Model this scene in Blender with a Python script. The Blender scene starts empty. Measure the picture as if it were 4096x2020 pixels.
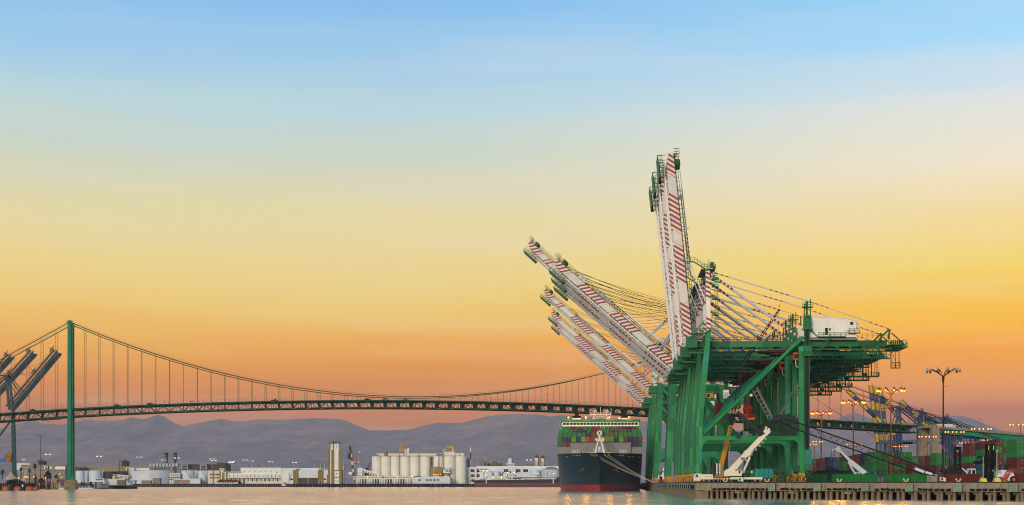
import bpy, math, random
from mathutils import Vector, Matrix

random.seed(7)
SC = bpy.context.scene
COL = SC.collection
# ---------------------------------------------------------------- camera
# the camera stands about 3.9 m above the harbour, level, looking north (+Y)
F, CX, HY, CZ = 5900.0, 2048.0, 1935.0, 3.9
cam = bpy.data.cameras.new('camera')
cam.sensor_width = 36.0
cam.lens = 36.0 * F / 4096.0
cam.shift_y = (HY - 1010.0) / 4096.0
cam.clip_start = 1.0
cam.clip_end = 60000.0
camo = bpy.data.objects.new('camera', cam)
camo.location = (0, 0, CZ)
camo.rotation_euler = (math.radians(90), 0, 0)
COL.objects.link(camo)
SC.camera = camo
SC.view_settings.view_transform = 'Standard'
SC.view_settings.look = 'None'
SC.view_settings.exposure = 0.2
SC.view_settings.gamma = 1.0
SC.view_settings.use_curve_mapping = False
SC.render.engine = 'CYCLES'
SC.cycles.max_bounces = 6
SC.cycles.diffuse_bounces = 3
SC.cycles.glossy_bounces = 3
SC.cycles.transmission_bounces = 2
SC.cycles.volume_bounces = 1
SC.cycles.use_denoising = True
SC.cycles.filter_width = 1.05
SC.cycles.sample_clamp_indirect = 4.0
SC.cycles.caustics_reflective = False
SC.cycles.caustics_refractive = False


def lin(c):
    c /= 255.0
    return c / 12.92 if c <= 0.04045 else ((c + 0.055) / 1.055) ** 2.4


def S(r, g, b):
    return (lin(r), lin(g), lin(b), 1.0)


# ---------------------------------------------------------------- sky
VEIL = 0.16
W = bpy.data.worlds.new('World')
SC.world = W
W.use_nodes = True
nt = W.node_tree
nt.nodes.clear()


def N(t, **k):
    n = nt.nodes.new(t)
    for a, v in k.items():
        setattr(n, a, v)
    return n


def L(a, b):
    nt.links.new(a, b)


out = N('ShaderNodeOutputWorld')
bg = N('ShaderNodeBackground')
tc = N('ShaderNodeTexCoord')
sep = N('ShaderNodeSeparateXYZ')
L(tc.outputs['Generated'], sep.inputs[0])
# thin cirrus: long faint streaks that bend the height of the colour bands
mp = N('ShaderNodeMapping')
mp.inputs['Rotation'].default_value = (0, math.radians(9), 0)
mp.inputs['Scale'].default_value = (1.6, 1.6, 16.0)
L(tc.outputs['Generated'], mp.inputs[0])
nz = N('ShaderNodeTexNoise')
nz.inputs['Scale'].default_value = 2.0
nz.inputs['Detail'].default_value = 5.0
nz.inputs['Roughness'].default_value = 0.55
L(mp.outputs[0], nz.inputs['Vector'])
cz = N('ShaderNodeMath', operation='MULTIPLY_ADD')
L(nz.outputs['Fac'], cz.inputs[0])
cz.inputs[1].default_value = 0.034
cz.inputs[2].default_value = -0.017
addz = N('ShaderNodeMath', operation='ADD')
L(sep.outputs['Z'], addz.inputs[0])
L(cz.outputs[0], addz.inputs[1])
zr = N('ShaderNodeMath', operation='DIVIDE')
L(addz.outputs[0], zr.inputs[0])
zr.inputs[1].default_value = 0.40


def ramp(stops):
    r = N('ShaderNodeValToRGB')
    e = r.color_ramp.elements
    pts = []
    for y, c in stops:
        if y is None:
            pts.append((1.0, tuple(c) + (1,)))
        else:
            t = (HY - y) / F
            pts.append((max(0.0, t / math.sqrt(1 + t * t) / 0.40), tuple(c) + (1,)))
    pts.sort()
    e[0].position, e[0].color = pts[0]
    e[1].position, e[1].color = pts[-1]
    for p, c in pts[1:-1]:
        q = e.new(p)
        q.color = c
    L(zr.outputs[0], r.inputs[0])
    return r


# linear colours of the sky bands on the left and the right, by picture row
BANDS = [(None, (0.18, 0.41, 0.77), (0.18, 0.42, 0.79)), (0, (0.2132, 0.4649, 0.7668), (0.2889, 0.6247, 0.8625)), (250, (0.3102, 0.5417, 0.7462), (0.3763, 0.6612, 0.8967)), (450, (0.4448, 0.6119, 0.6503), (0.7133, 0.7324, 0.7048)), (700, (0.588, 0.6132, 0.456), (0.8645, 0.7479, 0.5544)), (900, (0.7343, 0.6354, 0.3235), (0.8731, 0.674, 0.3086)), (1100, (0.7932, 0.6128, 0.2309), (0.902, 0.633, 0.0527)), (1250, (0.8297, 0.5425, 0.1212), (0.9578, 0.5017, 0.0005)), (1350, (0.8335, 0.4158, 0.0537), (0.9919, 0.4548, 0.0005)), (1450, (0.7967, 0.3097, 0.0179), (0.9444, 0.3446, 0.0005)), (1600, (0.6228, 0.1741, 0.0005), (0.7457, 0.2632, 0.0678)), (1665, (0.5137, 0.1383, 0.0118), (0.5282, 0.1421, 0.0287)), (1780, (0.411, 0.1106, 0.0094), (0.4226, 0.1137, 0.023)), (1935, (0.3082, 0.083, 0.0071), (0.3169, 0.0852, 0.0172))]
left = ramp([(y, a) for y, a, b in BANDS])
right = ramp([(y, b) for y, a, b in BANDS])
mx = N('ShaderNodeMapRange', interpolation_type='SMOOTHSTEP')
L(sep.outputs['X'], mx.inputs['Value'])
mx.inputs['From Min'].default_value = -0.12
mx.inputs['From Max'].default_value = 0.44
mix = N('ShaderNodeMix', data_type='RGBA')
L(mx.outputs[0], mix.inputs['Factor'])
L(left.outputs['Color'], mix.inputs[6])
L(right.outputs['Color'], mix.inputs[7])
# the half of the sky behind the camera: a clear pale evening sky (physical sky model)
sky = N('ShaderNodeTexSky', sky_type='NISHITA')
sky.sun_disc = False
sky.sun_elevation = math.radians(14.0)
sky.sun_rotation = math.radians(200.0)
skm = N('ShaderNodeMix', data_type='RGBA', blend_type='MULTIPLY')
skm.inputs['Factor'].default_value = 1.0
L(sky.outputs['Color'], skm.inputs[6])
skm.inputs[7].default_value = (0.085, 0.085, 0.085, 1)
bk = N('ShaderNodeMapRange', interpolation_type='SMOOTHSTEP')
L(sep.outputs['Y'], bk.inputs['Value'])
bk.inputs['From Min'].default_value = 0.35
bk.inputs['From Max'].default_value = -0.75
mb = N('ShaderNodeMix', data_type='RGBA')
L(bk.outputs[0], mb.inputs['Factor'])
L(mix.outputs[2], mb.inputs[6])
L(skm.outputs[2], mb.inputs[7])
# pale veils of high cloud, drawn out along a slight slant
mp2 = N('ShaderNodeMapping')
mp2.inputs['Rotation'].default_value = (0, math.radians(-11), 0)
mp2.inputs['Scale'].default_value = (2.2, 2.2, 26.0)
L(tc.outputs['Generated'], mp2.inputs[0])
nz2 = N('ShaderNodeTexNoise')
nz2.inputs['Scale'].default_value = 1.7
nz2.inputs['Detail'].default_value = 6.0
nz2.inputs['Roughness'].default_value = 0.6
L(mp2.outputs[0], nz2.inputs['Vector'])
vr = N('ShaderNodeMapRange', interpolation_type='SMOOTHSTEP')
L(nz2.outputs['Fac'], vr.inputs['Value'])
vr.inputs['From Min'].default_value = 0.45
vr.inputs['From Max'].default_value = 0.75
vr.inputs['To Max'].default_value = VEIL
mv = N('ShaderNodeMix', data_type='RGBA')
L(vr.outputs[0], mv.inputs['Factor'])
L(mb.outputs[2], mv.inputs[6])
mv.inputs[7].default_value = (0.80, 0.70, 0.62, 1)
L(mv.outputs[2], bg.inputs['Color'])
bg.inputs['Strength'].default_value = 1.0
L(bg.outputs[0], out.inputs[0])

# low soft sun behind the camera, through thin cloud
sun = bpy.data.lights.new('sun', 'SUN')
sun.energy = 1.5
sun.angle = math.radians(20)
sun.color = (1.0, 0.93, 0.84)
suno = bpy.data.objects.new('sun', sun)
suno.rotation_euler = Vector((0.34, 0.91, -0.25)).to_track_quat('-Z', 'Y').to_euler()
COL.objects.link(suno)


# ---------------------------------------------------------------- helpers
def P(px, py, Y):
    return Vector(((px - CX) / F * Y, Y, CZ + (HY - py) / F * Y))


def PX(px, Y):
    return (px - CX) / F * Y


def PZ(py, Y):
    return CZ + (HY - py) / F * Y


class MB:
    def __init__(s):
        s.v, s.f, s.m, s.i = [], [], [], 0

    def add(s, vs, fs):
        o = len(s.v)
        s.v.extend([tuple(p) for p in vs])
        for f in fs:
            s.f.append(tuple(o + k for k in f))
            s.m.append(s.i)
        return s

    def box(s, x0, x1, y0, y1, z0, z1):
        if x0 > x1: x0, x1 = x1, x0
        if y0 > y1: y0, y1 = y1, y0
        if z0 > z1: z0, z1 = z1, z0
        v = [(x, y, z) for z in (z0, z1) for y in (y0, y1) for x in (x0, x1)]
        return s.add(v, [(0, 2, 3, 1), (4, 5, 7, 6), (0, 1, 5, 4), (2, 6, 7, 3), (0, 4, 6, 2), (1, 3, 7, 5)])

    def frame(s, a, b, up=(0, 0, 1)):
        a, b = Vector(a), Vector(b)
        d = (b - a)
        d = d.normalized() if d.length > 1e-9 else Vector((0, 0, 1))
        u = Vector(up)
        if abs(d.dot(u.normalized())) > 0.985:
            u = Vector((0, 1, 0)) if abs(d.y) < 0.9 else Vector((1, 0, 0))
        sx = d.cross(u).normalized()
        return a, b, d, sx, sx.cross(d).normalized()

    def beam(s, a, b, w, h=None, up=(0, 0, 1), w2=None, h2=None):
        h = w if h is None else h
        w2 = w if w2 is None else w2
        h2 = h if h2 is None else h2
        a, b, d, sx, sz = s.frame(a, b, up)
        v = [p + sx * (i * ww / 2) + sz * (j * hh / 2) for p, ww, hh in ((a, w, h), (b, w2, h2))
             for i, j in ((-1, -1), (1, -1), (1, 1), (-1, 1))]
        return s.add(v, [(3, 2, 1, 0), (4, 5, 6, 7), (0, 1, 5, 4), (1, 2, 6, 5), (2, 3, 7, 6), (3, 0, 4, 7)])

    def tube(s, a, b, r, n=8, r2=None, caps=True):
        r2 = r if r2 is None else r2
        a, b, d, sx, sz = s.frame(a, b)
        v = [p + (sx * math.cos(t) + sz * math.sin(t)) * rr for p, rr in ((a, r), (b, r2))
             for t in (2 * math.pi * k / n for k in range(n))]
        f = [(k, (k + 1) % n, n + (k + 1) % n, n + k) for k in range(n)]
        if caps:
            f += [tuple(range(n - 1, -1, -1)), tuple(range(n, 2 * n))]
        return s.add(v, f)

    def path(s, pts, r, n=5):
        for a, b in zip(pts, pts[1:]):
            s.tube(a, b, r, n)
        return s

    def prism(s, poly, y0, y1):
        n = len(poly)
        v = [(x, y0, z) for x, z in poly] + [(x, y1, z) for x, z in poly]
        ar = sum(poly[k][0] * poly[(k + 1) % n][1] - poly[(k + 1) % n][0] * poly[k][1] for k in range(n))
        f = [tuple(range(n)), tuple(range(2 * n - 1, n - 1, -1))] + [(k, n + k, n + (k + 1) % n, (k + 1) % n) for k in range(n)]
        if ar < 0:
            f = [t[::-1] for t in f]
        return s.add(v, f)

    def prismx(s, poly, x0, x1):
        o = len(s.v)
        s.prism(poly, x0, x1)
        s.v[o:] = [(y, x, z) for x, y, z in s.v[o:]]
        s.f[-(len(poly) + 2):] = [t[::-1] for t in s.f[-(len(poly) + 2):]]
        return s

    def prismz(s, poly, z0, z1):
        o = len(s.v)
        s.prism(poly, z0, z1)
        s.v[o:] = [(x, z, y) for x, y, z in s.v[o:]]
        s.f[-(len(poly) + 2):] = [t[::-1] for t in s.f[-(len(poly) + 2):]]
        return s

    def lathe(s, prof, c=(0, 0, 0), n=16, a0=0.0):
        v, f = [], []
        for r, z in prof:
            for k in range(n):
                t = 2 * math.pi * k / n + a0
                v.append((c[0] + r * math.cos(t), c[1] + r * math.sin(t), c[2] + z))
        for j in range(len(prof) - 1):
            for k in range(n):
                f.append((j * n + k, j * n + (k + 1) % n, (j + 1) * n + (k + 1) % n, (j + 1) * n + k))
        f.append(tuple(range(n - 1, -1, -1)))
        o = (len(prof) - 1) * n
        f.append(tuple(range(o, o + n)))
        return s.add(v, f)

    def ball(s, c, r, n=8, sz=1.0):
        m = max(3, n // 2)
        return s.lathe([(max(1e-3, r * math.sin(math.pi * k / m)), -r * sz * math.cos(math.pi * k / m)) for k in range(m + 1)], c, n)

    def quad(s, a, b, c, d):
        return s.add([a, b, c, d], [(0, 1, 2, 3)])

    def rail(s, pts, h=1.1, step=2.0, r=0.05, mid=True):
        for a, b in zip(pts, pts[1:]):
            a, b = Vector(a), Vector(b)
            up = Vector((0, 0, h))
            s.beam(a + up, b + up, 2 * r)
            if mid:
                s.beam(a + up * .5, b + up * .5, 1.5 * r)
            k = max(1, int((b - a).length / step))
            for i in range(k + 1):
                p = a.lerp(b, i / k)
                s.beam(p, p + up, 2 * r)
        return s

    def ladder(s, a, b, w=(0.5, 0, 0), step=0.6, r=0.05):
        a, b, w = Vector(a), Vector(b), Vector(w)
        s.beam(a - w / 2, b - w / 2, 2 * r)
        s.beam(a + w / 2, b + w / 2, 2 * r)
        k = max(2, int((b - a).length / step))
        for i in range(k):
            p = a.lerp(b, (i + .5) / k)
            s.beam(p - w / 2, p + w / 2, 2 * r)
        return s

    def lattice(s, a, b, w, h, bay, rc, rb, up=(0, 0, 1), w2=None, h2=None):
        """four chords and zig-zag lacing between a and b"""
        w2 = w if w2 is None else w2
        h2 = h if h2 is None else h2
        a, b, d, sx, sz = s.frame(a, b, up)
        k = max(2, int((b - a).length / bay))
        cs = []
        for i, j in ((-1, -1), (1, -1), (1, 1), (-1, 1)):
            p0 = a + sx * (i * w / 2) + sz * (j * h / 2)
            p1 = b + sx * (i * w2 / 2) + sz * (j * h2 / 2)
            s.tube(p0, p1, rc, 5)
            cs.append((p0, p1))
        for q in range(4):
            (a0, a1), (b0, b1) = cs[q], cs[(q + 1) % 4]
            for i in range(k):
                u, v = i / k, (i + 1) / k
                if i % 2:
                    s.beam(b0.lerp(b1, u), a0.lerp(a1, v), 2 * rb)
                else:
                    s.beam(a0.lerp(a1, u), b0.lerp(b1, v), 2 * rb)
        return s

    def mesh(s, name, mats, smooth=False):
        me = bpy.data.meshes.new(name)
        me.from_pydata(s.v, [], s.f)
        for m in (mats if isinstance(mats, (list, tuple)) else [mats]):
            me.materials.append(m)
        if max(s.m, default=0) > 0:
            me.polygons.foreach_set('material_index', s.m)
        if smooth:
            me.shade_smooth()
            me.set_sharp_from_angle(angle=math.radians(38))
        me.update()
        return me

    def build(s, name, mats, parent=None, loc=None, rot=None, smooth=False, kind=None, label=None):
        return put(name, s.mesh(name, mats, smooth), parent, loc, rot, kind, label)


def put(name, me, parent=None, loc=None, rot=None, kind=None, label=None):
    o = bpy.data.objects.new(name, me)
    COL.objects.link(o)
    if parent is not None: o.parent = parent
    if loc is not None: o.location = loc
    if rot is not None: o.rotation_euler = rot
    if kind: o['kind'] = kind
    if label: o['label'] = label
    return o


def tag(o, label, cat, group=None):
    o['label'] = label
    o['category'] = cat
    if group: o['group'] = group
    return o


def thing(name, label, cat, loc=(0, 0, 0), rz=0.0, group=None):
    o = bpy.data.objects.new(name, None)
    COL.objects.link(o)
    o.location = loc
    o.rotation_euler = (0, 0, rz)
    return tag(o, label, cat, group)


def copy_thing(o, parent=None, label=None):
    c = o.copy()
    COL.objects.link(c)
    c.parent = parent
    if label: c['label'] = label
    for ch in o.children:
        copy_thing(ch, c)
    return c


def axis_tube(name, a, b, r, m, parent, n=10):
    a, b = Vector(a), Vector(b)
    d = b - a
    o = MB().tube((0, 0, 0), (d.length, 0, 0), r, n).build(name, m, parent, smooth=True)
    o.location = a
    o.rotation_euler = d.to_track_quat('X', 'Z').to_euler()
    return o


def text_mesh(name, body, size, m, parent, loc, rot, extrude=.015):
    cu = bpy.data.curves.new(name, 'FONT')
    cu.body = body
    cu.size = size
    cu.extrude = extrude
    cu.resolution_u = 2
    cu.align_x = 'CENTER'
    tmp = bpy.data.objects.new('tmp_text', cu)
    COL.objects.link(tmp)
    bpy.context.view_layer.update()
    me = bpy.data.meshes.new_from_object(tmp.evaluated_get(bpy.context.evaluated_depsgraph_get()))
    bpy.data.objects.remove(tmp)
    me.materials.clear()
    me.materials.append(m)
    return put(name, me, parent, loc, rot, 'stuff')


ORD = ['', 'first', 'second', 'third', 'fourth', 'fifth', 'sixth', 'seventh', 'eighth', 'ninth', 'tenth', 'eleventh', 'twelfth',
       'thirteenth', 'fourteenth', 'fifteenth', 'sixteenth', 'seventeenth', 'eighteenth', 'nineteenth', 'twentieth',
       'twenty-first', 'twenty-second', 'twenty-third', 'twenty-fourth', 'twenty-fifth', 'twenty-sixth', 'twenty-seventh',
       'twenty-eighth', 'twenty-ninth', 'thirtieth', 'thirty-first', 'thirty-second', 'thirty-third', 'thirty-fourth',
       'thirty-fifth', 'thirty-sixth', 'thirty-seventh', 'thirty-eighth', 'thirty-ninth', 'fortieth']
ORD += ['forty-' + w for w in ORD[1:10]] + ['fiftieth'] + ['fifty-' + w for w in ORD[1:10]] + ['sixtieth'] + ['sixty-' + w for w in ORD[1:10]]


def lamp_light(loc, watts, r=.5, col=(1.0, .33, .04)):
    l = bpy.data.lights.new('lamp_light', 'POINT')
    l.energy = watts
    l.color = col
    l.shadow_soft_size = r
    o = bpy.data.objects.new('lamp_light', l)
    o.location = loc
    COL.objects.link(o)
    return o


# ---------------------------------------------------------------- materials
def mat_base(name):
    m = bpy.data.materials.new(name)
    m.use_nodes = True
    t = m.node_tree
    b = t.nodes['Principled BSDF']
    return m, t, b


def nd(t, k, ins=None, **at):
    n = t.nodes.new(k)
    for a, v in at.items():
        setattr(n, a, v)
    for a, v in (ins or {}).items():
        n.inputs[a].default_value = v
    return n


def mixc(t, fac, a, b, mode='MIX'):
    n = nd(t, 'ShaderNodeMix', data_type='RGBA', blend_type=mode)
    for sock, val in ((n.inputs[0], fac), (n.inputs[6], a), (n.inputs[7], b)):
        if hasattr(val, 'is_output'):
            t.links.new(val, sock)
        else:
            sock.default_value = val
    return n.outputs[2]


def noise(t, vec, scale, detail=3, rough=.6, stretch=None):
    if stretch:
        mpn = nd(t, 'ShaderNodeMapping')
        mpn.inputs['Scale'].default_value = stretch
        t.links.new(vec, mpn.inputs[0])
        vec = mpn.outputs[0]
    n = nd(t, 'ShaderNodeTexNoise', {'Scale': scale, 'Detail': detail, 'Roughness': rough})
    t.links.new(vec, n.inputs['Vector'])
    return n.outputs['Fac']


def mrange(t, v, a, b, c=0.0, d=1.0):
    n = nd(t, 'ShaderNodeMapRange', {'From Min': a, 'From Max': b, 'To Min': c, 'To Max': d})
    t.links.new(v, n.inputs['Value'])
    return n.outputs[0]


def math1(t, op, a, b=None):
    n = nd(t, 'ShaderNodeMath', operation=op)
    for k, val in enumerate((a, b)):
        if val is None: continue
        if hasattr(val, 'is_output'):
            t.links.new(val, n.inputs[k])
        else:
            n.inputs[k].default_value = val
    return n.outputs[0]


def weather(t, col, vec, var, rust, rcol, scale):
    f = noise(t, vec, .35 * scale, 4)
    dark = mixc(t, mrange(t, f, .3, .7), (1 - var,) * 3 + (1,), (1 + var * .6,) * 3 + (1,))
    c = mixc(t, 1.0, col, dark, 'MULTIPLY')
    if rust > 0:
        s = noise(t, vec, scale, 4, .65, (1, 1, .14))
        c = mixc(t, math1(t, 'MULTIPLY', mrange(t, s, .56, .74), rust), c, rcol)
    return c


def paint(name, rgb, rough=.55, var=.18, rust=0.0, rcol=(70, 45, 30), scale=1.0, metal=0.0, rnd=0.0, patch=None):
    m, t, b = mat_base(name)
    vec = nd(t, 'ShaderNodeTexCoord').outputs['Object']
    c = S(*rgb)
    if patch or rnd:
        oi = nd(t, 'ShaderNodeObjectInfo').outputs['Random']
    if patch:
        # touched-up blocks of paint, one every few metres, different on every member
        sp = nd(t, 'ShaderNodeSeparateXYZ')
        t.links.new(vec, sp.inputs[0])
        q = math1(t, 'FLOOR', math1(t, 'DIVIDE', sp.outputs['Z'], 5.3))
        q2 = math1(t, 'FLOOR', math1(t, 'DIVIDE', sp.outputs['X'], 9.1))
        k = math1(t, 'ADD', math1(t, 'ADD', q, math1(t, 'MULTIPLY', q2, 3.7)), math1(t, 'MULTIPLY', oi, 91.0))
        wn = nd(t, 'ShaderNodeTexWhiteNoise', noise_dimensions='1D')
        t.links.new(k, wn.inputs['W'])
        g = nd(t, 'ShaderNodeValToRGB')
        g.color_ramp.interpolation = 'CONSTANT'
        e = g.color_ramp.elements
        cols = [c] + [S(*q) for q in patch]
        pos = [0, .42, .64, .84]
        e[0].position, e[0].color = 0, cols[0]
        e[1].position, e[1].color = pos[1], cols[1]
        for p, cc in zip(pos[2:], cols[2:]):
            e.new(p).color = cc
        t.links.new(wn.outputs['Value'], g.inputs[0])
        # whole members differ too
        c = mixc(t, mrange(t, oi, .78, .95, 0, .7), g.outputs['Color'], S(*patch[-1]))
    if rnd:
        hs = nd(t, 'ShaderNodeHueSaturation')
        t.links.new(mrange(t, oi, 0, 1, 1 - rnd, 1 + rnd), hs.inputs['Value'])
        if hasattr(c, 'is_output'):
            t.links.new(c, hs.inputs['Color'])
        else:
            hs.inputs['Color'].default_value = c
        c = hs.outputs['Color']
    c = weather(t, c, vec, var, rust, S(*rcol), scale)
    t.links.new(c, b.inputs['Base Color'])
    b.inputs['Roughness'].default_value = rough
    b.inputs['Specular IOR Level'].default_value = .22
    b.inputs['Metallic'].default_value = metal
    return m


def flat(name, rgb, rough=.6, metal=0.0):
    return paint(name, rgb, rough, .1, 0, scale=.6, metal=metal)


def glow(name, rgb, strength):
    m, t, b = mat_base(name)
    b.inputs['Base Color'].default_value = S(*rgb)
    b.inputs['Emission Color'].default_value = S(*rgb)
    b.inputs['Emission Strength'].default_value = strength
    return m


def objcolor(name, rough=.55):
    """paint in the object's own colour, with scuffs and rust runs"""
    m, t, b = mat_base(name)
    vec = nd(t, 'ShaderNodeTexCoord').outputs['Object']
    oi = nd(t, 'ShaderNodeObjectInfo')
    add = nd(t, 'ShaderNodeVectorMath', operation='ADD')
    sc = math1(t, 'MULTIPLY', oi.outputs['Random'], 60.0)
    t.links.new(vec, add.inputs[0])
    t.links.new(sc, add.inputs[1])
    c = weather(t, oi.outputs['Color'], add.outputs[0], .28, .55, S(62, 42, 34), 1.1)
    t.links.new(c, b.inputs['Base Color'])
    b.inputs['Roughness'].default_value = rough
    b.inputs['Specular IOR Level'].default_value = .22
    return m


def striped(name, base, red, sections, Ltot, period, slope):
    """painted warning stripes: red bands in some stretches of the member's own length (local X)"""
    m, t, b = mat_base(name)
    vec = nd(t, 'ShaderNodeTexCoord').outputs['Object']
    sp = nd(t, 'ShaderNodeSeparateXYZ')
    t.links.new(vec, sp.inputs[0])
    u = math1(t, 'ADD', sp.outputs['X'], math1(t, 'MULTIPLY', sp.outputs['Z'], slope))
    g = nd(t, 'ShaderNodeValToRGB')
    g.color_ramp.interpolation = 'CONSTANT'
    e = g.color_ramp.elements
    stops = []
    for a, z in sections:
        stops += [(max(0.0, a / Ltot), 1), (min(1.0, z / Ltot), 0)]
    if stops[0][0] > 0:
        stops.insert(0, (0.0, 0))
    e[0].position, e[0].color = stops[0][0], (stops[0][1],) * 3 + (1,)
    e[1].position, e[1].color = stops[1][0], (stops[1][1],) * 3 + (1,)
    for p, v in stops[2:]:
        e.new(p).color = (v, v, v, 1)
    t.links.new(math1(t, 'DIVIDE', u, Ltot), g.inputs[0])
    fr = math1(t, 'FRACT', math1(t, 'DIVIDE', u, period))
    st = math1(t, 'LESS_THAN', fr, .5)
    k = math1(t, 'MULTIPLY', g.outputs['Color'], st)
    c = mixc(t, k, S(*base), S(*red))
    c = weather(t, c, vec, .12, .25, S(110, 90, 70), .6)
    t.links.new(c, b.inputs['Base Color'])
    b.inputs['Roughness'].default_value = .5
    return m


M = {}
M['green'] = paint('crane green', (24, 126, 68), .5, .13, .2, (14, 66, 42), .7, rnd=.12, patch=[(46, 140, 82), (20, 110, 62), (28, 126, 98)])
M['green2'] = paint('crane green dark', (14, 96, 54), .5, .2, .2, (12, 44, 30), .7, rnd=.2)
M['girder'] = paint('girder green', (14, 98, 52), .5, .2, .2, (12, 52, 34), .5, patch=[(18, 78, 48), (44, 112, 70), (24, 114, 78)])
M['greend'] = paint('platform green', (14, 78, 48), .6, .2)
M['dark'] = paint('dark steel', (30, 34, 36), .55, .2)
M['black'] = flat('black rubber', (16, 16, 17), .8)
M['white'] = paint('white paint', (226, 224, 216), .5, .08, .12, (150, 130, 105), .5)
M['white2'] = paint('cool white paint', (205, 213, 218), .5, .08, .1, (150, 140, 125), .5)
M['cream'] = paint('cream paint', (214, 206, 182), .5, .08, .12, (140, 115, 85), .4)
M['olive'] = paint('olive render', (138, 114, 62), .8, .12, .1, (80, 66, 40), .3)
M['grey'] = paint('grey paint', (128, 126, 124), .6, .12, .12)
M['steel'] = paint('galvanised steel', (150, 154, 156), .45, .15, .1, metal=.3)
M['rust'] = paint('rusty steel', (112, 66, 36), .8, .35, .5, (60, 38, 26), 1.4)
M['rusty_pole'] = paint('rusty pole', (120, 84, 54), .7, .25, .4, (84, 46, 28), 1.0)
M['yellow'] = paint('yellow paint', (190, 132, 18), .5, .2, .5, (80, 52, 22), 1.2)
M['yellow2'] = paint('pale yellow paint', (226, 208, 70), .5, .1, .15, (120, 100, 40), 1.0)
M['brown'] = flat('brown roof', (70, 46, 40), .8)
M['redroof'] = flat('red roof tile', (96, 34, 28), .8)
M['glass'] = flat('dark window glass', (26, 30, 34), .15)
M['glassb'] = flat('bluish window glass', (60, 74, 84), .15)
M['concrete'] = paint('weathered concrete', (146, 133, 110), .85, .28, .7, (84, 68, 48), .8)
M['pile'] = paint('tide stained piles', (140, 122, 92), .9, .35, .6, (52, 44, 32), 1.2)
M['asphalt'] = flat('terminal asphalt', (62, 62, 62), .9)
M['timber'] = paint('dark timber', (44, 40, 38), .9, .35)
M['orange'] = paint('orange paint', (206, 78, 22), .5, .2, .2)
M['red'] = paint('red paint', (158, 30, 26), .5, .15, .1)
M['redd'] = paint('spreader red', (120, 34, 22), .55, .25, .2)
M['trolley'] = paint('trolley dark red', (58, 24, 20), .6, .25, .2)
M['navy'] = paint('navy blue paint', (30, 48, 92), .5, .15)
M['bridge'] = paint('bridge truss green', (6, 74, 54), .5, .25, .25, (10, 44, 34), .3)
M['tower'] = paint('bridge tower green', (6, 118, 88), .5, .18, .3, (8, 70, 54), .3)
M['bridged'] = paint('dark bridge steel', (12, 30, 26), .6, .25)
M['teal'] = paint('teal crane paint', (4, 60, 68), .55, .2)
M['blue'] = paint('bright blue paint', (24, 96, 170), .5, .1)
M['cranegrey'] = paint('crane blue grey', (70, 82, 106), .5, .15)
M['craneblue'] = paint('crane blue', (42, 58, 96), .5, .15)
M['craneyel'] = paint('crane yellow', (196, 156, 30), .5, .15)
M['cable'] = flat('steel cable', (52, 50, 46), .6)
M['rope'] = flat('pale mooring rope', (196, 186, 162), .9)
M['cbox'] = objcolor('container paint')
M['cmark'] = flat('white stencil', (165, 168, 160), .7)
M['seal'] = flat('lock rod grey', (120, 118, 112), .5)
M['tyre'] = flat('tyre', (22, 22, 23), .85)
M['sodium'] = glow('sodium lamp', (255, 150, 40), 4.0)
M['lampw'] = glow('white lamp', (255, 226, 190), 3.5)
M['lamporange'] = glow('small orange lamp', (255, 140, 40), 2.5)
M['lampred'] = glow('red warning lamp', (255, 60, 30), 4.0)
M['tank'] = paint('white tank', (205, 212, 218), .4, .08, .3, (130, 110, 90), .5)
M['tankbrown'] = paint('brown tank', (62, 54, 50), .6, .2, .4, (100, 66, 40), .5)
M['silo'] = paint('concrete silo', (228, 224, 208), .8, .09, .3, (184, 172, 146), .35)
M['tent'] = flat('tan canvas', (176, 158, 128), .9)
M['leaf'] = paint('palm frond', (38, 48, 24), .7, .5)
M['leaf2'] = paint('dark foliage', (34, 42, 26), .7, .5)
M['bark'] = flat('palm bark', (70, 58, 46), .9)
M['hull'] = None
# ================================================================ ground, water, hills, air
from mathutils import noise as mnoise


WAVE = 1.25


def water_mat():
    m, t, b = mat_base('harbour water')
    vec = nd(t, 'ShaderNodeTexCoord').outputs['Object']
    b.inputs['Base Color'].default_value = (.97, .90, .80, 1)
    b.inputs['Metallic'].default_value = .85
    b.inputs['IOR'].default_value = 1.33
    b.inputs['Roughness'].default_value = .15
    n1 = noise(t, vec, 1.1, 3, .55, (1, .6, 1))
    bp = nd(t, 'ShaderNodeBump', {'Strength': 1.0, 'Distance': .03})
    t.links.new(n1, bp.inputs['Height'])
    t.links.new(bp.outputs[0], b.inputs['Normal'])
    return m


import numpy as np
wrows = np.arange(150.0, 1830.0, 1.5)
wu = np.linspace(-1, 1, 281)
GY, GU = np.meshgrid(wrows, wu, indexing='ij')
GX = GU * (GY * .40 + 40)
rw_ = np.random.RandomState(4)
GZ = np.zeros_like(GX)
for q in range(26):
    lam = rw_.uniform(5.0, 15.0)
    a_ = rw_.uniform(-.95, .95)
    GZ += (lam / 10.0) * .0125 * np.sin(2 * np.pi / lam * (GX * math.sin(a_) * .9 + GY * math.cos(a_)) + rw_.uniform(0, 6.28))
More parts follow.
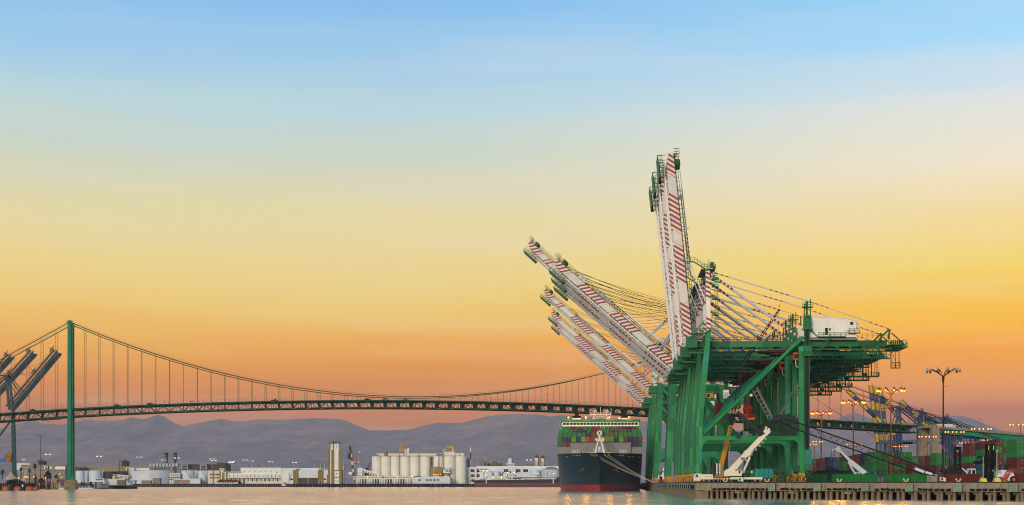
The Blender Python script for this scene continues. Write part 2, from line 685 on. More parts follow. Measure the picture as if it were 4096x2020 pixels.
# calmer and rougher patches
pt_ = .84 + .16 * np.sin(GX / 47 + 1.3 * np.sin(GY / 90)) * np.sin(GY / 71 + 1.1 * np.sin(GX / 83))
GZ *= WAVE * pt_
nr, nc = GX.shape
wv = np.stack([GX, GY, GZ], -1).reshape(-1, 3)
ii = (np.arange(nr - 1)[:, None] * nc + np.arange(nc - 1)[None, :]).ravel()
wf = np.stack([ii, ii + 1, ii + nc + 1, ii + nc], -1)
wme = bpy.data.meshes.new('water')
wme.vertices.add(len(wv))
wme.vertices.foreach_set('co', wv.astype(np.float32).ravel())
wme.loops.add(wf.size)
wme.loops.foreach_set('vertex_index', wf.astype(np.int32).ravel())
wme.polygons.add(len(wf))
wme.polygons.foreach_set('loop_start', (np.arange(len(wf)) * 4).astype(np.int32))
wme.update()
wme.validate()
wme.shade_smooth()
wm_ = water_mat()
wme.materials.append(wm_)
put('water', wme, kind='structure')
mw = MB()
mw.quad((-1700, -200, -.6), (1700, -200, -.6), (1700, 2100, -.6), (-1700, 2100, -.6))
mw.build('water', wm_, kind='structure')

# the terminal stands on a wharf whose berth (west) face runs away from the camera and whose
# south face runs obliquely towards it
WD = Vector((.0637, .998, 0)).normalized()      # along the berth, away
WN = Vector((-WD.y, WD.x, 0))                   # out over the water, west
SD = Vector((.735, -.678, 0)).normalized()      # along the south face, to the right
SN = Vector((-.678, -.735, 0)).normalized()     # out over the water, south-west
C0 = Vector((50.5, 405.5, 0))
C1 = Vector((52.6, 401.5, 0))
DZ = 4.15


def inset(p, n, d):
    return p - n * d


wend = C0 + WD * 1400
send = C1 + SD * 165
poly = [inset(C0, WN, .35), inset(wend, WN, .35), Vector((1650, wend.y, 0)), Vector((1650, send.y, 0)), inset(send, SN, .35), inset(C1, SN, .35)]
MB().prismz([(p.x, p.y) for p in poly], 2.25, DZ).build('terminal_ground', M['asphalt'], kind='structure')

wall = MB()
bk = [p - SN * 22 for p in (C1, send)]
wall.prismz([(bk[0].x, bk[0].y), (bk[1].x, bk[1].y), (bk[1].x + 3, bk[1].y + 3), (bk[0].x + 3, bk[0].y + 3)], -2, 2.25)
wharf = wall.build('wharf_wall', M['timber'], kind='structure')  # dark colour stands in for the shade under the deck
# concrete face panels of the south side with open joints
PANEL = 5.85
pm = MB().box(.02, PANEL - .02, -.34, 0, 2.02, DZ - .02)
for k in range(4):
    pm.box(.7 + k * 1.4, .95 + k * 1.4, .001, .03, 3.72, 3.9)
pme = pm.mesh('panel', M['concrete'])
sang = math.atan2(SD.y, SD.x)
for k in range(28):
    p = C1 + SD * (PANEL * k)
    o = put('panel', pme, wharf, (p.x, p.y, 0), (0, 0, sang))
    o.scale = (1, -1, 1)
# short corner panel and berth-side panels
d = C1 - C0
MB().prismz([(C0.x, C0.y), (C1.x, C1.y), (C1.x + .5, C1.y + .6), (C0.x + .7, C0.y + .4)], 2.1, DZ - .02).build('panel', M['concrete'], wharf)
for q in range(7):
    pc = C0.lerp(C1, q / 6.0) + Vector((.55, .35, 0))
    MB().prismz([(pc.x - .3, pc.y - .3), (pc.x + .3, pc.y - .3), (pc.x + .3, pc.y + .3), (pc.x - .3, pc.y + .3)], -2, 2.1).build('pile', M['pile'], wharf)
wang = math.atan2(WD.y, WD.x)
wp = MB().box(.02, 11.98, 0, .34, 2.2, DZ - .02).mesh('panel', M['concrete'])
lw = MB()
for k in range(20):
    lw.box(.05 + k * .6, .45 + k * .6, -.1, .28, -2, 2.17)
lw.box(0, 12, -.5, .1, -2, 2.17)
lwm = lw.mesh('sheet_pile', M['pile'])
for k in range(50):
    p = C0 + WD * (12 * k)
    put('panel', wp, wharf, (p.x - WN.x * .35, p.y - WN.y * .35, 0), (0, 0, wang))
    if k < 40:
        put('sheet_pile', lwm, wharf, (p.x - WN.x * .35, p.y - WN.y * .35, 0), (0, 0, wang))
# dark rubbing strip along the top edge
kb = MB()
kb.beam(C1 - SN * .25 + Vector((0, 0, DZ + .1)), send - SN * .25 + Vector((0, 0, DZ + .1)), .5, .26)
kb.beam(C0 - WN * .25 + Vector((0, 0, DZ + .1)), C0 + WD * 600 - WN * .25 + Vector((0, 0, DZ + .1)), .5, .26)
kb.build('kerb', M['timber'], wharf)
# piles of the south side, two rows with caps
pf = MB().prismz([(-.26, -.34), (.26, -.34), (.34, -.26), (.34, .26), (.26, .34), (-.26, .34), (-.34, .26), (-.34, -.26)], -2.5, 2.02).mesh('pile', M['pile'])
cap = MB().box(-.9, .9, -.5, .5, 1.35, 2.03).mesh('pile_cap', M['concrete'])
rp = random.Random(3)
for k in range(48):
    p = C1 + SD * (1.6 + 3.35 * k) - SN * .75
    put('pile', pf, wharf, (p.x, p.y, 0), (0, 0, sang + rp.uniform(-.04, .04)))
    if k < 17:
        p = C1 + SD * (3.3 + 3.35 * k + rp.uniform(-.25, .25)) - SN * .95
        put('pile', pf, wharf, (p.x, p.y, 0), (0, 0, sang))
        if k % 5 == 2:
            put('pile_cap', cap, wharf, (p.x, p.y, 0), (0, 0, sang))
    else:
        q = C1 + SD * (3.3 + 3.35 * k + rp.uniform(-.3, .3)) - SN * 1.9
        put('pile', pf, wharf, (q.x, q.y, 0), (0, 0, sang))
        put('pile_cap', cap, wharf, (q.x, q.y, 0), (0, 0, sang))
    q = C1 + SD * (2.4 + 3.35 * k + rp.uniform(-.3, .3)) - SN * 4.4
    put('pile', pf, wharf, (q.x, q.y, 0), (0, 0, sang))
MB().beam((C1 - SN * 3.4).to_3d() + Vector((0, 0, 1.95)), (send - SN * 3.4) + Vector((0, 0, 1.95)), 1.0, .5).build('pile_cap', M['concrete'], wharf)

# fenders
pad = paint('mossy fender pads', (128, 146, 116), .8, .3, .3, (70, 100, 92), 2.2, rnd=.18)


def fender_meshes():
    a = MB()
    for i in range(5):
        for j in range(5):
            a.box(-1.05 + i * .42 + .02, -1.05 + (i + 1) * .42 - .02, -.1, 0, 1.98 + j * .42 + .02, 1.98 + (j + 1) * .42 - .02)
    b = MB().box(-1.05, 1.05, 0, .16, 1.98, 4.08)
    c = MB().tube((0, .16, 3.0), (0, 1.1, 3.0), .62, 12)
    for z in (2.5, 3.6):
        for x in (-.95, .95):
            pts = [Vector((x * (1 + t * .9), .15 + t * .95, z + .1 * math.sin(math.pi * t) * -1)) for t in (0, .25, .5, .75, 1)]
            c.i = 1
            c.path(pts, .05, 4)
            c.i = 0
    return (a.mesh('pad', pad), b.mesh('backing', M['dark']), c.mesh('rubber_cone', [M['black'], M['steel']], True))


fa, fb, fc = fender_meshes()


def fender(p, ang, label, group):
    t = thing('fender', label, 'fender', (p.x, p.y, 0), ang, group)
    f = put('backing', fb, t)
    put('pad', fa, t, kind='stuff')
    put('rubber_cone', fc, t)
    return t


for k, px in enumerate((3097, 3278, 3469, 3645, 3840, 4063)):
    # where the line of sight meets the south face
    r = (px - CX) / F
    s = (r * C1.y - C1.x) / (SD.x - r * SD.y)
    p = C1 + SD * s + SN * 1.12
    fender(p, sang, 'square green tiled fender on the south wharf face, %s from the corner' % ORD[k + 1], 'tiled fender panels on the south face of the wharf')
for k in range(26):
    p = C0 + WD * (8 + 11.6 * k) + WN * 1.12
    fender(p, wang + math.pi, 'tall mossy fender panel on the berth face, %s from the wharf corner' % ORD[k + 1], 'fender panels along the berth beside the ship')

# hanging rubber cylinders
cy = MB().tube((-.52, 0, 0), (.52, 0, 0), .27, 12)
cy.tube((-.522, 0, 0), (.522, 0, 0), .12, 8)
cym = cy.mesh('roller_fender', M['black'], True)
chm = MB().path([(-.46, .02, 0), (-.75, .1, .28), (-.9, .22, .42)], .035, 4).mesh('chain', M['steel'])
chm2 = MB().path([(.46, .02, 0), (.6, .1, .22), (.72, .22, .4)], .035, 4).mesh('chain', M['steel'])
s = 3.2
n = 0
fs = []
for px in (3097, 3278, 3469, 3645, 3840, 4063):
    r = (px - CX) / F
    fs.append((r * C1.y - C1.x) / (SD.x - r * SD.y))
while s < 96:
    if all(abs(s - q - .3) > 1.7 for q in fs):
        n += 1
        p = C1 + SD * s + SN * .3
        o = put('roller_fender', cym, None, (p.x, p.y, 2.48 + rp.uniform(-.07, .07)), (0, rp.uniform(-.16, .16), sang))
        tag(o, 'black rubber roller hung on the wharf wall, %s from its corner' % ORD[n],
            'roller fender', 'rubber rollers hung along the south face of the wharf')
        put('chain', chm, o)
        put('chain', chm2, o)
    s += 1.52 + rp.uniform(-.2, .2)

# mooring bollards: twin-horned, cream yellow
bo = MB().lathe([(.34, 0), (.3, .12), (.16, .2)], n=12)
for sx in (-1, 1):
    bo.tube((0, 0, .12), (sx * .36, 0, .42), .14, 10).tube((sx * .36, 0, .4), (sx * .5, 0, .78), .15, 10, .2)
    bo.ball((sx * .5, 0, .78), .22, 10)
bom = bo.mesh('bollard', paint('bollard yellow', (222, 200, 120), .5, .2, .4, (150, 100, 60), 2), True)
for k, px in enumerate((2897, 3064, 3354, 3620, 3830)):
    r = (px - CX) / F
    s = (r * C1.y - C1.x) / (SD.x - r * SD.y)
    p = C1 + SD * s - SN * .45
    tag(put('bollard', bom, None, (p.x, p.y, DZ + .05), (0, 0, 0)), 'twin-horned yellow bollard on the wharf edge, %s from the corner' % ORD[k + 1], 'bollard', 'yellow bollards on the wharf edge')

# -------- far land
gl = [(-2000, 850), (-276, 850), (-312, 960), (-355, 1110), (-332, 1165), (-505, 1795), (-2000, 1795)]
MB().prismz(gl, -3, 3.3).build('left_bank', flat('bank soil', (74, 68, 58), .95), kind='structure')
MB().prismz([(-2000, 1800), (1640, 1800), (11500, 16400), (-11500, 16400)], -3, 3.4).build('far_shore_ground', flat('far ground', (92, 86, 76), .95), kind='structure')

# -------- hills
RID = [(-900, 1735), (-300, 1722), (0, 1716), (60, 1706), (100, 1691), (140, 1680), (190, 1694), (260, 1698), (300, 1690), (340, 1678), (400, 1681), (480, 1681),
       (515, 1668), (560, 1677), (600, 1668), (628, 1657), (660, 1668), (700, 1690), (735, 1706), (760, 1700), (830, 1685), (870, 1682),
       (890, 1675), (940, 1683), (985, 1686), (1050, 1677), (1120, 1680), (1180, 1674), (1300, 1672), (1360, 1677), (1400, 1690), (1450, 1710),
       (1480, 1720), (1560, 1721), (1640, 1718), (1700, 1703), (1750, 1692), (1790, 1690), (1850, 1693), (1900, 1680), (1950, 1668), (2000, 1660),
       (2080, 1655), (2200, 1659), (2230, 1667), (2262, 1660), (2300, 1661), (2360, 1668), (2420, 1672), (2560, 1685), (2700, 1696), (2900, 1720), (3150, 1722),
       (3290, 1702), (3340, 1680), (3385, 1655), (3412, 1648), (3450, 1658), (3500, 1680), (3580, 1698), (3680, 1688), (3740, 1668), (3800, 1662), (3840, 1664), (3880, 1676),
       (3920, 1695), (3990, 1722), (4200, 1745), (4700, 1760)]


def ridge(px):
    for (a, ya), (b, yb) in zip(RID, RID[1:]):
        if a <= px <= b:
            t = (px - a) / (b - a)
            return ya + (yb - ya) * t
    return 1740


YR = 16000.0
nx, ny = 520, 64
hv, hf = [], []
for i in range(nx + 1):
    px = -700 + (4700 + 700) * i / nx
    X0 = (px - CX) / F * YR
    H = (HY - ridge(px)) / F * YR + CZ
    for j in range(ny + 1):
        t = j / ny
        y = YR + 800 - 5200 * t                     # from behind the ridge down to its foot
        u = (YR - y) / 4400.0
        if u < 0:
            z = H * (1 + u * 1.8)
            x = X0
        else:
            prof = max(0.0, 1 - u) ** 1.25
            x = X0 + 100 * mnoise.noise((X0 / 1200, y / 1200, 3.1))
            rid = 1 - abs(mnoise.noise((X0 / 760, y / 1600, 1.7))) * 2.0
            rid2 = 1 - abs(mnoise.noise((X0 / 280, y / 420, 5.2))) * 2.0
            z = H * prof + (rid * 70 + rid2 * 34 - 54) * min(1, u * 3.5) * (1 - u) ** 1.7 + mnoise.noise((X0 / 80, y / 110, 9)) * 14 * min(1, u * 6 + .35)
            z = min(z, H * (1 - .12 * u))
        z += mnoise.noise((X0 / 98, 3.0, 2.0)) * 8 + mnoise.noise((X0 / 37, 7.0, 2.0)) * 4
        hv.append((x, y, max(z, 1.0)))
for i in range(nx):
    for j in range(ny):
        a = i * (ny + 1) + j
        hf.append((a, a + ny + 1, a + ny + 2, a + 1))
hm = MB()
hm.v, hm.f, hm.m = hv, [f[::-1] for f in hf], [0] * len(hf)


def hill_mat():
    m, t, b = mat_base('haze tinted chaparral hills')
    vec = nd(t, 'ShaderNodeTexCoord').outputs['Object']
    n1 = noise(t, vec, .0022, 5, .65)
    n2 = noise(t, vec, .009, 4, .6)
    c = mixc(t, mrange(t, n1, .4, .62), S(92, 82, 82), S(152, 114, 102))  # mauve of the distant haze is mixed into the ground colours
    c = mixc(t, mrange(t, n2, .48, .7), c, S(82, 78, 76))
    t.links.new(c, b.inputs['Base Color'])
    b.inputs['Roughness'].default_value = .95
    return m


hills = hm.build('hills', hill_mat(), kind='structure', smooth=True)

# -------- air: one box of pale haze round everything
hz = MB().box(-12800, 12800, -400, 17600, -5, 800)
hmat = bpy.data.materials.new('haze')
hmat.use_nodes = True
ht = hmat.node_tree
ht.nodes.clear()
ho = ht.nodes.new('ShaderNodeOutputMaterial')
hp = ht.nodes.new('ShaderNodeVolumePrincipled')
hp.inputs['Color'].default_value = (.80, .71, .72, 1)
hp.inputs['Density'].default_value = 3.3e-5
hp.inputs['Anisotropy'].default_value = 0.0
ht.links.new(hp.outputs[0], ho.inputs['Volume'])
hob = hz.build('haze', hmat, kind='stuff')
# ================================================================ suspension bridge
BL = Vector((-299.0, 1000.0, 0.0))
BD = Vector((445.0, 100.0, 0.0))          # left tower to right tower
BLEN = BD.length
BU = BD.normalized()
BNN = Vector((-BU.y, BU.x, 0))            # away from the camera
HALF = 9.3                                # half the width between the cable planes


def deck(s):
    """height of the truss top at fraction s of the main span"""
    if s < 0: return 54.2 + s * 37
    if s < 1: return 54.2 + 31.1 * s - 28.8 * s * s
    if s < 1.18: return 56.5 - (s - 1) / .18 * 4.2
    if s < 1.384: return 52.3 - (s - 1.18) / .204 * 4.6
    return 47.7 - (s - 1.384) / .19 * 5.7


def bp(s, off=0.0, z=0.0):
    p = BL + BU * (BLEN * s) + BNN * off
    return Vector((p.x, p.y, z))


bridge = thing('suspension_bridge', 'green suspension bridge with tall towers crossing the whole harbour', 'bridge', (0, 0, 0))
TOPZ = 112.3


def tower(s, name):
    base = 0.0
    t = MB()
    # both legs: stepped cruciform box, slightly tapered
    root = None
    for off in (-HALF, HALF):
        g = MB()
        c0, c1 = bp(s, off, 6.5), bp(s, off, TOPZ - 1.2)
        g.beam(c0, c1, 3.0, 3.6, BU, 2.5, 3.0)
        g.beam(c0, c1, 4.6, 2.0, BU, 3.9, 1.7)
        g.beam(bp(s, off, 6.3), bp(s, off, 9.5), 5.2, 4.2, BU)
        g.beam(bp(s, off, TOPZ - 1.2), bp(s, off, TOPZ), 4.6, 3.4, BU)
        g.beam(bp(s, off, TOPZ), bp(s, off, TOPZ + 1.0), 2.0, 2.2, BU)
        root_o = g.build('tower_leg', M['tower'], bridge)
        r = MB().rail([bp(s, off - 1.8, TOPZ) - BU * 2, bp(s, off - 1.8, TOPZ) + BU * 2], 1.2, 1.0, .07)
        r.build('railing', M['bridged'], root_o)
        for z in range(16, 108, 7):
            pass
        MB().beam(bp(s, off, -3), bp(s, off, 5.2), 7.4, 7.4, BU).beam(bp(s, off, 5.2), bp(s, off, 6.5), 6.4, 6.4, BU).build('pier', M['pile'], bridge)
    for z0, z1 in ((deck(s) - 9, deck(s) - 14), (90, 84), (72, 67), (TOPZ - 2, TOPZ - 6)):
        x = MB().beam(bp(s, -HALF, (z0 + z1) / 2), bp(s, HALF, (z0 + z1) / 2), 1.8, z0 - z1)
        x.build('cross_strut', M['tower'], bridge)


tower(0.0, 'left')
tower(1.0, 'right')


def cable_h(s):
    if s < 0:
        return 112.5 + s * 268
    if s <= 1:
        k = s - .5
        a = (112.5 - 65.3)
        return 65.3 + a * 4 * k * k
    return 112.5 - (s - 1) / .56 * (112.5 - 32)


for off in (-HALF, HALF):
    for s0, s1, n in ((-.32, 0, 3), (0, 1, 44), (1, 1.384, 4), (1.384, 1.62, 2)):
        g = MB().path([bp(s0 + (s1 - s0) * i / n, off, cable_h(s0 + (s1 - s0) * i / n)) for i in range(n + 1)], .3, 6)
        for dz in (1.15,):
            for q in (-.28, .28):
                g.path([bp(s0 + (s1 - s0) * i / n, off + q, cable_h(s0 + (s1 - s0) * i / n) + dz) for i in range(n + 1)], .045, 3)
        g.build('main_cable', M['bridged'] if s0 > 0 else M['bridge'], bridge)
# hangers: every panel point, a pair of ropes in each cable plane
PAN = 9.31 / BLEN
hang = MB().tube((-.16, 0, 0), (-.16, 0, 1), .075, 4, caps=False).tube((.16, 0, 0), (.16, 0, 1), .075, 4, caps=False)
hm_ = hang.mesh('hanger', paint('hanger rope', (120, 104, 74), .6, .1))
k = -12
ang = math.atan2(BU.y, BU.x)
while k * PAN < 1.37:
    s = k * PAN
    k += 2 if False else 1
    if abs(s) < .008 or abs(s - 1) < .008:
        continue
    top = cable_h(s)
    bot = deck(s)
    if top - bot < 1.5 or s > 1.36:
        continue
    if s > 0 and (k % 2) == 0 and s < 1:
        pass
    for off in (-HALF, HALF):
        o = put('hanger', hm_, bridge, bp(s, off, bot), (0, 0, ang))
        o.scale = (1, 1, top - bot)
# stiffening truss, one object per panel; roadway, laterals, fence
TD = 4.9
pan = {}
for part in ('truss', 'frame'):
    g = MB()
    Lp = 9.31
    for off in (0,):
        y = off
        if part == 'truss':
            g.beam((0, y, 0), (Lp, y, 0), .7, .75)
            g.beam((0, y, -TD), (Lp, y, -TD), .7, .7)
            g.beam((0, y, -TD), (Lp / 2, y, 0), .42, .42)
            g.beam((Lp / 2, y, 0), (Lp, y, -TD), .42, .42)
            g.beam((Lp / 2, y, 0), (Lp / 2, y, -TD), .34, .34)
    if part == 'frame':
        # floor beams across the bridge, lower laterals
        for x in (0.0,):
            g.beam((x, 0, -1.3), (x, 2 * HALF, -1.3), .5, 1.6)
            g.beam((x, 0, -TD), (x, 2 * HALF, -TD), .4, .5)
            for yy in range(2, 17, 2):
                g.beam((x, yy, -TD), (x, yy, -1.3), .55)
            for yy in (0, HALF):
                g.beam((x, yy + .4, -TD), (x, yy + HALF / 2, -1.3), .5)
                g.beam((x, yy + HALF / 2, -1.3), (x, yy + HALF - .4, -TD), .5)
        for yy in range(1, 8):
            g.beam((0, yy * 2.3, -.55), (Lp, yy * 2.3, -.55), .35, .8)
        g.box(0, Lp, .5, 2 * HALF - .5, -.1, .16)
        g.beam((0, 0, -TD - .1), (Lp, 2 * HALF, -TD - .1), .35, .3)
        g.beam((0, 2 * HALF, -TD - .1), (Lp, 0, -TD - .1), .35, .3)
        for yy in (3, 6, 12, 15):
            g.beam((0, yy, -TD - .5), (Lp, yy, -TD - .5), .22, .3)
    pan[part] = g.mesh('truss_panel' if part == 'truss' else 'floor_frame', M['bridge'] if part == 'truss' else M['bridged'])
darkpan = pan['truss'].copy()
darkpan.materials[0] = paint('bridge green in need of paint', (18, 74, 44), .6, .3, .3, (30, 44, 30), .5)
k = -14
S_END = 1.384
while (k + 1) * PAN <= S_END + .004:
    s0, s1 = k * PAN, (k + 1) * PAN
    a, b = bp(s0, -HALF, deck(s0)), bp(s1, -HALF, deck(s1))
    d = b - a
    rot = (0, -math.atan2(d.z, Vector((d.x, d.y)).length), ang)
    for part in ('truss', 'frame'):
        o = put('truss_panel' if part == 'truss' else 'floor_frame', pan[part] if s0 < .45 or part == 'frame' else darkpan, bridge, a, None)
        o.rotation_euler = Matrix.Rotation(ang, 3, 'Z').to_4x4().to_3x3().__matmul__(Matrix.Rotation(rot[1], 3, 'Y')).to_euler()
        o.scale = (d.length / 9.31, 1, 1)
        if part == 'truss':
            o2 = o.copy()
            COL.objects.link(o2)
            o2.location = a + BNN * (2 * HALF)
    k += 1
# tall mesh fence along both kerbs
fm, ft, fb_ = mat_base('chain link fence')
fb_.inputs['Base Color'].default_value = S(120, 112, 92)
fb_.inputs['Roughness'].default_value = .6
for off in (-HALF + .3, HALF - .3):
    g = MB()
    n = 300
    s0, s1 = -.3, 1.62
    for i in range(n):
        u, v = s0 + (s1 - s0) * i / n, s0 + (s1 - s0) * (i + 1) / n
        h = 3.0 if u < 1.38 else 1.9
        g.beam(bp(u, off, deck(u)), bp(u, off, deck(u) + h), .12)
        for q in (1.0, .66, .33, .06):
            g.beam(bp(u, off, deck(u) + h * q), bp(v, off, deck(v) + h * q), .06)
    g.build('fence', fm, bridge, kind='stuff')
# approach on the right: concrete piers and a haunched plate girder
for off in (-HALF, HALF):
    s = 1.395
    g = MB()
    q = 5.6
    g.beam(bp(s, off, 0), bp(s, off, 14.5), 4.6, 5.4, BU)
    g.beam(bp(s, off, 14.5), bp(s, off, deck(s) - (1.2 if off > 0 else 0)), 5.0, 5.8, BU)
    g.beam(bp(s, off, deck(s) - .6), bp(s, off, deck(s) + 1.5), 3.2, 3.6, BU)
    g.build('pier', M['concrete'], bridge)
pl = []
for off in (-6.5, 6.5):
    top = [bp(1.40 + .26 * i / 12, off, deck(1.40 + .26 * i / 12) - .9) for i in range(13)]
    g = MB()
    for i in range(12):
        def dep(j):
            u = 1.40 + .26 * j / 12
            return 3.4 + 2.2 * max(0, 1 - abs(u - 1.53) / .06)
        a, b = top[i], top[i + 1]
        da, db = dep(i), dep(i + 1)
        w = BNN * .25
        g.add([a - w, b - w, b - w - Vector((0, 0, db)), a - w - Vector((0, 0, da)), a + w, b + w, b + w - Vector((0, 0, db)), a + w - Vector((0, 0, da))],
              [(3, 2, 1, 0), (4, 5, 6, 7), (0, 1, 5, 4), (2, 3, 7, 6)])
        g.beam(b - BNN * .4, b - BNN * .4 - Vector((0, 0, db)), .25, .3)
        g.beam(a - Vector((0, 0, da)), b - Vector((0, 0, db)), .9, .12)
    g.build('plate_girder', paint('approach girder teal', (30, 132, 104), .5, .15, .15, (20, 90, 70)), bridge)
g = MB()
for i in range(12):
    u, v = 1.385 + .275 * i / 12, 1.385 + .275 * (i + 1) / 12
    g.beam(bp(u, 0, deck(u) - .5), bp(v, 0, deck(v) - .5), 19, .8)
    for off in (-9.4, 9.4):
        g.beam(bp(u, off, deck(u) + .35), bp(v, off, deck(v) + .35), .3, 1.0)
g.build('approach_deck', M['concrete'], bridge)
g = MB()
for off in (-5, 5):
    g.beam(bp(1.53, off, 0), bp(1.53, off, deck(1.53) - 8.5), 4, 4, BU)
g.beam(bp(1.53, -9, deck(1.53) - 7.4), bp(1.53, 9, deck(1.53) - 7.4), 3.4, 2.2)
g.build('pier', M['concrete'], bridge)
# maintenance traveller and repair containments hung below the deck
g = MB()
a, b = bp(-.04, -HALF - 1, deck(-.04) - TD - 1.6), bp(-.012, -HALF - 1, deck(-.012) - TD - 1.6)
g.beam(a, b, 2.0, .5).rail([a, b], 1.1, 1.5, .07)
g.beam(a + BU * 4, a + BU * 4 + Vector((0, 0, 2.2)), .25).beam(b - BU * 2, b - BU * 2 + Vector((0, 0, 2.2)), .25)
g.build('inspection_platform', M['bridge'], bridge)
g = MB()
for s in (-.25, -.2, -.15, -.1, -.06, .02, .03, .05, .08):
    g.tube(bp(s, -HALF, deck(s) - TD), bp(s, -HALF, deck(s) - TD - 4.5), .05, 4)
g.build('drain_pipe', M['bridged'], bridge, kind='stuff')

# roadway lamps and the direction sign on the approach
for i, s in enumerate((1.405, 1.482, 1.551)):
    t = thing('street_lamp', 'curved bridge lamp post on the approach roadway, %s from the concrete pier' % ORD[i + 1], 'street lamp', bp(s, -8.9, deck(s)), ang, 'lamp posts on the bridge approach')
    g = MB().tube((0, 0, 0), (0, 0, 8.6), .13, 6, .1)
    g.path([Vector((-.9 + .9 * math.cos(a), 0, 8.6 + .9 * math.sin(a))) for a in [math.pi / 2 * q / 4 for q in range(5)]] + [Vector((-2.0, 0, 9.5))], .09, 5)
    g.build('pole', M['rusty_pole'], t)
    MB().box(-2.8, -1.9, -.18, .18, 9.36, 9.56).build('lamp_head', M['steel'], t)
t = thing('gantry_sign', 'road sign gantry seen edge-on over the bridge roadway beside the concrete pier', 'road sign', bp(1.36, -8.9, deck(1.36)), ang)
g = MB().tube((8.5, 0, 0), (8.5, 0, 9.8), .25, 6).lattice((-1, 0, 9.0), (9, 0, 9.9), .5, 1.6, 1.2, .1, .07)
g.build('frame', M['bridged'], t)
MB().box(-.6, 3.2, -.4, -.3, 7.9, 10.4).build('sign_panel', M['grey'], t)

# vehicles crossing
cars = [(.115, 'dark', 'car'), (.176, 'white2', 'car'), (.298, 'dark', 'pickup'), (.44, 'dark', 'car'), (.468, 'grey', 'car'), (.50, 'grey', 'car'), (-.052, 'dark', 'car'), (.067, 'dark', 'car')]
lab = {.115: 'dark car on the bridge just right of the left tower pair of hangers', .176: 'pale car on the bridge a third of the way to mid-span',
       .298: 'dark pickup truck standing out on the bridge left of mid-span', .44: 'dark car on the bridge near the sag of the cable, first of three',
       .468: 'grey car on the bridge near the sag of the cable, second of three', .50: 'grey car on the bridge near the sag of the cable, third of three',
       -.052: 'dark car on the bridge left of the green tower', .067: 'dark car on the bridge close to the green tower'}
for s, c, kd in cars:
    q = bp(s, -6.4, deck(s) + .17)
    t = thing('car', lab[s], 'pickup' if kd == 'pickup' else 'car', q, ang, 'vehicles crossing the bridge')
    h = 1.15
    MB().prism([(-2.3, .35), (2.3, .35), (2.35, .8), (1.9, .95), (-2.2, 1.0), (-2.35, .8)], -.9, .9).build('body', M[c], t)
    if kd == 'pickup':
        MB().prism([(-.4, .95), (.4, 1.7), (1.2, 1.75), (1.5, .95)], -.8, .8).build('cabin', M['glass'], t)
    else:
        MB().prism([(-1.7, .98), (-1.1, 1.5), (.4, 1.55), (1.1, .95)], -.8, .8).build('cabin', M['glass'], t)
    for x in (-1.45, 1.45):
        for y in (-.85, .85):
            MB().tube((x, y - .1, .36), (x, y + .1, .36), .36, 10).build('wheel', M['tyre'], t)
t = thing('truck', 'long white lorry on the bridge approach behind the concrete pier', 'truck', bp(1.43, 4, deck(1.43) + .1), ang)
MB().box(-6.5, 6.5, -1.25, 1.25, 1.1, 3.9).build('trailer', M['white'], t)
MB().prism([(6.8, .6), (9.0, .6), (9.0, 1.8), (8.5, 3.0), (6.8, 3.0)], -1.2, 1.2).build('cab', M['white2'], t)
for x in (-5, -3.8, 6.0, 8.2):
    MB().tube((x, -1.2, .5), (x, 1.2, .5), .5, 10).build('wheel', M['tyre'], t)
# ================================================================ ship-to-shore cranes
M['boom'] = striped('boom stripes', (204, 200, 192), (140, 18, 16), [(1.5, 11.5), (17.5, 28.5), (32, 43.5), (48.5, 55.4)], 56.0, 1.5, .75)
M['boom2'] = striped('long boom stripes', (204, 200, 192), (140, 18, 16), [(1.5, 13.5), (21, 34), (42, 55), (62, 65), (68.5, 77.5)], 78.0, 1.7, .75)
M['boom3'] = striped('long boom magenta stripes', (204, 200, 192), (146, 18, 52), [(1.5, 14), (21, 34), (42, 55), (68.5, 77.5)], 78.0, 1.7, .75)
M['mast'] = striped('mast stripes', (222, 218, 208), (138, 32, 20), [(0, 3.4), (8.6, 18)], 18.0, 1.3, .65)
M['stay'] = striped('stay stripes', (190, 194, 198), (132, 26, 22), [(0, 8.2), (22.5, 33)], 34.0, 1.25, .25)
M['tie'] = striped('tie rod stripes', (190, 194, 198), (132, 26, 22), [(0, 5.4), (17, 24), (40, 46)], 58.0, 1.6, .25)
M['stay2'] = striped('magenta stay stripes', (214, 212, 212), (146, 18, 52), [(0, 40)], 40.0, 1.3, .5)
BERTH = math.atan2(-.0637, .998)


def leg_mesh(left, right, y0, y1, name, m):
    return MB().prism(left + right[::-1], y0, y1).mesh(name, m)


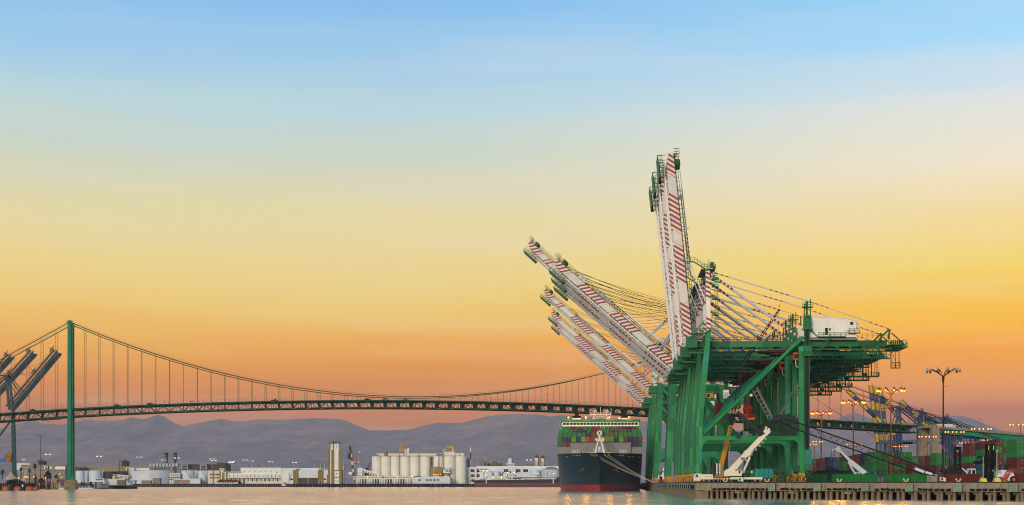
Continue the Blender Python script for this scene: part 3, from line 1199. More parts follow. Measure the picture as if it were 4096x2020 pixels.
def boom_parts(root, hinge, theta, Lb, matb, yc, half, depth, group_platform=True, rot_only=False):
    c, s_ = math.cos(theta), math.sin(theta)
    R = Matrix(((-c, 0, s_), (0, -1, 0), (s_, 0, c)))
    b = MB()
    for y in (-half, half):
        b.prism([(0, -depth * .35), (1.5, -depth / 2), (Lb - 3, -depth / 2), (Lb, -depth * .1), (Lb, depth / 2), (0, depth / 2)], y - .45, y + .45)
    o = b.build('boom', matb, root, hinge, R.to_euler())
    x = MB()
    for k in range(1, int(Lb / 9) + 1):
        x.beam((k * 9 - 3, -half, .1), (k * 9 - 3, half, .1), .8, 1.0)
    x.build('cross_tie', M['white'], o)
    r = MB()
    for y in (-half, half):
        r.tube((.4, y, -depth / 2 - .62), (Lb - 2.2, y, -depth / 2 - .62), .24, 8)
        for k in range(int(Lb / 4.5)):
            r.beam((2 + 4.5 * k, y, -depth / 2 - .55), (2 + 4.5 * k, y, -depth / 2 + .1), .3, .5)
    r.build('trolley_rail', M['white'], o, smooth=True)
    w = MB()
    for y in (-half - .75, half + .75):
        w.beam((2, y, depth / 2 - .15), (Lb - .5, y, depth / 2 - .15), .7, .12)
        w.rail([Vector((2, y, depth / 2)), Vector((Lb - .5, y, depth / 2))], 1.15, 2.6, .055)
    w.build('walkway', M['greend'], o)
    lug = MB()
    for y in (-half, half):
        for q in (.42, .80):
            lug.prism([(Lb * q - 1.6, depth / 2), (Lb * q + 1.6, depth / 2), (Lb * q + .7, depth / 2 + 1.5), (Lb * q - .7, depth / 2 + 1.5)], y - .25, y + .25)
    lug.build('stay_lug', M['white'], o)
    e = MB()
    e.box(Lb - 6.6, Lb - .4, -half - 1.4, half + 1.4, -depth / 2 - 2.3, -depth / 2 - 2.1)
    e.prism([(Lb - 6.8, -depth / 2 - 2.3), (Lb - .3, -depth / 2 - 2.3), (Lb + .3, -depth / 2 - 1.7), (Lb - .3, -depth / 2 - 1.3), (Lb - 6.8, -depth / 2 - 1.3)], -half - 1.55, -half - 1.4)
    for y in (-half - 1.3, half + 1.3):
        for k in range(5):
            e.beam((Lb - 6.4 + k * 1.45, y, -depth / 2 - 2.2), (Lb - 6.4 + k * 1.45, y, -depth / 2 + .2), .14)
        e.rail([Vector((Lb - 6.5, y, -depth / 2 - 2.1)), Vector((Lb - .5, y, -depth / 2 - 2.1))], 1.1, 1.2, .07)
    e.build('end_platform', M['green2'], o)
    tp = MB()
    for y in (-half, half):
        tp.rail([Vector((Lb - .5, y, depth / 2)), Vector((Lb + 1.2, y, depth / 2))], 1.5, .8, .07)
    tp.box(Lb - 3.6, Lb - 2.0, -half, half, depth / 2 + .1, depth / 2 + 1.5)
    tp.beam((Lb - .4, -half, depth / 2), (Lb - .4, half, depth / 2), .6, .9)
    tp.build('tip_sheave_frame', M['green2'], o)
    lp = MB().ball((Lb + .2, -half, depth / 2 + 1.9), .22, 6)
    lp.build('warning_lamp', M['lampred'], o)
    pv = MB()
    for k in (.2, .62):
        pv.beam((Lb * k, -half - .5, depth / 2 - .4), (Lb * k, -half - .5, depth / 2 + 2.6), .22, .22)
    pv.build('stay_support', M['white'], o)
    return o, R


def on_boom(hinge, R, x, z, y=0):
    return Vector(hinge) + R @ Vector((x, y, z))


def crane_small(Y, theta, label, k):
    """the nearer, lower crane type: girder about 39 m over the rail"""
    dx = .0637 / .998 * (Y - 418)
    t = thing('container_crane', label, 'container crane', (53.0 + dx, Y, DZ), BERTH, 'green container cranes along the berth')
    W_ = 14.4
    gm = M['green']
    for y in (0, W_):
        MB().prism([(-.72, 2.8), (-.72, 16.2), (2.05, 43.2), (3.5, 43.2), (.98, 16.4), (.72, 2.8)], y, y + 1.7).build('waterside_leg', gm if y == 0 else M['green2'], t)  # far-side legs get a darker green that stands in for shade
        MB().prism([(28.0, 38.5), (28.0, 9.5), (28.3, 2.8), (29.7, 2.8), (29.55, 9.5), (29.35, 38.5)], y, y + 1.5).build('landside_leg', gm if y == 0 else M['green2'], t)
        g = MB().prism([(.9, 13.3), (28.2, 13.3), (28.2, 9.6), (27.6, 11.4), (26.6, 12.05), (2.4, 12.05), (1.4, 11.4), (.9, 9.6)], y + .15, y + 1.25)
        po = g.build('portal_beam', gm, t)
        MB().rail([Vector((1.2, y + .2, 13.3)), Vector((30, y + .2, 13.3))], 1.15, 1.9, .05).build('railing', M['greend'], po)
        br = axis_tube('brace', (.9, y + .8, 13.4), (29.3, y + .8, 41.2), .58, gm, t, 14)
        for x in (0, 28.9):
            b = MB()
            b.box(x - .55, x + .55, y - 3.4, y + 5.0, 1.45, 2.1)
            for q in (-2.0, 3.6):
                b.box(x - .62, x + .62, y + q - 1.9, y + q + 1.9, .75, 1.4)
                for w in (-1.3, -.45, .45, 1.3):
                    b.tube((x - .42, y + q + w, .42), (x + .42, y + q + w, .42), .42, 10)
            b.box(x - .8, x + .8, y + .2, y + 1.5, 2.0, 2.85)
            b.box(x - .8, x - .5, y - 4.2, y - 2.6, .5, 1.9)
            b.i = 1
            for q in (-3.45, -1.0, 2.6):
                b.box(x - .3, x + .3, y + q, y + q + .5, .3, 1.7)
            b.box(x - .5, x + .1, y - 4.26, y - 4.2, .6, 1.3).box(x + .2, x + .66, y - 3.47, y - 3.41, .6, 2.0).box(x - .66, x - .5, y - 3.47, y - 3.41, .9, 2.3)
            b.build('bogie', [M['yellow'], M['dark']], t)
    for x in (0.1, 28.8):
        MB().box(x - .6, x + .6, 1.7, W_, 3.2, 5.0).build('sill_beam', gm, t)
    for x0, z in ((1.8, 40.6), (28.2, 36.8)):
        MB().box(x0, x0 + 1.5, 1.7, W_, z, z + 1.7).build('cross_beam', M['green2'], t)
    for y in (4.2, 11.4):
        go = MB().box(-3.2, 53.2, y - .55, y + .55, 38.75, 40.45).build('girder', M['girder'], t)
        r = MB().box(-4.4, 57.6, y - .75, y - .1, 37.85, 38.2)
        for q in range(16):
            r.prism([(-2.5 + 3.75 * q, 38.75), (-1.6 + 3.75 * q, 38.75), (-1.95 + 3.75 * q, 38.2), (-2.15 + 3.75 * q, 38.2)], y - .55, y - .3)
        r.build('trolley_rail', M['green2'], go)
        MB().rail([Vector((0, y - .5, 40.45)), Vector((30, y - .5, 40.45))], 1.1, 2.0, .05).build('railing', M['greend'], go)
        MB().box(-2.6, 5.4, y - .9, y - .6, 38.8, 40.2).build('switch_cabinet', M['greend'], go)
    for x in (12, 22, 46, 52.5):
        MB().box(x, x + .9, 4.8, 10.8, 38.9, 40.2).build('girder_tie', M['green2'], t)
    # trolley, cab and cable loops under the girder
    tr = MB()
    tr.box(20.0, 26.5, 3.2, 12.4, 37.2, 37.8).box(21, 25.5, 4, 11.5, 36.6, 37.2).box(17.5, 20.4, 4.4, 11, 37.4, 37.7).box(26.4, 29.0, 4.4, 11, 37.3, 37.7)
    tr.build('trolley', M['trolley'], t)
    cab = MB().box(26.7, 28.9, 2.2, 4.4, 34.9, 37.0)
    cb = cab.build('operator_cab', M['orange'], t)
    MB().box(26.9, 28.7, 2.17, 2.2, 35.3, 36.5).build('window', M['glass'], cb)
    MB().path([Vector(p) for p in ((27.4, 2.3, 34.8), (27.5, 2.3, 33.2), (28.4, 2.3, 32.4), (29.6, 2.3, 32.6), (29.7, 2.3, 33.8))], .12, 5).build('cable_guide', M['cream'], t)
    # spreader hanging low under the portal
    if k in (0, 2, 3):
        x0, zb = (14.5, 18.0, 9.5, 12.5)[k], (19.0, 22.0, 20.6, 24.0)[k]
        sp = MB().lathe([(2.0, 0), (1.9, .8), (1.0, .9), (1.5, 2.2), (1.2, 3.2), (.5, 4.0), (.18, 5.5)], (x0, 7.8, zb), 8)
        so = sp.build('spreader', M['redd'], t)
        MB().box(x0 - 1.9, x0 + 1.9, 7, 8.6, zb - .9, zb - .02).build('spreader_frame', M['orange'], so)
        ro = MB()
        for q in (-.8, .8):
            ro.tube((x0 + q * .2, 7.8, zb + 5.4), (x0 + q * 2, 7.8, 37), .05, 4)
        ro.build('hoist_rope', M['cable'], so)
    # machinery house: corrugated walls as real folds
    h = MB()
    x0, x1, ya, yb, z0 = 31.2, 44.4, 1.9, 13.0, 41.2

    def roof(x):
        return 47.1 - (x - x0) * .06 if x < 41.6 else 46.47 - (x - 41.6) * .33
    n = 36
    for i in range(n):
        u, v = x0 + (x1 - x0) * i / n, x0 + (x1 - x0) * (i + 1) / n
        m_ = u + (v - u) * .6
        zt = roof(u)
        for (p, q, da, db) in ((u, m_, 0, 0), (m_, v, .07, .07)):
            h.box(p, q, ya + da, ya + .2, z0, roof((p + q) / 2))
    h.prism([(x0, z0), (x1, z0), (x1, roof(x1)), (41.6, roof(41.6)), (x0, roof(x0))], ya + .15, yb)
    h.prism([(x0 - .15, roof(x0)), (41.6, roof(41.6)), (x1 + .15, roof(x1)), (x1 + .15, roof(x1) + .18), (41.6, roof(41.6) + .18), (x0 - .15, roof(x0) + .18)], ya - .2, yb + .2)
    h.box(44.4, 45.3, 4, 7, 44.0, 45.9)
    ho = h.build('machinery_house', M['white'], t)
    d = MB().box(35.6, 36.4, ya - .04, ya + .1, 41.9, 43.9).build('door', M['dark'], ho)
    MB().box(36.7, 37.2, ya - .05, ya + .1, 43.1, 43.8).build('window', M['glassb'], ho)
    MB().box(42.6, 43.5, ya - .05, ya + .1, 44.7, 45.5).build('vent', M['dark'], ho)
    MB().box(x0 - .6, x1 + .4, ya, yb, 40.5, 41.0).build('house_base', M['grey'], t)
    w = MB()
    w.beam((33.5, 1.3, 41.3), (41.2, 1.3, 41.3), 1.1, .18).rail([Vector((33.5, .8, 41.4)), Vector((41.2, .8, 41.4)), Vector((42.2, .8, 42.4)), Vector((45.0, .8, 42.4))], 1.1, 1.3, .05)
    w.beam((33.5, 1.2, 41.3), (31, 1.2, 43.6), .9, .15)
    w.beam((42, 1.3, 42.3), (45.4, 1.3, 42.3), 1.1, .2)
    w.beam((31.2, .9, 34.2), (37, .9, 40.9), .8, .15).rail([Vector((31.2, .6, 34.3)), Vector((37, .6, 41))], 1.1, 1.3, .045)
    w.build('walkway', M['green2'], t)
    # tail: tie-back bracket, end platform, hanging basket
    b = MB()
    for y in (1.2, 13.6):
        b.beam((50.5, y, 40.4), (53.4, y, 43.4), .55, .45).beam((53.2, y, 40.4), (53.5, y, 43.4), .5, .45)
        b.beam((54, y, 42.3), (58, y, 38.6), .35, .3)
    b.build('tail_bracket', M['green2'], t)
    e = MB()
    e.box(53.2, 58.0, 2.0, 13.6, 38.9, 39.15).box(54.6, 58.6, 1.0, 14.4, 38.2, 38.45)
    e.rail([Vector((53.2, 2, 39.1)), Vector((58.4, 2, 39.1))], 1.1, .9, .05).rail([Vector((46, 2, 41.0)), Vector((53, 2, 41.0))], 1.1, 1.2, .05)
    for q in range(6):
        e.box(54 + q * .6, 54.35 + q * .6, 2.3, 3.0, 39.2, 40.3)
    e.rail([Vector((58.5, 1, 38.4)), Vector((58.5, 14.3, 38.4))], 1.1, 2, .05)
    e.build('end_platform', M['green2'], t)
    g = MB()
    if k == 0:
        g.box(54.2, 56.6, 2, 3.6, 32.4, 32.6).rail([Vector((54.2, 2, 32.5)), Vector((56.6, 2, 32.5)), Vector((56.6, 3.6, 32.5)), Vector((54.2, 3.6, 32.5))], 1.5, .8, .05)
        for x in (54.4, 55.4):
            g.beam((x, 2.8, 32.5), (x, 2.8, 38.4), .14)
        g.ladder((56.2, 2, 33), (56.2, 2, 38.4), (.5, 0, 0), .45, .04).ladder((54.1, 2, 33.4), (54.1, 2, 38.4), (.4, 0, 0), .45, .04)
        g.beam((55.4, 2.8, 34.2), (54.4, 2.8, 37.6), .1)
        g.build('service_basket', M['greend'], t)
    else:
        x0 = 40 + (k % 2) * 2.5
        g.box(x0, 56.6, 2, 4.6, 32.3, 32.65).rail([Vector((x0, 2, 32.6)), Vector((56.6, 2, 32.6)), Vector((56.6, 4.6, 32.6))], 1.1, .8, .06)
        x = x0 + .5
        while x < 56:
            g.beam((x, 2.6, 32.5), (x, 2.6, 38.2), .13 if int(x) % 3 else .3)
            x += .95
        g.ladder((55.9, 2, 33), (55.9, 2, 38.4), (.6, 0, 0), .45, .05).beam((x0 + 3, 2.5, 32.6), (x0 + 8, 2.5, 38), .22)
        g.box(x0 + 2, x0 + 3.4, 2.2, 3.4, 32.7, 33.5).box(x0 + 9, x0 + 10.5, 2.2, 3.4, 32.7, 33.4)
        g.build('service_gallery', M['greend'], t)
    g = MB()
    xa = 45 if k == 0 else 38
    g.box(xa, 54, 2.6, 5, 35.2, 35.4).rail([Vector((xa, 2.6, 35.3)), Vector((54, 2.6, 35.3))], 1.1, 1.0, .05)
    for x in range(xa, 55):
        g.beam((x, 2.8, 35.3), (x, 2.8, 38.1), .12)
        if x % 4 == 1: g.beam((x, 2.8, 35.3), (x + 2, 2.8, 38), .12)
    g.box(46, 48, 2.7, 4, 35.4, 36.6).box(50, 52, 2.9, 4.4, 35.4, 36.3)
    g.build('service_gallery', M['greend'], t)
    if k:
        fe = MB()
        for q in range(4):
            x = 31.5 + q * 4.2
            fe.path([Vector((x, 2.5, 37.8)), Vector((x + .7, 2.5, 34.5)), Vector((x + 2.1, 2.5, 32.2)), Vector((x + 3.5, 2.5, 34.5)), Vector((x + 4.2, 2.5, 37.8))], .08, 4)
        fe.build('cable_festoon', M['cable'], t)
    # stair tower at the landside leg
    lt = MB()
    for x in (29.7, 30.9):
        for y in (-.2, 1.2):
            lt.beam((x, y, 9.2), (x, y, 47.5), .22)
    lt.box(29.75, 30.85, .9, 1.15, 9, 47)
    tw = lt.build('stair_tower', M['green2'], t)
    ld = MB()
    for q in range(60):
        ld.box(29.85, 30.75, -.1, .1, 9.6 + q * .63, 9.72 + q * .63)
    ld.box(29.95, 30.65, .5, .6, 9.2, 47)
    ld.build('ladder', M['dark'], tw)
    c = MB().box(29.5, 31.6, -.4, 1.6, 36.1, 38.7).box(29.1, 32.1, -.9, 1.9, 35.8, 36.05)
    c.rail([Vector((28.6, -.9, 36)), Vector((32.1, -.9, 36))], 1.1, .8, .05)
    co = c.build('cabinet', M['green'], tw)
    MB().box(29.4, 31.5, -.3, 1.4, 43.5, 46.6).box(29.0, 31.9, -.7, 1.7, 43.2, 43.45).build('cabinet', M['green'], tw)
    MB().box(29.6, 31.5, -.5, 1.7, 5.4, 9.4).box(29.4, 31.7, -.7, 1.8, 3.6, 5.4).beam((29.6, -.4, 3.6), (31.5, -.4, 1.4), .2).build('cabinet', M['green'], tw)
    tp = MB()
    tp.beam((30.3, .5, 46.5), (30.3, .5, 51.3), .5).beam((31.3, .5, 46.5), (31.3, .5, 52.0), .22).beam((29.5, .5, 47), (29.7, .5, 50.6), .3)
    tp.box(29.0, 31.9, -.6, 1.6, 49.5, 49.7).rail([Vector((29, -.6, 49.7)), Vector((31.9, -.6, 49.7))], 1.1, .7, .06)
    for q in range(4):
        tp.beam((29.6, .2, 46.6 + q), (31, .2, 47.4 + q), .1)
    tp.rail([Vector((28.6, -.5, 44.5)), Vector((28.6, 1.6, 44.5))], 2.5, .7, .06)
    tp.build('mast_head', M['green2'], tw)
    # cable reel on the portal
    rl = MB()
    for y in (-.35, .35):
        rl.tube((25.0, y, 16.4), (25.0, y + .06, 16.4), 3.05, 36)
    rl.tube((25.0, -.35, 16.4), (25.0, .4, 16.4), .8, 12)
    ro = rl.build('cable_reel', M['dark'], t, smooth=True)
    sp = MB()
    for q in range(30):
        a = 2 * math.pi * q / 30
        sp.beam((25 + .5 * math.cos(a), -.42, 16.4 + .5 * math.sin(a)), (25 + 3.05 * math.cos(a), -.42, 16.4 + 3.05 * math.sin(a)), .09)
    sp.build('spoke', M['green2'], ro, kind='stuff')
    st = MB().beam((22.2, .1, 13.3), (24.6, .1, 16.4), .3).beam((27.8, .1, 13.3), (25.4, .1, 16.4), .3).box(21.5, 29, -.3, 1.2, 14.6, 14.8).rail([Vector((21.5, -.3, 14.7)), Vector((29, -.3, 14.7))], 1.1, 1, .05)
    st.build('reel_stand', M['green2'], t)
    MB().box(16.2, 18.0, .2, 1.2, 13.4, 15).box(12.5, 14, .2, 1.2, 13.4, 14.6).build('equipment_box', M['grey'], t)
    # A-frame over the waterside legs
    for y in (.25, W_ + .25):
        axis_tube('mast', (2.75, y + .5, 43.2), (2.45, y + .5, 60.3), .86, M['mast'], t, 4).rotation_euler.rotate_axis('X', math.pi / 4)
        axis_tube('backstay', (2.9, y + .5, 59.6), (28.9, y + .5, 40.6), .36, M['stay'], t, 12)
        axis_tube('tie_rod', (3.1, y + .5, 60.0), (31.2, y + .5, 51.2), .17, M['tie'], t, 6)
        axis_tube('tie_rod', (31.2, y + .5, 51.2), (53.4, y + .5, 43.3), .14, M['tie'], t, 6)
    mt = MB()
    mt.box(.6, 4.6, -.6, 16.6, 60.4, 60.6).rail([Vector((.6, -.6, 60.6)), Vector((4.6, -.6, 60.6)), Vector((4.6, 16.6, 60.6))], 1.3, .8, .06)
    mt.beam((2.6, 1.2, 59), (2.6, 15, 59), 1.2, 1.6).box(3.6, 5.6, .2, 1.6, 57.6, 58.2)
    mt.beam((2.8, .3, 60.6), (2.8, .3, 63.2), .2).box(3.2, 4.2, 0, 1, 61.0, 62.6)
    mt.beam((2.3, -.4, 60.2), (-1.5, -.4, 62.6), .35, .3).beam((-1.5, -.4, 62.6), (-4.5, -.4, 62.7), .4, .35).rail([Vector((-4.4, -.4, 62.8)), Vector((-1.4, -.4, 62.8)), Vector((2.4, -.4, 60.4))], 1.1, 1, .05)
    mt.build('mast_platform', M['green2'], t)
    ml = MB().ladder((5.1, .4, 43), (4.7, .4, 60), (.7, 0, 0), .5, .05)
    for z in (47.5, 52, 55.5):
        ml.box(3.6, 5.6, -.3, 1.4, z, z + .15).rail([Vector((3.7, -.3, z + .1)), Vector((5.6, -.3, z + .1))], 1.1, .6, .05)
    ml.rail([Vector((-2, -.2, 42.6)), Vector((2, -.2, 42.6))], 1.1, .8, .05).box(-3, 2.2, -.3, 2, 42.3, 42.5)
    ml.beam((-2.5, -.1, 41), (1.5, -.1, 46), .3).beam((-.5, -.1, 41), (3.3, -.1, 43.5), .3).box(-3.6, -.4, .5, 3.2, 38.4, 41.6).box(-2.8, 1.8, .2, 2.2, 36.7, 37.2)
    ml.build('access_tower', M['green2'], t)
    # boom
    hinge = Vector((-2.6, 8.0, 39.8))
    Lb = (55.0, 57.0, 56.0, 55.0, 55.0, 55.0)[k]
    bo, R = boom_parts(t, hinge, theta, Lb, M['boom'], 8, 3.4, 2.6)
    apex = [Vector((2.2, .9, 59.8)), Vector((2.2, 15.1, 59.8))]
    for sgn, ap in ((3.4, apex[0]), (-3.4, apex[1])):
        in_ = on_boom(hinge, R, Lb * .42, 2.5, sgn)
        out_ = on_boom(hinge, R, Lb * .80, 2.5, sgn)
        if theta > 1.2:
            j = ap.lerp(in_, .45) + Vector((1.8, 0, -9.0))
            axis_tube('link_stay', ap, j, .2, M['stay'], t, 6)
            axis_tube('link_stay', j, in_, .2, M['white'], t, 6)
            axis_tube('link_stay', in_ + (out_ - in_) * .02 + R @ Vector((0, 0, .2)), out_, .2, M['stay'], t, 6)
        else:
            j = on_boom(hinge, R, Lb * .16, 3.6, sgn)
            axis_tube('link_stay', ap, j, .24, M['stay'], t, 6)
            axis_tube('link_stay', j, in_, .24, M['white'], t, 6)
            axis_tube('link_stay', in_, out_ + R @ Vector((-6, 0, -.3)), .24, M['stay'], t, 6)
            rp_ = MB()
            for q in (.45, .78, .86):
                for dy in (-.3, .3):
                    e_ = on_boom(hinge, R, Lb * q, 1.9, sgn + dy)
                    pts = [ap.lerp(e_, i / 6) - Vector((0, 0, math.sin(math.pi * i / 6) * .7)) for i in range(7)]
                    rp_.path(pts, .05, 3)
            rp_.build('hoist_rope', M['cable'], t, kind='stuff')
    return t


CS = [(418, 84.2, 'nearest tall crane with red striped boom raised upright over the wharf'),
      (450, 84.0, 'second of three upright-boomed cranes, just behind the nearest one'),
      (467, 83.5, 'third upright-boomed crane, its boom partly hidden behind the other two'),
      (499, 41.3, 'crane with boom half raised, uppermost of the three overlapping slanting booms'),
      (521, 41.3, 'crane with boom half raised, middle of the three overlapping slanting booms'),
      (544, 41.3, 'crane with boom half raised, lowest of the three overlapping slanting booms')]
for k, (Y, th, lb) in enumerate(CS):
    crane_small(Y, math.radians(th), lb, k)


def crane_big(Y, theta, label, k, matb, number=None):
    """the taller type further along the berth: girder about 50 m over the rail"""
    X0 = 53 + .0637 / .998 * (Y - 418)
    t = thing('container_crane', label, 'container crane', (X0, Y, DZ), BERTH, 'green container cranes along the berth')
    gm = M['green']
    W_ = 17.0
    for y in (0, W_):
        MB().prism([(-2.0, 2.8), (-1.6, 14), (.1, 50.5), (2.9, 50.5), (1.5, 17), (1.5, 14), (.6, 9), (.2, 2.8)], y, y + 2.2).build('waterside_leg', gm if y == 0 else M['green2'], t)  # shade on the far-side legs is put in as darker green
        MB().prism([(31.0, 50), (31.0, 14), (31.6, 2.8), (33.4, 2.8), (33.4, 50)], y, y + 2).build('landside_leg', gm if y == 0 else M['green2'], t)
        g = MB().prism([(1.2, 16.5), (31.2, 16.5), (31.2, 9), (30.2, 12), (28.4, 13.4), (4.4, 13.4), (2.2, 12), (.9, 9)], y + .3, y + 1.7)
        po = g.build('portal_beam', gm, t)
        MB().rail([Vector((1.5, y + .3, 16.5)), Vector((31, y + .3, 16.5))], 1.2, 1.9, .06).build('railing', M['greend'], po)
        axis_tube('brace', (2.0, y + 1, 48.6), (31.6, y + 1, 13.5), .8, gm, t, 14)
        axis_tube('top_strut', (1.8, y + 1, 49.6), (31.2, y + 1, 49.6), .75, gm, t, 12)
        for x in (-.9, 32.4):
            b = MB()
            b.box(x - .8, x + .8, y - 4, y + 6, 1.5, 2.2)
            for q in (-2.3, 4.3):
                b.box(x - .8, x + .8, y + q - 2, y + q + 2, .75, 1.4)
                for w in (-1.4, -.45, .45, 1.4):
                    b.tube((x - .5, y + q + w, .42), (x + .5, y + q + w, .42), .42, 10)
            b.box(x - .9, x + .9, y + .2, y + 1.9, 2.0, 3.0)
            b.build('bogie', M['yellow'], t)
        axis_tube('mast', (2.0, y + 1, 50.5), (3.4, y + 1, 72), .8, M['white'], t, 10)
        axis_tube('backstay', (3.4, y + 1, 71.6), (32.4, y + 1, 50.8), .42, M['stay'], t, 10)
        axis_tube('link_stay', (3.4, y + 1, 71.4), (3.0, y + 1, 56), .5, M['stay2'] if k > 1 else M['mast'], t, 8)
    for x in (-.8, 32.2):
        MB().box(x - .8, x + .8, 2.2, W_, 3.2, 5.2).build('sill_beam', gm, t)
    for x0 in (.6, 31.4):
        MB().box(x0, x0 + 1.6, 2.2, W_, 47.2, 49.4).build('cross_beam', gm, t)
    for y in (5.5, 13.5):
        go = MB().box(-3, 56, y - .7, y + .7, 46.0, 48.2).build('girder', M['girder'], t)
        MB().rail([Vector((0, y - .7, 48.2)), Vector((56, y - .7, 48.2))], 1.1, 2, .06).build('railing', M['greend'], go)
    ho = MB().box(34.5, 49, 3, 15, 49, 54.5).build('machinery_house', M['white'], t)
    MB().box(38, 39, 2.95, 3.1, 49.4, 51.6).build('door', M['dark'], ho)
    cb = MB().box(24.5, 28.2, 3, 6, 43.4, 46).build('operator_cab', M['yellow'], t)
    MB().box(24.9, 26.4, 2.96, 3.05, 43.9, 45.6).build('window', M['glass'], cb)
    MB().box(20, 29, 3.4, 15, 45.3, 46.0).build('trolley', M['trolley'], t)
    tw = MB()
    for x in (33.7, 35.3):
        for y in (-.2, 1.6):
            tw.beam((x, y, 4), (x, y, 52), .25)
    tw.box(33.8, 35.2, 1.2, 1.5, 4, 52)
    tw.box(33.2, 36.4, -.8, 2, 42.6, 42.9).rail([Vector((30.5, -.8, 42.8)), Vector((36.4, -.8, 42.8))], 1.1, 1, .06)
    two = tw.build('stair_tower', M['green2'], t)
    ld = MB()
    for q in range(60):
        ld.box(33.9, 35.1, -.1, .1, 5 + q * .78, 5.15 + q * .78)
    ld.build('ladder', M['dark'], two)
    wb = MB().box(33.0, 35.8, -.75, -.3, 43.0, 47.3).build('number_board', M['white'], t)
    if number:
        text_mesh('number', number, 2.6, M['dark'], two, (34.4, -.78, 44.2), (math.pi / 2, 0, 0))
    mt = MB().box(1, 6, -.5, 20, 72, 72.3).rail([Vector((1, -.5, 72.3)), Vector((6, -.5, 72.3))], 1.3, .9, .07).beam((3.4, 1, 71), (3.4, 18, 71), 1.3, 1.6)
    mt.box(-1.5, 2, -.3, 2.4, 50.6, 50.9).rail([Vector((-1.5, -.3, 50.9)), Vector((2, -.3, 50.9))], 1.2, .8, .06)
    mt.ladder((4.6, .6, 51), (5.2, .6, 72), (.8, 0, 0), .6, .06)
    mt.box(-4.5, -.4, 4, 15, 46.0, 49.6)
    for z in (55, 60, 65):
        mt.box(1, 5.6, -.4, 1.6, z, z + .2).rail([Vector((1, -.4, z)), Vector((5.6, -.4, z))], 1.1, .9, .06)
    mt.build('mast_platform', M['green2'], t)
    hinge = Vector((-2.6, 9.5, 48.3))
    Lb = 75.4
    bo, R = boom_parts(t, hinge, theta, Lb, matb, 9.5, 3.6, 2.7)
    for sgn, ap in ((3.6, Vector((3.2, 1, 71.5))), (-3.6, Vector((3.2, 18, 71.5)))):
        in_ = on_boom(hinge, R, Lb * .42, 2.8, sgn)
        j = on_boom(hinge, R, Lb * .17, 4.4, sgn)
        axis_tube('link_stay', ap, j, .3, M['stay2'] if k > 1 else M['stay'], t, 6)
        axis_tube('link_stay', j, in_, .3, M['white'], t, 6)
        axis_tube('link_stay', in_, on_boom(hinge, R, Lb * .74, 2.2, sgn), .3, M['stay'], t, 6)
        rp_ = MB()
        for q in (.55, .66, .80):
            e_ = on_boom(hinge, R, Lb * q, 2.2, sgn)
            for dy in (-.35, .35):
                rp_.path([ap.lerp(e_, i / 6) + Vector((0, dy, -math.sin(math.pi * i / 6) * 1.0)) for i in range(7)], .06, 3)
        rp_.build('hoist_rope', M['cable'], t, kind='stuff')
    return t


CB = [(600, 42.4, 'tall crane whose long slanting boom reaches highest left over the water', 'boom2', None),
      (750, 42.5, 'tall crane beside the ship, its slanting boom the uppermost of the three lower ones', 'boom2', '33'),
      (850, 42.6, 'crane beside the ship with magenta striped boom, middle of the three lower ones', 'boom3', None),
      (900, 42.6, 'furthest crane beside the ship, its magenta striped boom the lowest', 'boom3', None)]
for k, (Y, th, lb, mb_, num) in enumerate(CB):
    crane_big(Y, math.radians(th), lb, k, M[mb_], num)
# ================================================================ containers
CC = {'G': (30, 128, 58), 'L': (104, 160, 40), 'M': (104, 40, 38), 'R': (128, 58, 42), 'N': (34, 48, 84), 'B': (34, 88, 150),
      'T': (48, 108, 104), 'Y': (168, 160, 144), 'O': (190, 72, 30), 'D': (24, 92, 52), 'C': (128, 24, 40), 'W': (60, 66, 74), 'A': (190, 178, 44)}
CN = {'G': 'green', 'L': 'lime green', 'M': 'maroon', 'R': 'rust red', 'N': 'navy blue', 'B': 'bright blue', 'T': 'teal', 'Y': 'pale grey', 'O': 'orange red',
      'D': 'dark green', 'C': 'crimson', 'W': 'dark grey', 'A': 'yellow'}


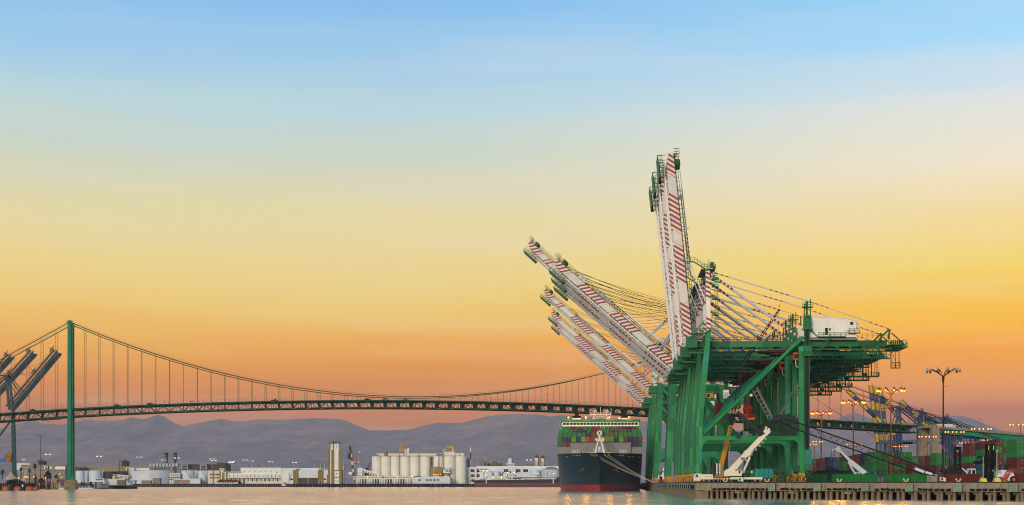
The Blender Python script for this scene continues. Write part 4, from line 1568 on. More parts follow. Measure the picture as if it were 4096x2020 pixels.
def container_meshes(Lc, h):
    b = MB()
    for x in (-1.22, 1.22):
        for y in (0, Lc - .16):
            b.box(x - .0 if x < 0 else x - .16, x + .16 if x < 0 else x, y, y + .16, 0, h)
    for x in (-1.22, 1.1):
        b.box(x, x + .12, .16, Lc - .16, 0, .16)
        b.box(x, x + .12, .16, Lc - .16, h - .12, h)
    for y in (0, Lc - .1):
        b.box(-1.06, 1.06, y, y + .1, 0, .16)
        b.box(-1.06, 1.06, y, y + .1, h - .14, h)
    n = max(8, int(Lc / .55))
    for sx in (-1, 1):
        prof = []
        for k in range(n):
            u = .16 + (Lc - .32) * k / n
            w = (Lc - .32) / n
            prof += [(u, 1.19), (u + w * .42, 1.19), (u + w * .5, 1.13), (u + w * .92, 1.13)]
        prof.append((Lc - .16, 1.19))
        for (y0, x0), (y1, x1) in zip(prof, prof[1:]):
            q = [(sx * x0, y0, .16), (sx * x1, y1, .16), (sx * x1, y1, h - .12), (sx * x0, y0, h - .12)]
            b.add(q, [(0, 1, 2, 3) if sx > 0 else (3, 2, 1, 0)])
    b.quad((-1.22, 0, h - .02), (1.22, 0, h - .02), (1.22, Lc, h - .02), (-1.22, Lc, h - .02))
    for k in range(6):
        u = -1.06 + 2.12 * k / 6
        b.box(u, u + .2, Lc - .06, Lc - .02, .16, h - .14)
    b.box(-1.06, 1.06, Lc - .12, Lc - .05, .16, h - .14)
    d = MB()
    d.box(-1.05, -.01, .04, .1, .16, h - .14)
    for z in (.55, 1.15, 1.75, 2.3):
        d.box(-1.0, -.06, .015, .045, z, z + .12)
    d.i = 1
    for x in (-.86, -.22):
        d.box(x - .02, x + .02, -.02, .02, .1, h - .1)
        d.box(x - .05, x + .12, -.03, .02, 1.1, 1.2)
    d2 = MB()
    d2.v = [(-x, y, z) for x, y, z in d.v]
    d2.f = [f[::-1] for f in d.f]
    d2.m = list(d.m)
    d2.i = 2
    for z, w in ((2.0, .42), (1.84, .5)):
        d2.box(.36, .36 + w, -.005, .012, z, z + .09)
    d2.box(.45, .62, -.005, .012, .8, .95)
    d2b = [M['cbox'], M['seal'], M['cmark']]
    e = MB()
    for k in range(7):
        u = -1.05 + 2.1 * k / 7
        e.box(u + .02, u + .19, .02, .06, .16, h - .14)
    e.box(-1.05, 1.05, .06, .1, .16, h - .14)
    e.i = 1
    e.box(-.5, .3, -.004, .022, h - .6, h - .5).box(-.1, .12, -.004, .022, h * .4, h * .4 + .2)
    return (b.mesh('shipping_container', M['cbox']), d.mesh('door', d2b), d2.mesh('door', d2b), e.mesh('end_panel', [M['cbox'], M['cmark']]))


CM40 = container_meshes(12.19, 2.62)
CM40H = container_meshes(12.19, 2.86)
CM45 = container_meshes(13.72, 2.62)
CM20 = container_meshes(6.06, 2.6)
rc = random.Random(11)


def container(code, loc, rz, label, group, cm=CM40, doors=True, parts=True):
    c = CC[code]
    f = rc.uniform(.62, .92)
    col = tuple(min(1, lin(v) * f) for v in c) + (1,)
    o = put('shipping_container', cm[0], None, loc, (0, 0, rz))
    o.color = col
    tag(o, label, 'container', group)
    for me in ((cm[1], cm[2]) if doors else (cm[3],)):
        put('door' if doors else 'end_panel', me, o).color = col
    return o


# ================================================================ container ship at the berth
SY = 760.0
ship = thing('container_ship', 'big dark green container ship with red waterline seen bow-on at the berth', 'ship', (PX(2398, SY), SY, 0), BERTH)
HB, LS = 22.85, 320.0


def hull_x(u, z):
    zz = min(max(z, 0), 19.7) / 19.7
    u0 = 10.0 * (1 - zz ** 1.3)
    Lz = 88 - 54 * zz ** .8
    t = (u - u0) / Lz
    if t <= 0: return 0.0
    if t >= 1: return HB
    p = 1.7 + .5 * zz
    return HB * (1 - (1 - t) ** p)


zs = [-2, 0, 1.7, 3.4, 5, 7, 9, 11, 13, 15, 17, 18.4, 19.7]
us = [(k / 26) ** 1.7 * 100 for k in range(27)] + [150, 220, LS]
hb = MB()


def hull_pt(u, z, sx):
    zz = min(max(z, 0), 19.7) / 19.7
    u0 = 10.0 * (1 - zz ** 1.3)
    uu = u0 + (LS - u0) * (u / LS)
    # follow the stem: each waterline starts at its own stem point
    return (sx * hull_x(uu, z), uu, z)


for sx in (-1, 1):
    o = len(hb.v)
    for u in us:
        for z in zs:
            hb.v.append(hull_pt(u, z, sx))
    nz_ = len(zs)
    for i in range(len(us) - 1):
        for j in range(nz_ - 1):
            a = o + i * nz_ + j
            f = (a, a + nz_, a + nz_ + 1, a + 1)
            hb.f.append(f if sx > 0 else f[::-1])
            hb.m.append(1 if zs[j + 1] <= 3.4 else 0)
i_ = len(us) - 1
hb.add([(-HB, LS, -2), (HB, LS, -2), (HB, LS, 19.7), (-HB, LS, 19.7)], [(3, 2, 1, 0)])
hullm = paint('ship hull green', (11, 36, 34), .5, .25, .25, (40, 50, 48), .25)
bootm = paint('ship boot topping red', (168, 50, 52), .55, .2, .3, (90, 50, 48), .4)
hull = hb.build('hull', [hullm, bootm], ship, smooth=True)
# forecastle deck a little below the bulwark top
dk = MB()
pts = [hull_pt(u, 18.4, 1) for u in us]
n = len(pts)
dk.add([(p[0] * .985, p[1] + .2, 18.5) for p in pts] + [(-p[0] * .985, p[1] + .2, 18.5) for p in pts],
       [(k + 1, k, n + k, n + k + 1) for k in range(n - 1)])
dk.build('deck', M['greend'], ship)
rb = MB()
for sx in (-1, 1):
    pts = [Vector(hull_pt(u, 19.7, sx)) for u in us[:28]]
    rb.path(pts, .16, 5)
rb.build('bulwark_rail', hullm, ship)
# fairlead openings, anchors, bulb
fl = MB()
for px, py in ((2268, 1826), (2294, 1822), (2308, 1822), (2320, 1822), (2367, 1820), (2384, 1820), (2416, 1820), (2432, 1820), (2477, 1822), (2490, 1822), (2516, 1825), (2530, 1826), (2556, 1827)):
    x = (px - 2398) / 7.7
    z = PZ(py, 770)
    u = 0
    while hull_x(u, z) < abs(x) and u < 80:
        u += .2
    p = Vector((math.copysign(hull_x(u, z), x), u, z))
    fl.box(p.x - .55, p.x + .55, p.y - .35, p.y + .4, p.z - .28, p.z + .28)
fl.build('fairlead', M['seal'], ship, kind='stuff')
for sx, px, py in ((-1, 2333, 1872), (1, 2463, 1876)):
    x = abs(px - 2398) / 7.6
    z = PZ(py, 775)
    u = 0
    while hull_x(u, z) < x and u < 80:
        u += .2
    g = MB()
    p = Vector((sx * x, u, z))
    g.beam(p + Vector((-sx * .2, -.15, 1.5)), p + Vector((sx * .7, -.3, -1.0)), .5, .4).beam(p + Vector((-.9 * sx, -.4, -.2)), p + Vector((1.8 * sx, .4, -1.6)), .6, .5)
    g.build('anchor', M['rust'], ship)
# breakwater and grey deck walls in front of the stacks
MB().box(-15.6, 16.6, 31.5, 32.1, 18.4, 26.0).build('breakwater', M['grey'], ship)
for a, b in ((-22.7, -15.7), (16.7, 22.7)):
    w = MB()
    w.box(a, b, 33.2, 33.8, 18.4, 23.6)
    w.box((a if a < 0 else b - 1.6), (a + 1.6 if a < 0 else b), 33.9, 60, 18.4, 23.3)
    w.build('deck_wall', M['grey'], ship)
# foremast
g = MB()
for sx in (-1, 1):
    g.tube((sx * 2.75, 14, 18.4), (sx * .55, 14.5, 27.2), .48, 10, .4)
g.tube((0, 14.5, 26.4), (0, 14.5, 29.6), .75, 12, .55).box(-1.9, 1.9, 13.6, 15.4, 26.2, 26.5).beam((-2.4, 14.1, 20.9), (2.4, 14.1, 20.9), .3)
g.box(-1.15, 1.15, 13.4, 15.6, 29.5, 29.8).tube((-.85, 14.5, 29.8), (-.85, 14.5, 31.2), .5, 10).tube((.85, 14.5, 29.8), (.85, 14.5, 31.2), .5, 10).box(-1.2, 1.2, 13.5, 15.5, 31.2, 31.5)
fo = g.build('foremast', M['white'], ship, smooth=True)
g = MB().rail([Vector((-2.4, 13.5, 26.5)), Vector((2.4, 13.5, 26.5))], 1.1, .8, .05).rail([Vector((-3.4, 13.8, 21)), Vector((3.4, 13.8, 21))], 1.1, .9, .05).ladder((2.9, 13.6, 19), (1.2, 14, 27), (.5, 0, 0), .5, .05)
g.build('railing', M['white'], fo)
MB().lathe([(.55, 0), (.75, .8), (.75, 2.0), (.3, 2.5)], (0, 13.4, 20.9), 10).build('bell_house', M['white2'], fo)
MB().ball((-1.75, 13.3, 27.0), .32, 8).ball((1.75, 13.3, 27.0), .32, 8).build('lamp', M['lamporange'], fo, kind='stuff')
MB().ball((0, 14.5, 32.0), .22, 6).build('masthead_light', M['lampred'], fo)
g = MB()
for sx in (-1, 1):
    g.tube((0, 14.5, 27), (sx * 14, 27, 19), .05, 4).tube((0, 14.5, 27), (sx * 7, 26, 19), .05, 4)
g.build('mast_stay', M['cable'], fo, kind='stuff')
for k, x in enumerate((-4.3, 4.3)):
    g = MB().tube((x - 1.6, 11, 19.4), (x + 1.6, 11, 19.4), .9, 14).tube((x - 1.7, 11, 19.4), (x - 1.5, 11, 19.4), 1.25, 14).tube((x + 1.5, 11, 19.4), (x + 1.7, 11, 19.4), 1.25, 14).box(x - 1.8, x + 1.8, 10.2, 12, 18.4, 19)
    g.build('winch', M['yellow2'], ship, smooth=True)
for k, x in enumerate((-17.3, 17.2)):
    MB().rail([Vector((x * .72 - 1.9, 8, 19.6)), Vector((x * .72 + 1.9, 8, 19.6)), Vector((x * .72 + 1.9, 10, 19.6))], 1.9, .95, .07).build('deck_railing', M['white'], ship)
# accommodation block with the wheelhouse across the full beam
u0 = 140.0
zw = PZ(1706, SY + u0)
hs = MB()
hs.box(-15, 15, u0 + 1.5, u0 + 15, 18.4, zw + .1)
hs.box(-23.4, 23.4, u0, u0 + 12, zw - 1.4, zw + 2.95)
house = hs.build('superstructure', M['white'], ship)
rf = MB().prism([(-24.3, zw + 2.95), (24.3, zw + 2.95), (23.9, zw + 4.3), (-23.9, zw + 4.3)], u0 - .9, u0 + 12.6)
rf.build('bridge_roof', paint('roof edge green', (28, 124, 62), .5, .1), ship)
for k in range(22):
    a = -22.9 + k * 2.08
    MB().box(a, a + 1.72, u0 - .05, u0 + .1, zw + .95, zw + 2.3).build('window', M['glass'], house)
for x, wd in ((-14.6, 5.0), (14.7, 4.0)):
    f = MB().box(x - wd / 2, x + wd / 2, u0 + 4, u0 + 10, zw + 4.3, zw + 5.4).build('funnel', M['white'], ship)
    MB().box(x - wd / 2 + .05, x + wd / 2 - .05, u0 + 4.1, u0 + 9.9, zw + 5.4, zw + 6.9).box(x - wd * .22, x + wd * .22, u0 + 5.5, u0 + 8.5, zw + 6.9, zw + 8.2).build('funnel_top', M['black'], f)
    MB().rail([Vector((x - wd / 2, u0 + 3.9, zw + 5.4)), Vector((x + wd / 2, u0 + 3.9, zw + 5.4))], 1.3, .5, .05).build('railing', M['dark'], f)
g = MB()
for sx in (-1, 1):
    g.beam((sx * 5, u0 + 3, zw + 4.3), (sx * 3, u0 + 3, zw + 7.6), .35).beam((sx * 5, u0 + 3, zw + 4.3), (0, u0 + 3, zw + 6.6), .22)
    g.beam((sx * 6.3, u0 + 3, zw + 7.2), (sx * 6.5, u0 + 3, zw + 11.2), .22).beam((sx * 3, u0 + 3, zw + 7.6), (sx * 6.4, u0 + 3, zw + 7.4), .25)
    g.beam((sx * 2.2, u0 + 2.4, zw + 9.6), (sx * 5.0, u0 + 2.4, zw + 9.6), .4, .35).beam((sx * 3.6, u0 + 3, zw + 7.5), (sx * 3.6, u0 + 3, zw + 9.6), .25)
g.beam((-6.5, u0 + 3, zw + 7.5), (6.5, u0 + 3, zw + 7.5), .35).beam((0, u0 + 3, zw + 7.5), (0, u0 + 3, zw + 12), .2).rail([Vector((-6.5, u0 + 2.8, zw + 7.6)), Vector((6.5, u0 + 2.8, zw + 7.6))], 1.0, 1.3, .05)
g.build('radar_mast', M['white'], ship)
MB().lathe([(.8, 0), (.9, .8), (.5, 1.5)], (11.5, u0 + 3, zw + 4.3), 10).lathe([(.3, 0), (.3, 2.2)], (-9.3, u0 + 3, zw + 4.3), 8).build('antenna_dome', M['white'], ship, kind='stuff')
for px in (2273, 2344, 2437, 2515):
    x = (px - 2398 - 3.6) / 6.58
    lo = MB().tube((x, u0 - .7, zw + 4.2), (x, u0 - .7, zw + 5.2), .08, 5).build('floodlight', M['seal'], ship)
    MB().ball((x, u0 - .8, zw + 5.5), .5, 10).build('lamp', M['sodium'], lo)
    lamp_light((ship.location.x + x * math.cos(BERTH) - (u0 - 3.2) * math.sin(BERTH), ship.location.y + x * math.sin(BERTH) + (u0 - 3.2) * math.cos(BERTH), zw + 5.9), 1300)

# deck cargo: each box is a thing of its own
ROWS = [
    ('lowest full tier', 34.2, 26.4, 'GNNLNLOROALLNLMNNM', 18, 2.55),
    ('second tier up', 49.5, PZ(1730, SY + 49.5) - 2.86, 'GGGGGGNRGNGRGGGGGG', 18, 2.55),
    ('third tier up', 66.5, PZ(1718, SY + 66.5) - 2.86, 'GGGMNNGMCGGDMRGCGG', 18, 2.55),
    ('top tier under the wheelhouse', 122.0, PZ(1705, SY + 122) - 2.86, 'GGMGMGGMCGGRGGMNMG', 18, 2.55)]
for lab_, u, z, codes, n, pit in ROWS:
    for k, c in enumerate(codes):
        x = (k - 8.5) * pit
        p = ship.matrix_basis @ Vector((0, 0, 0))
        q = Vector((x * math.cos(BERTH) - u * math.sin(BERTH) + ship.location.x, x * math.sin(BERTH) + u * math.cos(BERTH) + ship.location.y, z))
        container(c, q, BERTH, '%s ship container, %s from left, %s' % (CN[c], ORD[k + 1], lab_), 'containers stacked aboard the ship', CM40H, doors=(k % 3 == 1))
        if lab_.startswith('top') or lab_.startswith('third'):
            pass
for side, ks, codes in (('left', (0, 1, 2), 'GRM'), ('right', (15, 16, 17), 'NND')):
    for k, c in zip(ks, codes):
        x, u, z = (k - 8.5) * 2.55, 34.4, 23.45
        q = Vector((x * math.cos(BERTH) - u * math.sin(BERTH) + ship.location.x, x * math.sin(BERTH) + u * math.cos(BERTH) + ship.location.y, z))
        container(c, q, BERTH, '%s container beside the %s end of the ship breakwater, %s from left there' % (CN[c], side, ORD[ks.index(k) + 1]), 'containers stacked aboard the ship', CM40H, doors=True)
# supports under the stepped stacks (hatch covers and lashing bridges)
g = MB()
for u, zt in ((34.2, 26.35), (49.5, PZ(1730, SY + 49.5) - 2.9), (66.5, PZ(1718, SY + 66.5) - 2.9), (122.0, PZ(1705, SY + 122) - 2.9)):
    g.box(-22.6, 22.6, u + 1.0, u + 12, 18.6, zt - (2.95 if u < 40 else 0))
g.build('lashing_bridge', M['dark'], ship)

# mooring lines
for k, (px, py, s_) in enumerate(((2367, 1820, 428), (2384, 1820, 430), (2416, 1820, 432), (2432, 1820, 434), (2477, 1822, 437), (2490, 1822, 440))):
    x = (px - 2398) / 7.7
    z = PZ(py, 770)
    u = 0
    while hull_x(u, z) < abs(x) and u < 80:
        u += .2
    lp = Vector((x, u - .4, z))
    a = Vector((lp.x * math.cos(BERTH) - lp.y * math.sin(BERTH) + ship.location.x, lp.x * math.sin(BERTH) + lp.y * math.cos(BERTH) + ship.location.y, lp.z))
    b = C0 + WD * (s_ - 75) - WN * .4 + Vector((0, 0, DZ + .3))
    pts = [a.lerp(b, i / 12) - Vector((0, 0, math.sin(math.pi * i / 12) * .9)) for i in range(13)]
    o = MB().path(pts, .075 if k < 4 else .045, 5).build('mooring_line', M['rope'] if k < 4 else M['cable'])
    tag(o, '%s mooring line from the ship bow down to the wharf, %s from the left' % ('pale' if k < 4 else 'thin dark', ORD[k + 1]), 'mooring line', 'mooring lines of the container ship')
# ================================================================ container yard on the right
ry = random.Random(23)
POOL = 'GGGGGDMMMMMRRNNWTBC'
BLOCKS = [  # left px of the first door, distance, list of columns from the ground up
    (3229, 880, ['MMMM']), (3248, 842, ['RMMMG', 'MMRMM']), (3284, 815, ['MRRMM', 'MRNRG']), (3312, 790, ['ROMNN', 'MNNBN', 'GNMGG']),
    (3372, 770, ['MMGGM']), (3403, 745, ['RRRMM']), (3424, 722, ['GGGRM', 'NNTMR']), (3455, 690, ['GTGNN', 'GNGMN']),
    (3484, 655, ['GGGGGG'[:5], 'GDGGG', 'GGGGD', 'MMMMG', 'MMGMN', 'MMGMG', 'RMMCG']), (3648, 640, ['MMMG', 'BMMG'][:1]),
    (3660, 760, ['BMNMN', 'GGMMM', 'GGMMG']), (3722, 735, ['MMMMM', 'GBMMM'][:1]), (3744, 690, ['GWMGG', 'DGMGG'][:2]),
    (3778, 720, ['GTGNM', 'GMTNW', 'GGRMM']), (3836, 655, ['GGMGM', 'TDGRR']), (3879, 612, ['MMMGMM', 'GGDTGN', 'GTGGMG'][:2]), (3936, 600, ['MTBGGM']),
    (3960, 580, ['GGLBGM']), (3985, 565, ['MGMMGM', 'MMMGMG', 'MMMMGG']), (4066, 480, ['GMMGG', 'GMGGG', 'GGGGG'])]
crow = 0
for px, Y, cols in BLOCKS:
    crow += 1
    X0 = PX(px, Y)
    for ci, col in enumerate(cols):
        ti = len(col)
        hsum = DZ
        for tz, c in enumerate(col):
            cm = CM40H if (tz + ci + crow) % 3 else CM40
            x = X0 + 1.22 + ci * 2.58
            loc = Vector((x + ry.uniform(-.05, .05), Y + ci * -.16, hsum))
            hsum += 2.88 if cm is CM40H else 2.64
            if PZ(1897, Y) > hsum + .2:
                continue                                 # wholly hidden behind the boxes along the wharf
            stacks = 'block %d' % crow
            where = ORD[ci + 1] + ' stack, ' + ORD[crow] + ' block from left'
            tier = {0: 'top', 1: 'second from top', 2: 'third from top', 3: 'fourth from top'}.get(ti - 1 - tz, 'near the ground')
            container(c, loc, BERTH, '%s yard container, %s in %s' % (CN[c], tier, where), 'containers stacked in the yard', cm, doors=True)

# boxes lying along the wharf edge, long side to the water
FR = [('G', 3231, 446, 10, CM45, 'long green container left of the gap on the wharf edge, behind the crane legs', 3134),
      ('G', 3335, 442, 8, CM45, 'long green container on the wharf edge below the white telescopic crane', None),
      ('G', 3549, 440, 8, CM45, 'long green container with a torn left end on the wharf edge', None),
      ('M', 3762, 425, 7, CM40, 'long maroon container on the wharf edge behind the white light tower', None),
      ('N', 3888, 432, 7, CM20, 'short navy container on the wharf edge behind the yellow lamp base', None),
      ('M', 4056, 436, 6, CM40, 'maroon container at the right end behind the top loader wheel', None)]
for c, px, Y, ang_, cm, lb, px2 in FR:
    p = P(px2 or px, 1931, Y)
    p.z = DZ
    # long axis along +X: local y -> world x
    o = container(c, p + Vector((0, 1.3, 0)), math.radians(-90 + ang_), lb, 'containers lying along the wharf edge', cm, doors=(c != 'N'))
for c, px, Y, rz, cm, lb in (('Y', 3731 + 11, 432, BERTH, CM20, 'pale grey container standing end-on between the long green and maroon boxes'),
                             ('G', 2926 + 18, 412, math.radians(-4), CM40, 'bright green container end beside the cream mobile crane'),
                             ('G', 2965 + 20, 413, math.radians(-6), CM40, 'second bright green container end left of the tarpaulin trailer'),
                             ('G', 3118, 450, math.radians(-80), CM20, 'green container partly hidden behind the tarpaulin trailer')):
    p = P(px, 1931, Y)
    p.z = DZ
    container(c, p, rz, lb, 'containers lying along the wharf edge', cm, doors=(c == 'Y'))

# site office: long low teal building behind the green boxes
t = thing('site_office', 'long low teal building behind the green boxes on the wharf', 'building', P(3265, 1931, 520))
t.location.z = DZ
g = MB().box(0, 12.8, 0, 6, 0, 4.0)
g.build('wall', M['teal'], t)
MB().prism([(-.2, 4.0), (13, 4.0), (12.6, 4.5), (.2, 4.5)], -.3, 6.3).build('roof', M['dark'], t)
MB().box(4.0, 7.4, 1, 5, 4.5, 5.2).box(4.6, 6.4, 1.4, 4, 5.2, 5.7).build('rooftop_unit', M['teal'], t)

# ================================================================ high-mast lights of the terminal
HM = [  # px, top y, distance, lit, label
    (3773, 1478, 430, False, 'tallest unlit floodlight mast in front of the concrete bridge pier'),
    (3563, 1556, 516, True, 'tall lit floodlight mast in front of the blue and yellow cranes'),
    (3413, 1604, 592, True, 'lit floodlight mast behind the lying lattice jib'),
    (3285, 1648, 683, True, 'lit floodlight mast just right of the green cranes')]


def high_mast(px, top, Y, lit, lb, n=10, big=True, H=None):
    x = PX(px, Y)
    zt = PZ(top, Y)
    t = thing('floodlight_mast', lb, 'light mast', (x, Y, DZ), 0, 'floodlight masts in the terminal')
    h = zt - DZ
    g = MB().tube((0, 0, 0), (0, 0, h - 2.2), .31, 10, .19).tube((0, 0, h - 4), (0, 0, h - 1.9), .26, 10, .42)
    g.beam((.2, 0, h - 5), (1.7, 0, h - 5), .06)
    g.build('pole', M['rusty_pole'] if lit else M['dark'], t, smooth=True)
    if lit:
        for q in (-4.6, 4.6):
            lamp_light((x + q, Y - 1, zt - 1.4), 3000)
    b = MB().tube((0, 0, h * .46), (0, 0, h * .46 + 1.6), .33, 10).tube((0, 0, h * .3), (0, 0, h * .3 + 1.0), .35, 10)
    b.build('painted_band', M['red'], t)
    for k in range(n):
        a = 2 * math.pi * (k + .5) / n
        r = 4.6
        p = Vector((r * math.cos(a), r * math.sin(a), h - .3))
        am = MB().path([Vector((0, 0, h - 2.2)), Vector((p.x * .4, p.y * .4, h - .75)), Vector((p.x * .8, p.y * .8, h + .02)), Vector((p.x, p.y, h + .05))], .09, 5)
        ao = am.build('arm', M['rusty_pole'] if lit else M['dark'], t)
        MB().lathe([(.3, -.15), (.34, .0), (.22, .5), (.24, .8)], p, 8).build('lamp_housing', M['steel'] if not lit else M['rust'], ao)
        MB().ball(p - Vector((0, 0, .34)), .32, 8).build('lamp', M['sodium'] if lit else M['glassb'], ao)
    return t


for a in HM:
    high_mast(*a)
SM = [(3258, 1768, 1180, 'small lit mast between the stair tower and the yard, taller of two'), (3236, 1779, 1255, 'small lit mast between the stair tower and the yard, lower of two'),
      (3416, 1779, 1260, 'small lit mast behind the white telescopic crane'), (3710, 1748, 1060, 'lit lamp mast right of the concrete bridge pier'),
      (3818, 1729, 960, 'lit lamp mast under the teal approach girder, first right of the tall unlit mast'), (3925, 1717, 907, 'lit lamp mast in front of the teal approach girder above the top loader'),
      (4082, 1700, 840, 'lit lamp mast at the right end in front of the teal girder'), (3602, 1786, 1320, 'small lit mast left of the concrete bridge pier'),
      (3957, 1761, 1130, 'row of lit lamps just over the maroon stacks on the right'), (3868, 1773, 1215, 'row of lit lamps just over the maroon stack left of the top loader mast')]
for px, top, Y, lb in SM:
    h = PZ(top, Y) - DZ
    t = thing('floodlight_mast', lb, 'light mast', (PX(px, Y), Y, DZ), 0, 'floodlight masts in the terminal')
    MB().tube((0, 0, 0), (0, 0, h), .3, 8, .16).beam((-6.2, 0, h), (6.2, 0, h), .22).build('pole', M['rusty_pole'], t)
    for x in (-6, -4.2, -1.2, 1.2, 4.2, 6):
        MB().ball((x, -.3, h + .15), .4, 8).build('lamp', M['sodium'], t)
t = thing('wall_lamp', 'pair of orange lamps glowing beside the rear legs of the green crane', 'lamp', P(3180, 1678, 640))
MB().ball((0, 0, 0), .5, 8).ball((-3.6, 0, .1), .3, 8).ball((3.0, 0, 0), .36, 8).build('lamp', M['sodium'], t, kind='stuff')
MB().beam((-3.8, .4, -.4), (3.3, .4, -.4), .2).beam((0, .4, -.4), (0, .4, P(3180, 1678, 640).z * -1 + DZ), .3).build('pole', M['dark'], t)

# ================================================================ mobile cranes and plant on the wharf
def wheel(parent, x, y, r, w=.5, hub=None, zc=None):
    z = r if zc is None else zc
    g = MB().tube((x, y, z), (x, y + w, z), r, 18)
    o = g.build('wheel', M['tyre'], parent, smooth=True)
    MB().tube((x, y - .03, z), (x, y, z), r * .5, 12).build('rim', hub or M['grey'], o)
    return o


MY = 405.0
mk = MY / F


def ml(px, py, dy=0.0):
    """pixel to local coordinates of things that stand at distance MY"""
    return Vector(((px - 2900) * mk, dy, (HY - py) * mk + CZ - DZ))


cm1 = thing('mobile_crane', 'big cream mobile crane with its lattice jib lowered to the right', 'mobile crane', (PX(2900, MY), MY, DZ))
IV = paint('ivory crane paint', (226, 216, 190), .45, .06, .1, (140, 120, 90), .6)
g = MB()
a, b = ml(2779, 1931), ml(3060, 1931)
g.box(ml(2803, 0).x, ml(3050, 0).x, 0, 2.8, .95, 1.55)
g.box(ml(2804, 0).x, ml(2852, 0).x, .05, 2.75, 1.55, 2.35)
g.build('carrier', IV, cm1)
c = MB().prism([(ml(2777, 0).x, .55), (ml(2802, 0).x, .55), (ml(2803, 0).x, 2.5), (ml(2782, 0).x, 2.55), (ml(2776, 0).x, 1.2)], 0, 2.7)
co = c.build('cab', IV, cm1)
MB().prism([(ml(2781, 0).x, 1.5), (ml(2793, 0).x, 1.5), (ml(2793, 0).x, 2.25), (ml(2784, 0).x, 2.3)], -.02, .02).build('window', M['glassb'], co)
MB().box(ml(2778, 0).x, ml(2801, 0).x, -.02, .02, .72, .8).box(ml(2818, 0).x, ml(2850, 0).x, .03, .05, 1.75, 1.84).build('stripe', M['red'], cm1)
for px in (2814, 2836, 2872, 2894, 3020, 3042):
    wheel(cm1, ml(px, 0).x, .1, .66)
g = MB()
for k in range(11):
    x = ml(2856 + k * 6, 0).x
    g.beam((x, -.3, .15), (x + (.35 if k % 2 else -.1), -.3, 1.5), .12)
g.box(ml(2853, 0).x, ml(2922, 0).x, -.36, -.2, 1.42, 1.55).box(ml(2853, 0).x, ml(2922, 0).x, -.36, -.2, .05, .2)
g.build('jib_section', M['dark'], cm1)
MB().prism([(ml(2926, 0).x, .1), (ml(2930, 0).x, .1), (ml(2924, 0).x, 1.2)], -.4, -.2).build('wheel_chock', M['yellow'], cm1)
g = MB().box(ml(2855, 0).x, ml(2885, 0).x, -.1, 2.9, 2.2, 5.35)
cw = g.build('counterweight', M['dark'], cm1)
for px in (2864.5, 2875.5):
    pn = MB().box(ml(px, 0).x, ml(px + 6.6, 0).x, -.15, -.1, 2.3, 5.3).build('warning_board', M['white'], cw)
    g = MB()
    for q in range(5):
        z = 2.36 + q * .6
        g.prism([(ml(px + .5, 0).x, z), (ml(px + 6, 0).x, z + .05), (ml(px + 5, 0).x, z + .52)], -.17, -.155)
    g.build('chevron', M['red'], pn, kind='stuff')
g = MB().box(ml(2897, 0).x, ml(2968, 0).x, .2, 2.5, 1.9, 3.3).box(ml(2905, 0).x, ml(2940, 0).x, .3, 2.3, 3.3, 3.7).box(ml(2952, 0).x, ml(2962, 0).x, -.1, .6, 2.5, 3.5)
g.tube((ml(2946, 0).x, .1, 4.0), (ml(2946, 0).x, 2.2, 4.0), .35, 12)
g.build('upper_structure', IV, cm1)
MB().box(ml(2954, 0).x, ml(2961, 0).x, -.14, -.08, 2.7, 3.4).build('window', M['glass'], cm1)
bo = MB().beam(ml(2922, 1886, 1.3), ml(3070, 1727, 1.3), 1.55, 1.75, (0, 1, 0), 1.2, 1.35)
bo.beam(ml(2985, 1819, 1.3), ml(2995, 1808, 1.3), 1.7, 1.75, (0, 1, 0))
boo = bo.build('boom', IV, cm1)
g = MB().path([ml(2948, 1878, .5), ml(2978, 1837, .5)], .06, 4)
g.ball(ml(2969, 1833, .2), .36, 8).ball(ml(2975, 1834, .2), .3, 8)
for q in (.35, .5, .62, .72, .8, .88):
    p = ml(2922, 1886, 1.0).lerp(ml(3070, 1727, 1.0), q)
    g.box(p.x + .45, p.x + 1.0, .3, 1.2, p.z - 1.0, p.z - .45)
g.build('boom_fitting', M['steel'], boo, kind='stuff')
hd = MB().beam(ml(3062, 1734, 1.3), ml(3078, 1716, 1.3), 1.6, 1.7, (0, 1, 0)).beam(ml(3070, 1716, 1.3), ml(3084, 1730, 1.3), 1.2, 1.1, (0, 1, 0)).tube(ml(3066, 1708, .8), ml(3066, 1708, 1.9), .22, 8)
hd.build('boom_head', IV, boo)
MB().tube(ml(2972, 1893, .3), ml(3000, 1829, .3), .34, 12).build('luffing_cylinder', IV, cm1, smooth=True)
MB().tube(ml(3000, 1829, .3), ml(3020, 1790, .3), .17, 10).build('cylinder_rod', M['steel'], cm1, smooth=True)
MB().beam(ml(3046, 1734, 1.3), ml(2952, 1647, 1.3), 1.05, 1.25, (0, 1, 0), .9, .95).beam(ml(3036, 1738, 1.3), ml(3060, 1722, 1.3), 1.4, 1.6, (0, 1, 0)).build('folded_mast', M['dark'], cm1)
